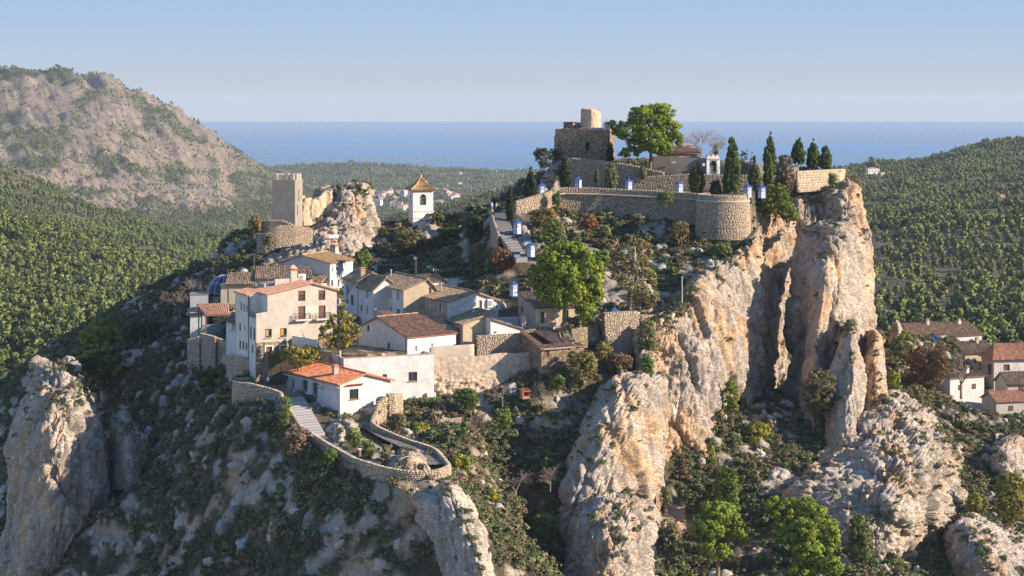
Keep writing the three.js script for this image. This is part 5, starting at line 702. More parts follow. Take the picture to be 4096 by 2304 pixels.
// ---------------------------------------------------------------- towers, church, castle
srnd(3601);
{ // square tower ruin
  const H = new House('tower', 'square crenellated tower ruin on the crag', 'tower', 1089, 880, 233, -9.6);
  const w = H.F(1180, 800)[0], top = H.F(1089, 720)[1], d = w * 1.02, m = M(.34, .29, .245, .95, { map: plasterT, bumpMap: plasterB, bumpScale: .05 });
  H.wall('F', [[0, -3], [w, -3], [w, top], [0, top]], [], m, .7); H.wall('L', [[.703, -3], [d, -3], [d, top], [.703, top]], [], m, .7, 0); H.wall('B', [[0, -3], [w, -3], [w, top], [0, top]], [], m, .7, -d - .7);
  const z1 = d * .52, z2 = d * .62; H.wall('R', [[.703, -3], [d, -3], [d, top], [.703, top]], [[z1, top - 4.6, z2 + .1, top - 2.2], [d * .3, 1.0, d * .42, 3.2]], m, .7, w);
  H.box('roof_floor', box(w - 1.42, .3, d - .7, w / 2, top - .9, -d / 2 - .35), M(.4, .36, .32));
  const mm = plaster(.60, .50, .38); for (let i = 0; i < 4; i++) { const a = w * i / 4 + .14; for (const z of [-.35, -d - .35]) H.box('merlon', box(w / 4 * .62, 1.25, .6, a + w / 8 * .7, top + .002, z), mm); if (i) for (const x of [.32, w - .32]) H.box('merlon', box(.6, 1.25, w / 4 * .55, x, top + .002, -d * i / 4 - .5), mm); }
}
{ // rubble ruin between tower and crag
  const t = thing('ruined_wall', 'orange earth wall remains between the square tower and the crag', 'ruin', null, W(1240, 860, 240)), o = t.position;
  const g = sheetGeo([[1205, 795, 240, 1240, 792, 240, 1275, 790, 241, 1300, 765, 243, 1330, 762, 244], [1205, 840, 239, 1240, 838, 239, 1280, 830, 240, 1305, 810, 242, 1335, 800, 243], [1200, 900, 238, 1240, 900, 238, 1290, 880, 239, 1310, 860, 241, 1340, 850, 242]], { cell: .3, wrap: 8, back: 3, amp: .35, key: null, color: (x, y, z) => { const l = .42 + .14 * fbm(x, y, z, 3); return [l * 1.08, l * .78, l * .5]; } }); g.translate(-o.x, -o.y, -o.z); mesh('wall_remains', g, VC, t);
}
{ // white bell tower
  const H = new House('bell_tower', 'white bell tower with tiled pyramid roof and arched openings', 'tower', 1652, 910, 247, 16);
  const w = H.F(1733, 830)[0], top = H.F(1652, 760)[1], d = w * .95, mid = w / 2, yb = H.F(1690, 820)[1], yt = H.F(1690, 790)[1], hw = .72, m = plaster(.82, .79, .75);
  const arch = (side, at, c, half, mat) => { const L = side === 'F' || side === 'B' ? w : d, s = new THREE.Shape([[side === 'F' || side === 'B' ? 0 : .403, -6], [side === 'F' || side === 'B' ? L : L - .0, -6], [L, top], [side === 'F' || side === 'B' ? 0 : .403, top]].map(([a, b]) => new THREE.Vector2(a, b))), h = new THREE.Path(); h.moveTo(c - half, yb); h.lineTo(c - half, yt); h.absarc(c, yt, half, Math.PI, 0, true); h.lineTo(c + half, yb); h.closePath(); s.holes.push(h); const g = new THREE.ExtrudeGeometry(s, { depth: .4, bevelEnabled: false, curveSegments: 10 }); if (side === 'F') g.translate(0, 0, -.4); else if (side === 'B') g.translate(0, 0, -d - .4); else { g.rotateY(Math.PI / 2); g.translate(side === 'L' ? 0 : w - .4, 0, 0); } mesh('wall', g, mat, H.g); };
  arch('F', 0, mid, hw, m); arch('B', 0, mid, hw, m); arch('L', 0, d / 2 + .2, .55, m); arch('R', 0, d / 2 + .2, .55, m);
  H.box('belfry_floor', box(w - .82, .2, d - .45, mid, yb - .25, -d / 2 - .2), M(.5, .45, .4)); for (const r of [.45, 2.0]) H.box('string_course', merge([box(w + .12, .09, .1, mid, yb - r - 1.0, .04), box(.1, .09, d + .1, -.04, yb - r - 1.0, -d / 2)]), M(.52, .46, .42));
  const o = .65, c = [V3(-o, top, o), V3(w + o, top, o), V3(w + o, top, -d - .4 - o), V3(-o, top, -d - .4 - o)], half = c.map((p) => p.clone().lerp(V3(mid, top, -d / 2 - .2), .55).setY(top + .95)), ap = c.map((p) => V3(mid, 0, -d / 2 - .2).lerp(p, .06).setY(top + 2.5));
  const rf = []; for (let i = 0; i < 4; i++) { const j = (i + 1) % 4; rf.push(tileGeo(c[i], c[j], half[j], half[i], TILE_GOLD, .36, .5), tileGeo(half[i], half[j], ap[j], ap[i], TILE_GOLD, .36, .5)); rf.push(ridgeGeo(c[i].clone().setY(top + .12), half[i].clone().setY(top + 1.07), TILE_GOLD), ridgeGeo(half[i].clone().setY(top + 1.07), ap[i].clone().setY(top + 2.55), TILE_GOLD)); } const roof = H.box('roof', merge(rf), VC);
  mesh('finial', merge([cyl(.32, .24, .9, mid, top + 2.4, -d / 2 - .2, 8), cyl(.14, .3, .2, mid, top + 3.3, -d / 2 - .2, 8)]), M(.46, .32, .16), roof); mesh('weather_vane', merge([cyl(.03, .03, 1.3, mid, top + 3.5, -d / 2 - .2, 5), box(.8, .05, .04, mid, top + 4.3, -d / 2 - .2), box(.35, .25, .03, mid + .25, top + 3.8, -d / 2 - .2)]), IRON, roof);
  const bell = thing('bell', 'bronze bell hanging in the front arch of the white tower', 'bell', null, H.g.localToWorld(V3(mid, yb + .35, -.9)), 16 * DEG); mesh('bell_body', new THREE.LatheGeometry([[.5, 0], [.44, .1], [.36, .35], [.3, .75], [.2, .95], [.02, 1]].map(([x, y]) => new THREE.Vector2(x, y)), 14), new THREE.MeshStandardMaterial({ color: rgb(.34, .36, .26), roughness: .55, metalness: .4, side: THREE.DoubleSide }), bell); mesh('yoke', box(1.1, .35, .25, 0, 1.02, 0), M(.5, .47, .43), bell);
  H.box('cistern', new THREE.SphereGeometry(.85, 12, 8).translate(w + .7, yb - 2.3, -1.6), m); 
}
{ // church: nave roofs, blue dome, drum, annex
  const H = new House('church', 'village church with blue tiled dome and old tile roofs', 'church', 868, 1300, 208, 4);
  const f = (px, py, z = 0) => { const p = H.F(px, py, z); return V3(p[0], p[1], z); }, ocr = plaster(.56, .47, .34), A = f(903, 1137, 0), B = f(1021, 1138, 0), zr = -4.5, Ca = V3(A.x, f(903, 1092, zr).y, zr), Cb = V3(B.x, f(1015, 1090, zr).y, zr);
  H.box('nave_wall', box(B.x - A.x + 2, A.y + 4, 9, (A.x + B.x) / 2, -4, -4.9), ocr); roofPart(H.g, A.clone().add(V3(-.2, 0, .3)), B.clone().add(V3(.1, 0, .3)), Cb, Ca, TILE_DARK.concat(TILE_OLD), 'roof', .34); roofPart(H.g, V3(B.x, A.y, -9.6), V3(A.x, A.y, -9.6), Ca, Cb, TILE_DARK);
  const A2 = f(1021, 1117, -1), B2 = f(1249, 1114, -1), zr2 = -6.5, C2 = V3(A2.x - .2, f(1016, 1065, zr2).y, zr2), D2 = V3(f(1240, 1062, zr2).x, f(1240, 1062, zr2).y, zr2);
  H.box('nave_wall', box(B2.x - A2.x - .3, A2.y + 4, 10, (A2.x + B2.x) / 2, -4, -6.3), ocr); roofPart(H.g, A2.clone().add(V3(-.2, 0, .4)), B2.clone().add(V3(.2, 0, .4)), D2, C2, TILE_DARK.concat(TILE_OLD), 'roof', .34); roofPart(H.g, V3(B2.x, A2.y, -12), V3(A2.x, A2.y, -12), C2, D2, TILE_DARK);
  const cD = f(899, 1180, -6), R = 3.45; H.box('drum', merge([cyl(R - .35, R - .35, cD.y + 4, cD.x, -4, -6, 24), new THREE.CylinderGeometry(R - .15, R - .28, .35, 24).translate(cD.x, cD.y - .25, -6), new THREE.CylinderGeometry(R - .22, R - .22, .22, 24).translate(cD.x, cD.y - 3.4, -6)]), plaster(.60, .53, .43));
  const prof = []; for (let i = 0; i <= 14; i++) { const a = i / 14 * Math.PI / 2; prof.push(new THREE.Vector2(Math.cos(a) * R + .001, Math.sin(a) * 3.9)); } const dome = H.box('dome', new THREE.LatheGeometry(prof, 32).translate(cD.x, cD.y, -6), M(.006, .009, .045, .3));
  const P = (a, e) => V3(cD.x + Math.cos(a) * Math.cos(e) * (R + .05), cD.y + Math.sin(e) * 3.95, -6 + Math.sin(a) * Math.cos(e) * (R + .05)); for (let k = 0; k < 12; k++) { const a = k / 12 * 2 * Math.PI, r = []; for (let i = 0; i < 10; i++) r.push(bar(P(a, i / 10 * 1.5), P(a, (i + 1) / 10 * 1.5), .09, .08, 5)); mesh('dome_rib', merge(r), M(.34, .38, .48, .5), dome); }
  const dots = []; for (let k = 0; k < 108; k++) { const a = k / 108 * 2 * Math.PI, z = Math.abs((k % 9) - 4.5) / 4.5; for (const e of [.12 + .10 * z, .62 + .16 * z]) { const p = P(a, e); dots.push(new THREE.OctahedronGeometry(.085).translate(p.x, p.y, p.z)); } } stuff(mesh('dome_studs', merge(dots), M(.6, .62, .7, .4), dome));
  const E = f(868, 1237, .6), E2 = f(930, 1237, .6), G1 = f(868, 1193, -2), G2 = f(928, 1191, -2); roofPart(H.g, E.clone().add(V3(0, 0, .2)), E2.clone().add(V3(.6, 0, .2)), V3(E2.x + .5, G2.y, -2), V3(E.x, G1.y, -2), TILE_DARK, 'roof', .34); H.box('side_chapel_wall', box(E2.x - E.x + .4, E.y + 4, 2.6, (E.x + E2.x) / 2, -4, -.8), ocr); H.box('transept_wall', box(3.4, f(940, 1150).y + 4, 3, f(950, 1150).x, -4, -1.8), ocr);
  const a1 = f(760, 1180, -1), a2 = f(832, 1178, -1); H.box('annex_wall', box(a2.x - a1.x, a1.y + 5, 5, (a1.x + a2.x) / 2, -5, -3.6), plaster(.50, .50, .50)); H.box('annex_coping', box(a2.x - a1.x + .3, .2, 5.2, (a1.x + a2.x) / 2, a1.y + .002, -3.6), M(.28, .18, .12));
  const b1 = f(750, 1250, 1.2), b2 = f(832, 1232, 1.2); H.box('annex_white_wall', box(b2.x - b1.x - 1, 6.3, 2, (b1.x + b2.x) / 2, b1.y - 6.3, .1), plaster(.72, .72, .72)); roofPart(H.g, V3(b1.x - .3, b1.y - .5, 1.6), V3(b2.x, b1.y - .2, 1.6), V3(b2.x, b2.y + .3, -1.2), V3(b1.x - .1, b1.y + .6, -1.2), [[.05, .055, .065], [.06, .06, .07], [.045, .05, .06]]);
}
{ // pergola terrace
  const H = new House('pergola', 'tile-roofed wooden pergola on the terrace below the church', 'pergola', 812, 1345, 201, 14);
  const a = H.F(800, 1262), b = H.F(905, 1255), w = b[0] - a[0], e = a[1], z = -4.6; roofPart(H.g, V3(a[0] + 1, e, .4), V3(b[0] + .6, e + .1, .4), V3(b[0] + .8, e + 1.7, z), V3(a[0] - .3, e + 1.7, z), TILE_PINK, 'roof', .36); for (const [x, zz, y] of [[a[0] + 1.1, .1, e - .1], [b[0] + .3, .1, e], [a[0] + .1, z + .3, e + 1.5], [b[0] + .4, z + .3, e + 1.5], [a[0] + .5, z / 2, e + .7]]) H.box('post', box(.22, y + .5, .22, x, -.5, zz), WOODB); H.box('beam', merge([box(w, .25, .2, a[0] + w / 2 + .8, e - .25, .1), box(w, .25, .2, a[0] + w / 2, e + 1.3, z + .3)]), WOODB);
  H.box('terrace_floor', box(w + 1.5, .5, 6, a[0] + w / 2 + .4, -.75, -2.6), M(.4, .36, .33)); const r = []; for (let i = 0; i < 24; i++) r.push(box(.03, 1, .03, a[0] + w * i / 23, -.3, .35)); r.push(box(w, .05, .05, a[0] + w / 2, .7, .35)); H.box('railing', merge(r), IRON); H.box('tiled_screen', box(w * .9, 2.0, .2, a[0] + w * .55, -.25, z + .7), M(.16, .24, .28, .4));
}
{ // small white side building between church and guesthouse
  const H = new House('house', 'narrow white side building with an air conditioner left of the guesthouse', 'house', 944, 1400, 186, 27); const d = H.L(905, 1330)[0], ev = H.L(925, 1285)[1]; H.facade('L', [[0, -3], [d, -3], [d, ev], [0, ev]], [[[928, 1292, 935, 1323], 'shutter'], [[937, 1294, 943, 1326], 'shutter']], WHITE); H.facade('F', [[.353, -3], [4, -3], [4, ev], [.353, ev]], [], WHITE); roofPart(H.g, V3(-.6, ev - .1, -d - .3), V3(-.6, ev - .1, .3), V3(2.6, ev + 1.3, .3), V3(2.6, ev + 1.3, -d - .3), TILE_DARK); acUnit('small air conditioner on the narrow white side building', H.g.localToWorld(V3(-.2, H.L(926, 1335)[1], -H.L(926, 1335)[0])), -63 * DEG, .9, .75);
}
// ---------------------------------------------------------------- castle on the summit
stoneWall('castle_wall', 'long moulded parapet wall of the castle terrace', [[2062, 806, 223, 4.5], [2130, 787, 225, 5.5], [2200, 766, 227.5, 6.5], [2218, 754, 229, 7], [2232, 752, 229.6, 7.2], [2260, 751, 229.8, 7.2], [2393, 754, 229.3, 6.2], [2600, 764, 227, 5.8], [2800, 776, 223.5, 6.5]], { keep: 220, size: .5, th: .5, tone: .95 });
{ const m = (px, py, d) => W(px, py + 24, d), pts = [[2218, 754, 228.9], [2260, 751, 229.6], [2393, 754, 229.1], [2600, 764, 226.8], [2800, 776, 223.3]].map((p) => m(...p)), o = scene.children.find((c) => c.name === 'castle_wall'), g = []; for (let i = 0; i < 4; i++) g.push(bar(pts[i].clone().sub(o.position), pts[i + 1].clone().sub(o.position), .2, .2, 8)); mesh('string_course', merge(g), M(.40, .34, .27), o); }
{ // round bastion
  const c = W(2904, 782, 217); c.z -= 5.4; const top = W(2904, 783, 217).y, P = []; for (let i = 0; i <= 40; i++) { const a = -.35 * Math.PI + i / 40 * 1.7 * Math.PI; P.push([V3(c.x - Math.cos(a) * 5.25, top, c.z + Math.sin(a) * 5.25), 9]); }
  const t = stoneWall('bastion', 'round stone bastion with a moulded rim at the corner of the terrace', P, { world: true, keep: 300, size: .46, th: .6, batter: .045, curve: false, course: false });
  mesh('string_course', new THREE.TorusGeometry(5.32, .22, 8, 48).rotateX(Math.PI / 2).translate(c.x - t.position.x, top - 1.25 - t.position.y, c.z - t.position.z), M(.43, .36, .28), t);
  mesh('floor', new THREE.CylinderGeometry(5, 5, .3, 32).translate(c.x - t.position.x, top - 1.05 - t.position.y, c.z - t.position.z), M(.42, .37, .31), t);
}
{ // keep
  const st = rubble(.60, .46, .34), H = new House('castle_ruin', 'ruined castle keep with a broken tower and one window on the summit', 'castle', 2217, 645, 250, -13);
  const pl = (a, at = 0) => a.map(([x, y]) => H.F(x, y, at)), q = H.rect('F', [2341, 568, 2357, 618]);
  H.wall('F', pl([[2217, 690], [2431, 690], [2430, 519], [2418, 517], [2405, 520], [2385, 524], [2370, 520], [2352, 514], [2330, 516], [2310, 513], [2285, 515], [2262, 512], [2240, 516], [2224, 516], [2221, 535], [2217, 550]]), [[q[0], q[1], q[2], q[3]]], st, 1.1);
  const w = H.F(2430, 600)[0], h = H.F(2300, 516)[1]; H.wall('R', [[1.1, -3], [9, -3], [9, h - .6], [5, h + .3], [1.1, h]], [], st, 1, w); H.wall('L', [[1.1, -3], [9, -3], [9, h - .4], [1.1, h - .1]], [], st, 1, 0); H.box('inner_floor', box(w - 2.1, 1, 7.6, w / 2, h - 6, -5), M(.45, .35, .24)); H.box('inner_wall', box(w - 2.2, 5, .8, w / 2, h - 5.2, -8.2), rubble(.60, .46, .30));
  H.wall('F', pl([[2254, 530], [2330, 530], [2330, 492], [2310, 490], [2290, 487], [2270, 488], [2254, 487]], -5.5), [], st, .8, -5.5);
  H.box('upper_platform', box(5.6, 1.6, 5, H.F(2370, 510)[0], h - 1.3, -4), M(.47, .39, .30));
  const g = sheetGeo([[2324, 440, 253, 2338, 433, 252.2, 2366, 435, 251.6, 2390, 442, 252.2, 2403, 443, 253.4], [2324, 465, 253, 2340, 460, 252, 2367, 462, 251.2, 2390, 465, 252, 2404, 468, 253.4], [2320, 505, 253, 2340, 505, 252, 2367, 508, 251.2, 2390, 510, 252, 2405, 512, 253.4], [2316, 545, 253, 2340, 545, 252, 2367, 545, 251.2, 2390, 545, 252, 2410, 545, 253.4]], { wrap: 3, back: 3, cell: .22, amp: .25, scale: .6, key: null, color: (x, y, z) => { const c = worley(x * 2, y * 2.2, z * 2), l = .42 + .1 * fbm(x, y, z, 3) + .12 * (c[2] - .5); return [l * 1.06, l * .78, l * .55]; } }); g.applyMatrix4(H.inv); mesh('broken_tower', g, VC, H.g);
}
{ const H = new House('bell_gable', 'little white bell gable with an iron cross beside the keep', 'belfry', 2414, 520, 247, 20), w = 1.15, h = 1.7, s = new THREE.Shape([[0, 0], [w, 0], [w, h * .75], [w / 2, h * 1.05], [0, h * .75]].map(([a, b]) => new THREE.Vector2(a, b))), p = new THREE.Path(); p.moveTo(w * .36, .25); p.lineTo(w * .36, .9); p.absarc(w / 2, .9, w * .14, Math.PI, 0, true); p.lineTo(w * .64, .25); p.closePath(); s.holes.push(p); mesh('body', new THREE.ExtrudeGeometry(s, { depth: .8, bevelEnabled: false }), WHITE, H.g); for (const k of [-1, 1]) mesh('roof', box(w * .68, .1, 1, w / 2 + k * w * .27, h * .9, .4, 0, 0, -k * .55), M(.45, .28, .17), H.g); mesh('cross', merge([box(.05, .7, .05, w / 2, h * 1.05, .4), box(.35, .05, .05, w / 2, h * 1.05 + .45, .4)]), IRON, H.g); }
stoneWall('stone_wall', 'sloping rubble wall under the ruined keep', [[2250, 634, 245, 6], [2300, 634, 244.5, 7], [2420, 646, 243, 6.5], [2535, 663, 241.5, 5.5], [2655, 692, 240, 3.5]], { keep: 120, size: .45, curve: false, tone: .9 });
stoneWall('stone_wall', 'grey rubble wall behind the three blue shrines', [[2528, 712, 240, 3], [2640, 704, 239.5, 3.5], [2755, 698, 239, 4], [2900, 700, 238.5, 4], [3060, 703, 238, 4]], { keep: 100, size: .45, curve: false, tone: .85 });
stoneWall('plaster_wall', 'weathered dark cemetery wall left of the white gate', [[2600, 625, 247, 3.8], [2700, 628, 246.5, 3.8], [2822, 634, 246, 3.8]], { keep: 0, size: 9, cap: false, curve: false, coreMat: plaster(.26, .225, .19) });
stoneWall('plaster_wall', 'weathered dark cemetery wall right of the white gate', [[2884, 640, 246, 3.4], [3000, 652, 247, 3.4], [3190, 668, 250, 3.4]], { keep: 0, size: 9, cap: false, curve: false, coreMat: plaster(.26, .225, .19) });
{ // cemetery gate
  const H = new House('cemetery_gate', 'white arched cemetery gate with a pointed parapet', 'gate', 2827, 697, 245.5, 12), w = H.F(2880, 660)[0], top = H.F(2827, 634)[1], hw = w * .30, c = w * .5;
  const s = new THREE.Shape([[0, -.5], [0, top], [w * .02, top + .25], [w * .18, top + .95], [w * .34, top + .3], [w * .5, top + 1.15], [w * .66, top + .3], [w * .82, top + .95], [w * .98, top + .25], [w, top], [w, -.5]].map(([a, b]) => new THREE.Vector2(a, b))), p = new THREE.Path(); p.moveTo(c - hw, -.4); p.lineTo(c - hw, top * .62); p.absarc(c, top * .62, hw, Math.PI, 0, true); p.lineTo(c + hw, -.4); p.closePath(); s.holes.push(p); mesh('arch', new THREE.ExtrudeGeometry(s, { depth: .9, bevelEnabled: false }).translate(0, 0, -.9), plaster(.74, .74, .76), H.g);
  mesh('cornice', box(w + .2, .12, .12, w / 2, top - .15, .06), M(.3, .2, .18), H.g); const cp = []; for (const [x, y, a] of [[.1, .62, .98], [.26, .64, -.95], [.42, .75, 1.0], [.58, .75, -1.0], [.74, .64, .95], [.9, .62, -.98]]) cp.push(box(w * .25, .07, 1, w * x, top + y, -.45, 0, 0, a * .85)); mesh('coping', merge(cp), M(.55, .34, .26), H.g);
  const b = []; for (let i = 0; i < 5; i++) { b.push(box(.04, 2.2, .04, i * .22, 0, 0)); b.push(new THREE.TorusGeometry(.1, .02, 4, 10).translate(i * .22 + .1, 1.6, 0), new THREE.TorusGeometry(.1, .02, 4, 10).translate(i * .22 + .1, 1.9, 0)); } b.push(box(1.1, .9, .02, .5, 0, 0), box(1.1, .05, .05, .5, 2.2, 0)); const gm = mesh('iron_gate', merge(b), M(.5, .5, .5, .6), H.g); gm.position.set(c - hw, -.3, -.5); gm.rotation.y = -.6;
  const font = await new FontLoader().loadAsync('fonts/droid/droid_sans_bold.typeface.json'); const tg = new TextGeometry('CEMENTERI', { font, size: .26, depth: .03, curveSegments: 2 }); tg.computeBoundingBox(); const tw = tg.boundingBox.max.x; tg.translate(w / 2 - tw / 2, top - .62, .005); mesh('lettering', tg, M(.12, .1, .1), H.g);
}
{ const t = thing('wall_sign', 'pale green enamel sign on the dark cemetery wall', 'sign', null, W(2694, 652, 246.2), .1); mesh('plate', box(1.1, .3, .04, 0, 0, .02), M(.4, .44, .36, .5), t); mesh('mark', box(.2, .18, .01, -.35, .06, .046), M(.1, .1, .12), t); const q = thing('wall_sign', 'square white plaque left of the cemetery gate', 'sign', null, W(2816, 664, 245.6), .1); mesh('plate', box(.7, .62, .04, 0, 0, .02), M(.55, .52, .52, .5), q); mesh('frame', merge([box(.74, .03, .06, 0, -.03, .02), box(.74, .03, .06, 0, .62, .02)]), M(.35, .32, .3), q); }
{ // cemetery buildings
  const H = new House('cemetery_building', 'low niche building with a tiled lean-to in the cemetery', 'building', 2640, 640, 252, 8), f = (x, y, z = 0) => { const p = H.F(x, y, z); return V3(p[0], p[1], z); }; const a = f(2640, 616), b = f(2805, 610); H.box('wall', box(b.x - a.x, 3.6, 3, (a.x + b.x) / 2, a.y - 3.6, -1.8), plaster(.5, .44, .36)); roofPart(H.g, a.clone().add(V3(-.2, 0, .2)), b.clone().add(V3(.2, 0, .2)), V3(b.x, b.y + .9, -3.4), V3(a.x, a.y + .9, -3.4), TILE_PINK); const c = f(2677, 607, -5), d = f(2768, 582, -5); H.box('niche_block', box(d.x - c.x, d.y - c.y + 3, 2.5, (c.x + d.x) / 2, c.y - 3, -6.3), plaster(.42, .35, .28)); H.box('flat_roof', box(d.x - c.x + .3, .25, 2.8, (c.x + d.x) / 2, d.y + .002, -6.3), M(.45, .38, .3)); for (let i = 0; i < 4; i++) H.box('niche', box(.9, 1, .06, c.x + .9 + i * 1.1, d.y - 1.3, -5.03), M(.06, .05, .05));
}
stoneWall('terrace_wall', 'sunlit tan bastion wall at the far right end of the castle', [[3190, 686, 245, 4.6], [3280, 681, 248, 4.6], [3366, 677, 251, 4.6], [3378, 678, 256, 4.6], [3382, 679, 264, 4.6]], { keep: 40, size: .9, cap: true, curve: false, coreMat: plaster(.58, .44, .28), course: true });
for (const [px, py, d, l, a] of [[2055, 1184, 192.5, 'white and blue shrine at the foot of the castle hill near the rooftops', .5], [2123, 1027, 201, 'white and blue shrine beside the lower wide steps', .7], [2069, 936, 211, 'white and blue shrine beside the long castle stairs', .7], [2166, 784, 231, 'white and blue shrine half hidden behind the ramp wall', .4], [2312, 760, 234, 'leftmost white and blue shrine on the castle terrace', -.5], [2515, 766, 232, 'middle white and blue shrine on the castle terrace', .5], [2718, 775, 230, 'right white and blue shrine behind the long parapet', .45], [2992, 790, 223, 'white and blue shrine behind the people on the round bastion', .5], [3048, 792, 226, 'blue shrine top hidden in the bush right of the bastion', .4], [2457, 1290, 188.5, 'blue shrine roof showing above the sunlit rubble wall', .3]]) {
  const t = thing('shrine', l, 'shrine', 'stations of the way of the cross', W(px, py, d), a), BL = M(.025, .075, .27, .6), WB = M(.62, .62, .63, .85); mesh('body', box(1.15, 2.1, 1.15), WB, t); mesh('corner_posts', merge([[-1, -1], [1, -1], [-1, 1], [1, 1]].map(([x, z]) => box(.16, 2.05, .16, x * .54, 0, z * .54))), BL, t); mesh('plinth', box(1.35, .16, 1.35, 0, -.1), BL, t); mesh('cornice', box(1.4, .12, 1.4, 0, 2.1), BL, t); mesh('roof', new THREE.ConeGeometry(1.0, .55, 4).rotateY(Math.PI / 4).translate(0, 2.49, 0), BL, t); mesh('finial', merge([cyl(.1, .05, .18, 0, 2.72, 0, 8), box(.05, .4, .05, 0, 2.85), box(.24, .05, .05, 0, 3.05)]), BL, t);
  for (const r of [0, -Math.PI / 2]) { const n = mesh('niche', merge([box(.62, .62, .05, 0, 1.3, .59)]), BL, t); n.rotation.y = r; const n2 = mesh('tile_picture', box(.48, .48, .03, 0, 1.37, .62), M(.55, .48, .36, .4), n); const c = mesh('cross_mark', merge([box(.1, .42, .02, 0, .5, .585), box(.36, .1, .02, 0, .68, .59)]), BL, t); c.rotation.y = r; }
}

// ---------------------------------------------------------------- trees and bushes one by one
srnd(4001);
const px2 = (px, py, d, bx, by) => { const s = 1 / ppm(d); return [(px - bx) * s, (by - py) * s]; };
function pine(label, bx, by, d, lobesPx, trunkTop, o = {}) {
  const t = thing(o.name || 'pine_tree', label, 'tree', o.group, W(bx, by, d)), s = 1 / ppm(d), lobes = lobesPx.map(([x, y, rx, ry, dz = 0]) => [(x - bx) * s, (by - y) * s, dz, rx * s, ry * s, rx * s * .9]);
  const tt = [(trunkTop[0] - bx) * s, (by - trunkTop[1]) * s], spec = [[[0, -.6, 0], [tt[0] * .5, tt[1] * .5, .1], o.r ?? .38, (o.r ?? .38) * .8], [[tt[0] * .5, tt[1] * .5, .1], [tt[0], tt[1], 0], (o.r ?? .38) * .8, (o.r ?? .38) * .6]];
  for (const l of lobes) { const f = rr(.55, 1), a = [tt[0] * f, tt[1] * f, 0], m = [(a[0] + l[0]) / 2, (a[1] + l[1]) / 2 - .3, l[2] / 2]; spec.push([a, m, .16, .12], [m, [l[0], l[1], l[2]], .12, .05]); for (let k = 0; k < 3; k++) spec.push([m, [l[0] + rr(-.7, .7) * l[3], l[1] + rr(-.6, .6) * l[4], l[2] + rr(-.7, .7) * l[5]], .07, .02]); }
  mesh('trunk', limbs(spec), o.bark || BARK, t);
  const vol = lobes.reduce((a, l) => a + l[3] * l[4] + l[4] * l[5] + l[3] * l[5], 0);
  mesh('crown', crown({ lobes, clumps: Math.round(vol * (o.dens ?? 4.6)), per: o.per ?? 76, leaf: o.leaf ?? .27, rc: o.rc ?? .66, cols: o.cols || PINE, shell: .62, up: .35, flat: .75, long: 1.25 }), LEAF, t); return t;
}
pine('large spreading pine on the summit beside the ruined keep', 2600, 676, 245, [[2600, 500, 75, 55], [2560, 460, 50, 38, 1], [2640, 450, 60, 38, -1], [2510, 520, 50, 40, 1], [2670, 520, 55, 45, 1], [2700, 560, 35, 30], [2600, 560, 70, 45, 2], [2640, 590, 50, 32, 1], [2550, 580, 45, 30], [2470, 530, 26, 26, -2], [2520, 610, 45, 18], [2455, 505, 22, 22, -2]], [2606, 560], { r: .42 });
pine('big bright green pine rising among the village roofs', 2253, 1345, 183, [[2260, 1010, 65, 45], [2200, 1045, 55, 55, 1], [2330, 1040, 55, 50, 1], [2165, 1110, 50, 48, 1], [2250, 1090, 75, 55, 2], [2350, 1110, 60, 55], [2385, 1090, 32, 45], [2200, 1165, 65, 45, 1.5], [2290, 1160, 60, 42, 1], [2370, 1175, 48, 40], [2240, 1200, 45, 26, 1], [2340, 1230, 38, 32, 1], [2350, 1260, 30, 24, 1.5], [2310, 1000, 32, 34]], [2262, 1120], { r: .42 });
pine('bright green pine left of the two at the lower edge of the frame', 2870, 2380, 151, [[2860, 2050, 60, 45], [2910, 2070, 60, 50, -1], [2830, 2110, 60, 50, 1], [2790, 2110, 32, 40, 1], [2930, 2110, 50, 45], [2860, 2190, 60, 34, 1], [2960, 2150, 34, 36], [2820, 2165, 30, 22, 2]], [2875, 2130], { r: .4, dens: 5, bark: M(.24, .15, .1) });
pine('larger bright green pine right of the two at the lower edge of the frame', 3205, 2440, 151, [[3130, 2040, 45, 40, 1], [3205, 2030, 60, 40], [3250, 2060, 60, 50], [3300, 2120, 55, 55], [3200, 2110, 70, 55, 1], [3130, 2120, 45, 50, 1], [3320, 2180, 45, 45], [3220, 2190, 60, 40, 1.5], [3300, 2250, 60, 40, 1], [3200, 2290, 60, 40, 1], [3340, 2280, 32, 40, 1], [3090, 2020, 34, 34]], [3210, 2130], { r: .42, dens: 5, bark: M(.2, .14, .1) });
pine('sunlit pine at the crest of the shaded slope on the left', 400, 1400, 236, [[400, 1330, 55, 35], [355, 1345, 35, 30], [450, 1335, 36, 30], [400, 1300, 36, 28], [345, 1370, 20, 16], [480, 1350, 20, 22]], [400, 1340], { dens: 5 });
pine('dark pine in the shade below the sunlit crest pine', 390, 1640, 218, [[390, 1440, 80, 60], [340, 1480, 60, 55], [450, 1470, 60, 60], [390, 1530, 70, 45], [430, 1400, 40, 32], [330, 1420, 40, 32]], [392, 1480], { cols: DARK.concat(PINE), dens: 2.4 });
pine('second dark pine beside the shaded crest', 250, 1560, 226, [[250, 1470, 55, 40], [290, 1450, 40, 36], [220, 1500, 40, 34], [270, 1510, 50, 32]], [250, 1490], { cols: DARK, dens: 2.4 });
pine('round dark tree on the ridge below the church', 560, 1370, 226, [[560, 1310, 45, 38], [520, 1330, 40, 34], [600, 1320, 40, 36]], [560, 1325], { cols: DARK, dens: 2.4 });
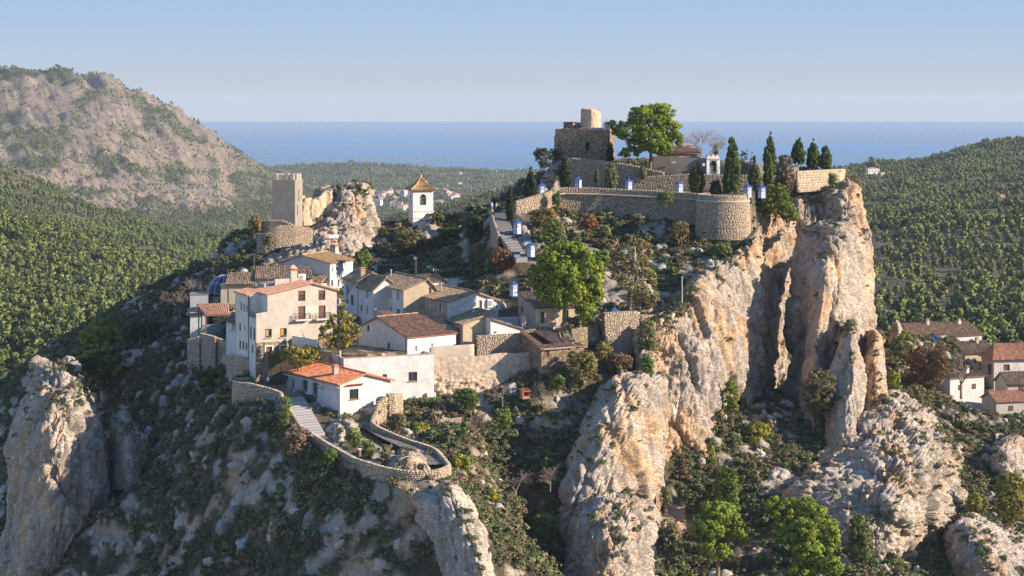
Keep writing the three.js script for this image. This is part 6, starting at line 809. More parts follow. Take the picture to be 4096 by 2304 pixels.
pine('tall thin tree with white trunks and golden leaves on the terrace', 2517, 1272, 190, [[2540, 985, 40, 34, 1], [2490, 1005, 36, 30], [2575, 1000, 36, 40, -1], [2480, 1060, 36, 40], [2560, 1070, 44, 50], [2590, 1120, 36, 50, -1], [2500, 1130, 36, 40, 1], [2560, 1170, 40, 40], [2600, 1190, 30, 36]], [2545, 1010], { name: 'deciduous_tree', cols: GOLD.concat(OLIVE), r: .17, bark: M(.6, .53, .45), dens: 3, per: 30, leaf: .26 });
pine('plane tree with yellowing leaves on the village square', 1358, 1436, 172, [[1360, 1290, 55, 45], [1320, 1330, 45, 40, 1], [1400, 1330, 45, 45, 1], [1365, 1245, 26, 40], [1350, 1360, 55, 32, 1], [1420, 1290, 24, 40], [1300, 1350, 24, 26], [1425, 1350, 20, 30]], [1362, 1310], { name: 'plane_tree', cols: YEL.concat(GOLD, YEL, OLIVE), r: .26, bark: M(.46, .40, .32), dens: 3, per: 36, leaf: .27, rc: .55 });
function cypress(label, x, base, top, w, d, cols = CYP, stem = 0) {
  const t = thing('cypress', label, 'tree', 'cypresses of the castle', W(x, base, d)), s = 1 / ppm(d), h = (base - top) * s, r = w * s / 2, lobes = [], n = 9; for (let i = 0; i < n; i++) { const f = (i + .5) / n, k = Math.pow(Math.sin(Math.PI * Math.pow(clamp(f * .93 + .06), .62)), .8); lobes.push([rr(-.1, .1) * r, stem + (h - stem) * f, rr(-.1, .1) * r, Math.max(.18, r * k * rr(.88, 1.06)), (h - stem) / n * .95, Math.max(.18, r * k)]); }
  mesh('trunk', bar(V3(0, -.4, 0), V3(0, h * .8, 0), .16, .04, 6), stem ? BARKL : BARK, t); const a = lobes.reduce((q, l) => q + l[3] * l[4] * 6, 0);
  mesh('crown', crown({ lobes, clumps: Math.round(a * 6 + 30), per: 44, leaf: .21, rc: .3, cols, shell: .8, up: .2, flat: 1.5, long: 1.3 }), LEAF, t);
}
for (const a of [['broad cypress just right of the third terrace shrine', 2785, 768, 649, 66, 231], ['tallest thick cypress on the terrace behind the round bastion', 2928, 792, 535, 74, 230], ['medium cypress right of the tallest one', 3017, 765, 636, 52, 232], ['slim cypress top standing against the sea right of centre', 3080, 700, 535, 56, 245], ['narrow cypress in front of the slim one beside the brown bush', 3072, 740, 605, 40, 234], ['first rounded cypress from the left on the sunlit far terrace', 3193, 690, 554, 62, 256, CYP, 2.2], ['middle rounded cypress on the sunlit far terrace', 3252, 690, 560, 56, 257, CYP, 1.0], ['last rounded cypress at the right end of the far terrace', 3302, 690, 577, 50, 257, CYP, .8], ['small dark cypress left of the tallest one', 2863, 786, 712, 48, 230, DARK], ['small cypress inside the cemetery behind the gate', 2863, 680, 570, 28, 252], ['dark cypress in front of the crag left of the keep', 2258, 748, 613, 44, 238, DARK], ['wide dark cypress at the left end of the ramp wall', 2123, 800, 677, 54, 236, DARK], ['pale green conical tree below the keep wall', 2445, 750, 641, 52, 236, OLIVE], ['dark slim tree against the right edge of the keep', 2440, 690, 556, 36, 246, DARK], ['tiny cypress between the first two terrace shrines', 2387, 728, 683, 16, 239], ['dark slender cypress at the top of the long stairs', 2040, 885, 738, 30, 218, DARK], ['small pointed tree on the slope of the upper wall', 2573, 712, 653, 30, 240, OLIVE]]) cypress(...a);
function bush(label, x, base, w, h, d, cols, o = {}) {
  const t = thing(o.name || 'bush', label, o.cat || 'bush', o.group, W(x, base, d)), s = 1 / ppm(d), R = w * s / 2, H = h * s, lobes = [[0, H * .5, 0, R * .8, H * .48, R * .75]]; for (let i = 0; i < (o.lobes ?? 5); i++) lobes.push([rr(-.55, .55) * R, H * rr(.3, .75), rr(-.5, .5) * R, R * rr(.3, .5), H * rr(.2, .32), R * rr(.3, .5)]);
  const sp = []; for (let i = 0; i < 6; i++) sp.push([[rr(-.2, .2) * R, -.8, rr(-.2, .2) * R], [rr(-.7, .7) * R, H * rr(.5, .85), rr(-.7, .7) * R], .08, .02]); mesh('stem', limbs(sp, 4), BARK, t);
  const area = lobes.reduce((a, l) => a + l[3] * l[4] + l[3] * l[5] + l[4] * l[5], 0); mesh('foliage', crown({ lobes, clumps: Math.round(area * (o.dens ?? 4.4) + 8), per: o.per ?? 34, leaf: o.leaf ?? .23, rc: o.rc ?? .42, cols, shell: .6, up: .3, flat: .8 }), LEAF, t); return t;
}
function bare(label, x, base, h, d, o = {}) { const t = thing('bare_tree', label, 'tree', o.group, W(x, base, d)); mesh('branches', bareBranches(h / ppm(d), o.r ?? .16, Math.min(5, o.depth ?? 5), (o.spread ?? .6) + .25, o.kids ?? 3), o.mat || TWIG, t); return t; }
for (const a of [
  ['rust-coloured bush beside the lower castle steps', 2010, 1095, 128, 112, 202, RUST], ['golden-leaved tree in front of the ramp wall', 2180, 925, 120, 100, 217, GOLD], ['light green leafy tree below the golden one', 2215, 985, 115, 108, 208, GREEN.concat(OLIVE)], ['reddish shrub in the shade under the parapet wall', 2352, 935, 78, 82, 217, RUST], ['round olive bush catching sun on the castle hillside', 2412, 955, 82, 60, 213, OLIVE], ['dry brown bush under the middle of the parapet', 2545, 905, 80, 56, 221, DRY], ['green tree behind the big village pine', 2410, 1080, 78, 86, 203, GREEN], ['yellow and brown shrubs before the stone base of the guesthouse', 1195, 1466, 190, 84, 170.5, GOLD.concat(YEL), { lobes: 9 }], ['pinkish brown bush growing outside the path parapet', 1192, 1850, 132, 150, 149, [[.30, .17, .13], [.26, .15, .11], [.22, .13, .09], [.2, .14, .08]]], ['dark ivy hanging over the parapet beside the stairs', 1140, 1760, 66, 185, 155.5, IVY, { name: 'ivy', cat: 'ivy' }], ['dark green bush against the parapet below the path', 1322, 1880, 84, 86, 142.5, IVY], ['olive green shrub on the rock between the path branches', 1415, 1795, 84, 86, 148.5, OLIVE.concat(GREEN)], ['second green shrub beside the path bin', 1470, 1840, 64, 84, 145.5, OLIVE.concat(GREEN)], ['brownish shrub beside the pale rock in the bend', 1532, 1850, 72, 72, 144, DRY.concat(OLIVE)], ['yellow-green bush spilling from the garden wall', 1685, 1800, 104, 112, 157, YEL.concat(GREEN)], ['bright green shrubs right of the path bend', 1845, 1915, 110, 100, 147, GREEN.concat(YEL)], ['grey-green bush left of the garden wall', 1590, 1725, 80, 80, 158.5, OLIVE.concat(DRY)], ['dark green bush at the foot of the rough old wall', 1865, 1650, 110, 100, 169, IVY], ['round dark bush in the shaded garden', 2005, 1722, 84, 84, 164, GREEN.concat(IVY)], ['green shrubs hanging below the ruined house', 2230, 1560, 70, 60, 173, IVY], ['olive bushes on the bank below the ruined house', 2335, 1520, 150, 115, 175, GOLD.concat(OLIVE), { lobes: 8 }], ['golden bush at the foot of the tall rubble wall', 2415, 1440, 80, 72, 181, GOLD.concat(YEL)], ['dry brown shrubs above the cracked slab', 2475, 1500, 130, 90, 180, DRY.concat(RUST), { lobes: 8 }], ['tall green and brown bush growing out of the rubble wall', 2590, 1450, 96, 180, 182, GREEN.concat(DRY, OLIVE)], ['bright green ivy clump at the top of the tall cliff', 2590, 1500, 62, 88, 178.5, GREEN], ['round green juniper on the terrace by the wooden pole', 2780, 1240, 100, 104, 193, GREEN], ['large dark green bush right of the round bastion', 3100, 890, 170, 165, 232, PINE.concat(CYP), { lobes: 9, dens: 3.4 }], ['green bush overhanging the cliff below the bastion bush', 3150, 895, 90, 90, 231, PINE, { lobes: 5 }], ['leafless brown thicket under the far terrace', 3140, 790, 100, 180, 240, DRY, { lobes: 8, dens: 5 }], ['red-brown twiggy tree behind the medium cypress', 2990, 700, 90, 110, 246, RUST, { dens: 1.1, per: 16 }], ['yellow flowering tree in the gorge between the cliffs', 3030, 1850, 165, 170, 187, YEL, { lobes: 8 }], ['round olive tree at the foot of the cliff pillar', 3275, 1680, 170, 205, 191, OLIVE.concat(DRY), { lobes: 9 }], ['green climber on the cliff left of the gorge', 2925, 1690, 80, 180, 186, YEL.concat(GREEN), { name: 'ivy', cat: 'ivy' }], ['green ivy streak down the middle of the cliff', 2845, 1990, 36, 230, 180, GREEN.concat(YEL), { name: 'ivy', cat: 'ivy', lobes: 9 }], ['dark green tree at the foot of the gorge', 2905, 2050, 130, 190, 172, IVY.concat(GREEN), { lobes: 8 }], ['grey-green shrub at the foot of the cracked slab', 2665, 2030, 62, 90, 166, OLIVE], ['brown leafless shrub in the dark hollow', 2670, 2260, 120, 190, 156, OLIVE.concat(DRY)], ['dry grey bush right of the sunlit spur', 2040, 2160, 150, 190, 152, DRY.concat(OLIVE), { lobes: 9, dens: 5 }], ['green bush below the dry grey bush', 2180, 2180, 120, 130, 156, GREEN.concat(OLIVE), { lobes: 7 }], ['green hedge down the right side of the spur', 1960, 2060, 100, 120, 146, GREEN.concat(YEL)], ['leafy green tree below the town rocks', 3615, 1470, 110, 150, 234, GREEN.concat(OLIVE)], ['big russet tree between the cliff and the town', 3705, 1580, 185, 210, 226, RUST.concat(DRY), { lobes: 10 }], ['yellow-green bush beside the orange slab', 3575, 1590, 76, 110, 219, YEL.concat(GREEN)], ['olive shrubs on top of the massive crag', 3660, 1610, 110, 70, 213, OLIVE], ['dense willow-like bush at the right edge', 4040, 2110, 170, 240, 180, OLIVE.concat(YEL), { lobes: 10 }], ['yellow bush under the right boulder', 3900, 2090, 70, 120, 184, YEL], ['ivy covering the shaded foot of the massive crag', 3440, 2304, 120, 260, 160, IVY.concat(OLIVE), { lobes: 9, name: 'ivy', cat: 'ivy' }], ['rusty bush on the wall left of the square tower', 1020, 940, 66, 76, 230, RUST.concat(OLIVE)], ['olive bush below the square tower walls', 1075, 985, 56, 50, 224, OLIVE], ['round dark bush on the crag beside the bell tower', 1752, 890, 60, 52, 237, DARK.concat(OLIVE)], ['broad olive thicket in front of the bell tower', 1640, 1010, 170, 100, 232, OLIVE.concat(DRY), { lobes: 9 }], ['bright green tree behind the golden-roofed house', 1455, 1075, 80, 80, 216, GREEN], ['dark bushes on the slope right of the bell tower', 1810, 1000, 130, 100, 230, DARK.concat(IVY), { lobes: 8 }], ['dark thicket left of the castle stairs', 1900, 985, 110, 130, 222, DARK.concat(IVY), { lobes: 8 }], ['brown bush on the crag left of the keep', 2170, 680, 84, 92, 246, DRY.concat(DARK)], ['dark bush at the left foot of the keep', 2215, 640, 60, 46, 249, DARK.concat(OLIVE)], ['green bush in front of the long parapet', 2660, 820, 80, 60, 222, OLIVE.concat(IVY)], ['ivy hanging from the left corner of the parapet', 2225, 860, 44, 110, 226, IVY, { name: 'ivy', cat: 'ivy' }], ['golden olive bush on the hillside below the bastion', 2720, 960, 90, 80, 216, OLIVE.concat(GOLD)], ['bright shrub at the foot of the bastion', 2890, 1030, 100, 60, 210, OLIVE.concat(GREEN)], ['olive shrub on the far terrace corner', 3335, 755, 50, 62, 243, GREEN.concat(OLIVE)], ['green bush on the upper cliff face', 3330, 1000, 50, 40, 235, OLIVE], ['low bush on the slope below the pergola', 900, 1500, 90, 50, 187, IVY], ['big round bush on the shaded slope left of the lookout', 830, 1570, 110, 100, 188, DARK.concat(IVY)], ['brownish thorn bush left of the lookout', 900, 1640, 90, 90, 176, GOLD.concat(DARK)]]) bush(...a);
bare('tall bare tree behind the cemetery wall', 2805, 640, 185, 250, { r: .2, depth: 6, spread: .5, mat: M(.34, .27, .24) }); bare('bare tree left of the white cemetery gate', 2845, 640, 150, 251, { r: .14, depth: 5, mat: M(.34, .27, .24) });
bare('bare tree between the cliff and the town houses', 3845, 1590, 240, 221, { r: .28, depth: 6, spread: .45 }); bare('small bare tree above the dry slope', 3815, 1690, 110, 212, { r: .2, depth: 5, spread: .8 }); bare('bare almond tree in front of the rough old wall', 2010, 1620, 130, 170, { r: .14, depth: 5, spread: .7 }); bare('bare almond tree in the shade of the ruined house', 2170, 1620, 110, 172, { r: .12, depth: 5, spread: .7 }); bare('leafless bush in the garden below the old wall', 1900, 1760, 140, 164, { r: .12, depth: 5, spread: .8 }); bare('bare tree in the hollow right of the path', 2065, 2000, 170, 153, { r: .16, depth: 6, spread: .7 }); bare('second bare tree in the hollow beside the cracked slab', 2200, 1960, 140, 160, { r: .14, depth: 5, spread: .7 });
bare('grey bare trees left of the blue dome', 790, 1240, 190, 214, { r: .22, depth: 6, spread: .7 }); bare('bare tree on the ridge behind the church annex', 720, 1270, 160, 219, { r: .18, depth: 6, spread: .7 }); bare('bare tree in the shade below the church', 650, 1560, 160, 205, { r: .16, depth: 5, spread: .7, mat: BARKD }); bare('second bare tree in the shade below the church', 560, 1550, 130, 210, { r: .14, depth: 5, spread: .7, mat: BARKD });
// ---------------------------------------------------------------- scrub and loose stones nobody could count
{
  srnd(4100);
  const gs = [0, 1, 2, 3].map(() => crown({ lobes: [[0, .45, 0, .8, .5, .8], [.4, .5, .2, .5, .4, .5], [-.3, .4, -.3, .5, .4, .5]], clumps: 15, per: 11, leaf: .27, rc: .3, cols: [[1, 1, 1], [.85, .9, .85], [1.15, 1.1, 1]], shell: .5, up: .5 }));
  const put = [[], [], [], []], pal = [[.085, .11, .04], [.11, .125, .05], [.15, .145, .065], [.07, .09, .04], [.21, .165, .085], [.17, .12, .07], [.13, .16, .05]];
  const add = (p, s, c) => put[Math.floor(rnd() * 4)].push([p, s, c]);
  const clear = [[1050, 1240, 1460, 2140], [1500, 1830, 1590, 1900]];
  for (let i = 0; i < 75000; i++) {
    const m = rr(262, 470), px = rr(-60, 4160), x = (px - 2048) / FOC * m, z = -m, y = nearH(x, z), n = rockMask(x, nearRaw(x, z), z), py = pyOf(y, z);
    if (rnd() > .5 + .6 * sst(-.25, .3, fbm(x * .09, 4, z * .09, 2)) - .75 * n) continue;
    const P0 = V3(x, y, z); const lx = [x, z];
    if (flats.some((f) => f(x, z, 1e6) !== 1e6)) { if (py < 1600 || rnd() < .96) continue; }
    if (px > 1040 && px < 2130 && py > 1180 && py < 1460) continue;
    if (px > 1962 && px < 2130 && py > 840 && py < 1100) continue;
    const shadeSide = px < 1500 && py > 1450; const s = rr(.35, 1.15) * (rnd() < .12 ? 1.7 : 1), c = pal[Math.floor(rnd() * (shadeSide ? 5 : 7))]; add(P0, s, c);
  }
  for (const [p, n, k] of sheetPts) { const q = n.y; if (fbm(p.x * .12, p.y * .12, p.z * .12, 2) > -.02 && rnd() < (q > .5 ? .6 : q > .25 ? .14 : .02)) add(p, rr(.25, .75) * (q > .4 ? 1.2 : .9), pal[Math.floor(rnd() * 7)]); }
  const d = new THREE.Object3D(), c = new THREE.Color(), m = new THREE.MeshStandardMaterial({ vertexColors: true, roughness: .95, side: THREE.DoubleSide });
  put.forEach((l, k) => { const im = new THREE.InstancedMesh(gs[k], m, l.length); im.name = numbered('scrub'); im.userData = { kind: 'stuff', label: 'low scrub and grass tufts covering the slopes and ledges', category: 'scrub' }; l.forEach(([p, s, col], i) => { d.position.copy(p); d.position.y -= .15 * s; d.rotation.set(0, i * 2.4, 0); d.scale.set(s * (.8 + .5 * (i * .37 % 1)), s * (.7 + .6 * (i * .71 % 1)), s); d.updateMatrix(); im.setMatrixAt(i, d.matrix); const w = .75 + .5 * (i * .618 % 1); im.setColorAt(i, c.setRGB(col[0] * w, col[1] * w, col[2] * w)); }); im.castShadow = im.receiveShadow = true; scene.add(im); });
  // stones
  const rg = [0, 1, 2].map((k) => { const g = new THREE.IcosahedronGeometry(1, 3), p = g.attributes.position; for (let i = 0; i < p.count; i++) { const v = V3(p.getX(i), p.getY(i), p.getZ(i)), w = worley(v.x * 1.1 + k * 9, v.y * 1.1, v.z * 1.1), r = .75 + .35 * (w[2] - .5) + .35 * Math.min(.5, w[1] - w[0]) + .12 * fbm(v.x * 2.5, v.y * 2.5, v.z * 2.5 + k * 5, 2); v.multiplyScalar(r); p.setXYZ(i, v.x, v.y * .8, v.z); } const q = mergeVertices((g.deleteAttribute('normal'), g.deleteAttribute('uv'), g), 1e-4); q.computeVertexNormals(); return q; });
  const st = [[], [], []]; for (let i = 0; i < 16000; i++) { const m = rr(262, 440), px = rr(-60, 4160), x = (px - 2048) / FOC * m, z = -m, y = nearH(x, z), n = rockMask(x, nearRaw(x, z), z), py = pyOf(y, z); if (rnd() > .04 + .5 * sst(.15, .8, n)) continue; if (flats.some((f) => f(x, z, 1e6) !== 1e6)) continue; st[i % 3].push([V3(x, y, z), Math.pow(rnd(), 3) * 1.5 + .2]); }
  st.forEach((l, k) => { const im = new THREE.InstancedMesh(rg[k], M(1, 1, 1, .95), l.length); im.name = numbered('loose_rocks'); im.userData = { kind: 'stuff', label: 'pale limestone blocks strewn over the slopes', category: 'rocks' }; l.forEach(([p, s], i) => { d.position.copy(p); d.position.y -= .2 * s; d.rotation.set(i * .7, i * 1.3, i * .4); d.scale.set(s * (.7 + .7 * (i * .37 % 1)), s * (.6 + .8 * (i * .71 % 1)), s); d.updateMatrix(); im.setMatrixAt(i, d.matrix); const w = .24 + .17 * (i * .618 % 1); im.setColorAt(i, c.setRGB(w, w * .88, w * .74)); }); im.castShadow = im.receiveShadow = true; scene.add(im); });
}

// ---------------------------------------------------------------- town at the right, far buildings
srnd(4501);
{ const H = new House('house', 'white town house with red hipped roof at the right edge', 'house', 3976, 1560, 250, 8), w = 14, ev = H.F(3976, 1440)[1], d = 7; H.facade('F', [[0, -4], [w, -4], [w, ev], [0, ev]], [[[4014, 1458, 4039, 1483], 'brown']], plaster(.74, .68, .62)); H.facade('L', [[.353, -4], [d, -4], [d, ev], [.353, ev]], [[[3950, 1455, 3966, 1500], 'glass']], plaster(.6, .5, .38)); H.wall('R', [[.353, -4], [d, -4], [d, ev], [.353, ev]], [], WHITE, .35, w); H.wall('B', [[0, -4], [w, -4], [w, ev], [0, ev]], [], WHITE, .35, -d - .35); const r = ev + 3.2; roofPart(H.g, V3(-.6, ev, .6), V3(w + .6, ev, .6), V3(w, r, -d / 2), V3(1.6, r, -d / 2), TILE_MIX); roofPart(H.g, V3(-.6, ev, -d - .6), V3(-.6, ev, .6), V3(1.6, r, -d / 2), V3(1.5, r, -d / 2 - .1), TILE_MIX); roofPart(H.g, V3(w + .6, ev, -d - .6), V3(-.6, ev, -d - .6), V3(1.6, r, -d / 2), V3(w, r, -d / 2), TILE_MIX); lantern('black lantern on the white town house corner', H.g.localToWorld(V3(.9, H.F(3990, 1515)[1], .9)), V3(0, 0, -.8)); }
for (const [l, px, py, d, th, w, dep, h, rise, tone, mat] of [['brown-roofed town house with white gable behind the crag', 3790, 1400, 268, 24, 10, 12, 3.2, 2.6, TILE_OLD, WHITE], ['old town house with a patched roof beside the russet tree', 3650, 1385, 262, 20, 9, 9, 2.6, 2.2, TILE_OLD, plaster(.55, .48, .4)], ['town house with wide brown roof below the white gable', 3860, 1475, 256, 20, 8, 9, 3.4, 2.2, TILE_DARK, TAN], ['low white town building behind the bare tree', 3800, 1590, 236, 24, 9, 6, 4.2, .3, TILE_OLD, WHITE], ['lowest town house with two brown roofs at the right edge', 3985, 1770, 222, 18, 12, 7, 2.4, 2.6, TILE_OLD, plaster(.62, .6, .6)], ['town house with pale tile roof above the lowest one', 3985, 1665, 232, 14, 12, 6, 3, 1.8, TILE_PINK, plaster(.5, .47, .43)], ['dark-roofed town house below the red hipped roof', 4030, 1580, 240, 10, 11, 6, 2.2, 2.4, TILE_DARK, plaster(.5, .46, .42)]]) {
  const H = new House('house', l, 'house', px, py, d, th); H.facade('F', [[0, -4], [w, -4], [w, h], [0, h]], [], mat); for (const x of [w * .25, w * .65]) H.win('F', [x, h * .35, x + .9, h * .35 + 1.1], 'brown', .1, .02); H.wall('L', [[.353, -4], [dep, -4], [dep, h], [dep / 2, h + rise], [.353, h]], [], mat, .35, 0); H.wall('R', [[.353, -4], [dep, -4], [dep, h], [dep / 2, h + rise], [.353, h]], [], mat, .35, w); H.wall('B', [[0, -4], [w, -4], [w, h], [0, h]], [], mat, .35, -dep - .35); roofPart(H.g, V3(-.4, h, .5), V3(w + .4, h, .5), V3(w + .4, h + rise, -dep / 2), V3(-.4, h + rise, -dep / 2), tone); roofPart(H.g, V3(w + .4, h, -dep - .6), V3(-.4, h, -dep - .6), V3(-.4, h + rise, -dep / 2), V3(w + .4, h + rise, -dep / 2), tone); chimney(H, w * .7, h + rise * .6, -dep * .4, .7, 1.4, mat, H.g);
}
function farHouse(label, group, p, w, h, d, ry, wall, roof, win = true) { const t = thing('distant_building', label, 'building', group, p, ry); mesh('wall', box(w, h + 2, d, 0, -2, 0), wall, t); if (roof) { const g = new THREE.ExtrudeGeometry(new THREE.Shape([new THREE.Vector2(-w * .55, 0), new THREE.Vector2(w * .55, 0), new THREE.Vector2(0, h * .3)]), { depth: d * 1.06, bevelEnabled: false }); g.translate(0, h + .01, -d * .53); g.rotateY(0); mesh('roof', g, roof, t); } if (win) { const n = Math.max(2, Math.round(w / 4)), m = Math.max(1, Math.round(h / 4)); for (let i = 0; i < n; i++) for (let j = 0; j < m; j++) mesh('window', box(1.1, 1.4, .1, -w / 2 + (i + .5) * w / n, j * h / m + h / m * .35, d / 2 + .02), GLASS, t); } return t; }
const FW = [M(.62, .56, .5), M(.56, .42, .33), M(.66, .62, .58), M(.5, .36, .28), M(.6, .5, .42)], FR = M(.38, .2, .13);
{ const p = (px, m) => { const x = (px - 2048) / FOC * m; return V3(x, farH(x, -m), -m); };
  farHouse('long white villa on the far ridge right of the castle', null, p(3490, 2300).add(V3(0, 3, 0)), 15, 5.5, 8, .2, M(.72, .66, .58), M(.42, .3, .22)); farHouse('low sheds beside the far ridge villa', null, p(3540, 2290).add(V3(0, 2, 0)), 14, 2, 4, .2, M(.6, .48, .36), FR, false); farHouse('small pink house among the olive terraces', null, p(4002, 1550), 6, 4, 5, .2, M(.6, .3, .25), FR); farHouse('red-roofed house in the valley behind the town', null, p(3905, 600).add(V3(0, 1, 0)), 7, 2.6, 5, .3, M(.5, .38, .3), M(.5, .22, .15));
  srnd(88); for (let i = 0; i < 90; i++) { const left = i < 60, px = left ? rr(1455, 1660) : rr(1730, 1850), m = left ? rr(4150, 4600) : rr(4050, 4400); farHouse(left ? 'pale building of the distant town left of the bell tower' : 'pale building of the distant town right of the bell tower', left ? 'distant town left of the bell tower' : 'distant town right of the bell tower', p(px, m), rr(8, 22), rr(5, 14), rr(8, 14), rr(-.6, .6), FW[i % 5], i % 3 ? FR : null, false); }
  for (let i = 0; i < 26; i++) { const px = rr(1650, 2100), m = rr(4600, 5900); farHouse('tiny white villa on the wooded coastal hills', 'villas on the coastal hills', p(px, m), rr(8, 14), rr(4, 6), rr(7, 10), rr(-.6, .6), FW[i % 3], FR, false); }
}
// ---------------------------------------------------------------- people
function bodyGeo(J) { // J: list of [a, b, ra, rb, region]
  const R = 46, mc = new MarchingCubes(R, new THREE.MeshBasicMaterial(), false, false, 60000), f = mc.field, h = R / 2; mc.isolation = 0;
  const reg = (x, y, z) => { let best = 9, id = 0; for (const [a, b, ra, rb, k] of J) { const dx = b[0] - a[0], dy = b[1] - a[1], dz = b[2] - a[2], t = clamp(((x - a[0]) * dx + (y - a[1]) * dy + (z - a[2]) * dz) / (dx * dx + dy * dy + dz * dz + 1e-9)), d = Math.hypot(x - a[0] - dx * t, y - a[1] - dy * t, z - a[2] - dz * t) - lerp(ra, rb, t); if (d < best) { best = d; id = k; } } return [best, id]; };
  for (let k = 0; k < R; k++) for (let j = 0; j < R; j++) for (let i = 0; i < R; i++) { const x = (i - h) / h, y = (j - h) / h + .92, z = (k - h) / h; let s = 0; for (const [a, b, ra, rb] of J) { const dx = b[0] - a[0], dy = b[1] - a[1], dz = b[2] - a[2], t = clamp(((x - a[0]) * dx + (y - a[1]) * dy + (z - a[2]) * dz) / (dx * dx + dy * dy + dz * dz + 1e-9)), d = Math.hypot(x - a[0] - dx * t, y - a[1] - dy * t, z - a[2] - dz * t) - lerp(ra, rb, t); s += Math.exp(-d * 45); } f[i + j * R + k * R * R] = Math.log(s + 1e-30) / 45; }
  mc.update(); const n = mc.count, pos = mc.positionArray.slice(0, n * 3), ids = []; for (let i = 0; i < n; i++) { pos[i * 3 + 1] += .92; ids.push(reg(pos[i * 3], pos[i * 3 + 1], pos[i * 3 + 2])[1]); } return { pos, ids };
}
const pose = (o = {}) => { const { step = .12, arm = .1, sit = false, fold = false } = o, hip = sit ? .5 : .92, L = []; // regions: 0 skin 1 hair 2 top 3 trousers 4 shoes
  for (const s of [-1, 1]) { const k = s * step, H = [s * .09, hip, 0], K = sit ? [s * .11, .5, .42] : [s * .1, .5, k * .6 + .03], A = sit ? [s * .11, .09, .46] : [s * .1, .09, k - .02]; L.push([H, K, .095, .065, 3], [K, A, .062, .045, 3], [A, [A[0], .05, A[2] + .15], .05, .04, 4]); const S = [s * .19, hip + .5, 0], E = fold ? [s * .24, hip + .25, .05] : [s * .25, hip + .23, -k * .6], Hn = fold ? [s * .1, hip + .27, .26] : [s * .25, hip, -k + arm]; L.push([S, E, .06, .045, 2], [E, Hn, .042, .034, 0], [Hn, [Hn[0], Hn[1] - .07, Hn[2] + .03], .036, .022, 0]); }
  L.push([[0, hip + .04, 0], [0, hip + .3, 0], .15, .14, 2], [[-.13, hip + .48, 0], [.13, hip + .48, 0], .085, .085, 2], [[0, hip + .3, 0], [0, hip + .46, 0], .14, .13, 2], [[0, hip + .54, 0], [0, hip + .62, .01], .05, .05, 0], [[0, hip + .68, .02], [0, hip + .77, .01], .085, .095, 0], [[0, hip + .70, .105], [0, hip + .685, .125], .016, .014, 0], [[0, hip + .75, -.035], [0, hip + .82, -.01], .085, .085, 1]); return bodyGeo(L); };
const POSES = { stand: pose({ step: .05 }), walk: pose({ step: .22 }), sit: pose({ sit: true, step: 0 }), fold: pose({ step: .08, fold: true }) };
function person(label, p, ry, ps, top, bottom, hair = [.05, .035, .025], s = 1) { const { pos, ids } = POSES[ps], C = [[.5, .3, .21], hair, top, bottom, [.06, .05, .05]], col = []; for (const k of ids) col.push(...C[k]); const g = geo(pos, null, col), m = mergeVertices((g.deleteAttribute('normal'), g), 1e-5); m.computeVertexNormals(); const o = single('person', label, 'person', m, VC); o.position.copy(p); o.rotation.y = ry; o.scale.setScalar(s); return o; }
const onPath = (px, py, d, y = 0) => W(px, py, d).add(V3(0, y, 0));
person('person in a dark jacket at the low wall of the lookout', W(1052, 1543, 172), .4, 'fold', [.03, .03, .035], [.05, .05, .07]); person('person in a white top and dark trousers on the lookout', W(1072, 1545, 171.5), -.3, 'stand', [.7, .7, .72], [.03, .035, .06]);
person('person in dark clothes sitting on the parapet by the stairs', W(1226, 1748, 149.6), 1.2, 'sit', [.05, .04, .04], [.4, .25, .2], [.2, .12, .07]); person('blond person in black sitting on the parapet by the stairs', W(1242, 1755, 149.2), 1.2, 'sit', [.02, .02, .02], [.45, .3, .25], [.5, .4, .25]);
person('person in patterned dark clothes leaning inside the path bend', W(1660, 1895, 136.6), .5, 'fold', [.06, .06, .08], [.1, .1, .14]); person('person in pale pink sitting inside the path bend', W(1697, 1900, 136.6), -.4, 'sit', [.6, .42, .4], [.5, .45, .42]);
person('man in a dark shirt standing outside the guesthouse door', W(1214, 1378, 178), .9, 'fold', [.05, .06, .1], [.05, .05, .07], [.2, .15, .1]); person('person in red under the plane tree on the square', W(1296, 1396, 176), .3, 'walk', [.5, .13, .08], [.2, .12, .1]); person('person in black in the shade of the plane tree', W(1312, 1402, 176), -.6, 'stand', [.03, .03, .03], [.04, .04, .05]);
person('visitor in black leaning at the top of the long stairs', W(1960, 838, 224), .4, 'fold', [.02, .02, .03], [.03, .03, .04]); person('visitor in a light blue shirt at the top of the long stairs', W(1968, 842, 223), .8, 'stand', [.35, .45, .6], [.15, .22, .35]); person('visitor in white at the railing beyond the stairs', W(1984, 845, 224), 2, 'fold', [.6, .6, .6], [.03, .03, .04]);
person('visitor in pink on the castle keep platform', W(2295, 519, 252), .3, 'stand', [.7, .35, .32], [.05, .05, .06], [.3, .15, .1]); person('visitor in black beside the visitor in pink on the keep', W(2304, 520, 252), -.8, 'fold', [.02, .02, .02], [.03, .03, .03]);
person('visitor in a brown coat on the round bastion', W(2952, 799, 219), 1.6, 'stand', [.22, .12, .08], [.1, .07, .05], [.2, .12, .08], 1.02); person('visitor in white with red hair on the round bastion', W(2991, 802, 219), -.4, 'fold', [.65, .62, .62], [.4, .3, .3], [.3, .13, .07]);
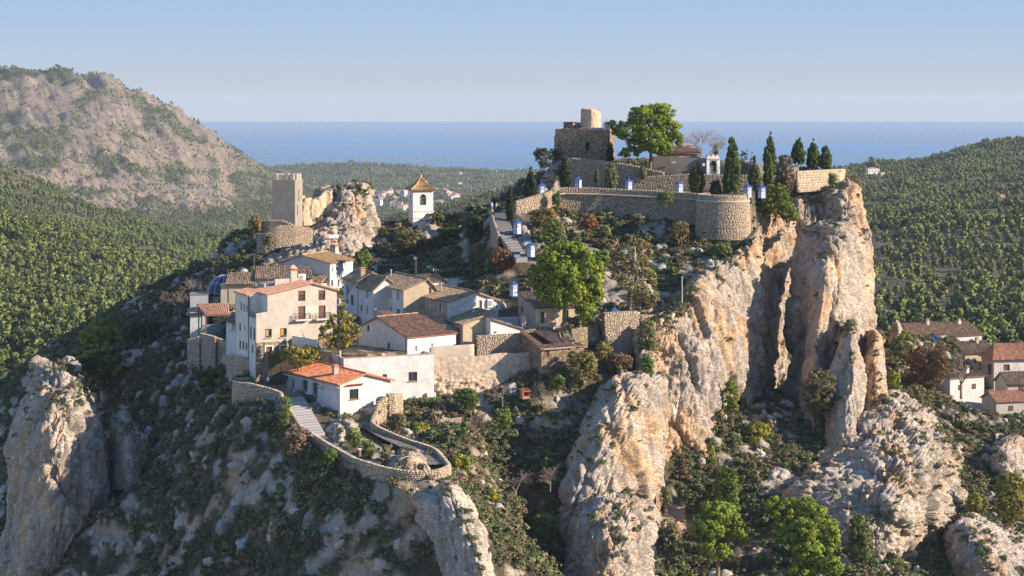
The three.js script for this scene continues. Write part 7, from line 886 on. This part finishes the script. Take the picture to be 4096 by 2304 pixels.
// ---------------------------------------------------------------- street furniture
lantern('lantern on a post at the left corner of the orange roof', W(1124, 1515, 171), null, 3.4); lantern('lantern on a post beside the plane tree trunk', W(1372, 1440, 171.5), null, 4.2); lantern('wall lantern beside the small tiled chimney of the gabled house', W(1502, 1290, 192), null, 2.2); lantern('lantern post at the edge of the square near the white steps', W(1274, 1440, 171.5), null, 3);
{ const t = thing('waste_bin', 'wooden slatted waste bin with white lid beside the path', 'bin', null, W(1437, 1828, 144.3)); for (let i = 0; i < 10; i++) { const a = i / 10 * 2 * Math.PI, m = mesh('slat', box(.13, 1, .04, 0, .1, 0), M(.30, .15, .08), t); m.position.set(Math.cos(a) * .26, 0, Math.sin(a) * .26); m.rotation.y = Math.PI / 2 - a; } mesh('lid', cyl(.34, .3, .1, 0, 1.15, 0, 12), M(.7, .7, .68), t); mesh('liner', cyl(.22, .22, 1.1, 0, .05, 0, 10), M(.1, .1, .1), t); }
{ const t = thing('utility_pole', 'slender concrete pole beside the round juniper', 'pole', null, W(2728, 1240, 191)); mesh('shaft', cyl(.14, .09, 6.2), M(.5, .46, .4), t); mesh('bracket', box(.5, .1, .1, 0, 5.9), GREY, t); }
for (const [px, py, d, l] of [[1976, 1185, 196, 'left iron post of the fence below the lowest shrine'], [2004, 1190, 195, 'middle iron post of the fence below the lowest shrine'], [2058, 1220, 191, 'right iron post of the fence below the lowest shrine']]) { const t = thing('fence_post', l, 'post', null, W(px, py, d)); mesh('shaft', cyl(.05, .05, 2.2), IRON, t); mesh('foot', cyl(.12, .1, .15), GREY, t); }
antenna('floodlight antenna pole beside the golden-roofed house', W(1446, 1075, 215), 2.5, .3); antenna('rusty pole antenna behind the long white terrace house', W(1664, 1095, 205), 3.2, 1.1); antenna('thin aerial on the church roof', W(1016, 1075, 210), 3, .2);
{ const t = thing('sign_board', 'row of three white signs on a platform below the crag', 'sign', null, W(1325, 958, 228), .3); mesh('platform', box(2.6, .25, 1, 0, 0, 0), M(.12, .1, .09), t); for (let i = 0; i < 3; i++) mesh('panel', box(.6, .75, .06, -.2 + i * .72, .26, 0), M(.75, .75, .75), t); mesh('leg', box(.15, 2, .15, 0, -2, 0), IRON, t); }
{ const H = new House('footbridge', 'green railed walkway among the dark bushes', 'walkway', 1505, 1070, 222, 10); H.box('deck', box(5.5, .15, 1.2, 2.8, .4, 0), M(.12, .1, .08)); const b = []; for (let i = 0; i < 12; i++) b.push(box(.04, 1.1, .04, i * .5, .5, .55)); b.push(box(5.6, .06, .06, 2.8, 1.6, .55)); H.box('railing', merge(b), M(.08, .16, .1)); }
{ const w = stoneWall('plaster_wall', 'low whitewashed wall of the ramp in front of the guesthouse', [[1168, 1344, 177.5, 2.2], [1225, 1352, 175.5, 2], [1262, 1361, 174, 2], [1285, 1405, 172.5, 1.2]], { keep: 0, size: 9, cap: false, curve: false, coreMat: plaster(.7, .66, .6), th: .3 }); }
{ const t = thing('white_box', 'white meter cabinet beside the guesthouse door', 'cabinet', null, W(1201, 1376, 178), 27 * DEG); mesh('casing', box(.9, 1.3, .7), M(.7, .7, .68), t); mesh('top', box(1, .08, .8, 0, 1.3), M(.6, .6, .58), t); }
for (const [x, y, l] of [[3560, 0, 0]]) { const t = thing('satellite_panels', 'blue solar panels on the rock behind the town', 'solar panel', null, W(3738, 1362, 243), .4); for (let i = 0; i < 2; i++) { mesh('panel', box(1, .05, 1.3, i * .75, .5 + i * .3, 0, 0, .6), M(.03, .05, .14, .2), t); mesh('stand', box(.06, .7, .06, i * .75, 0, 0), GREY, t); } }
{ const pts = []; for (let i = 0; i <= 24; i++) { const t = i / 24, a = W(2730, 1095, 191), b = W(3420, 1690, 184); pts.push(a.lerp(b, t).add(V3(0, -3 * 4 * t * (1 - t), 0))); } const g = []; for (let i = 0; i < 24; i++) g.push(bar(pts[i], pts[i + 1], .014, .014, 4)); single('cable', 'thin power cable sagging across the sunlit cliff face', 'cable', merge(g), M(.14, .13, .12)); }
renderer.render(scene, camera);
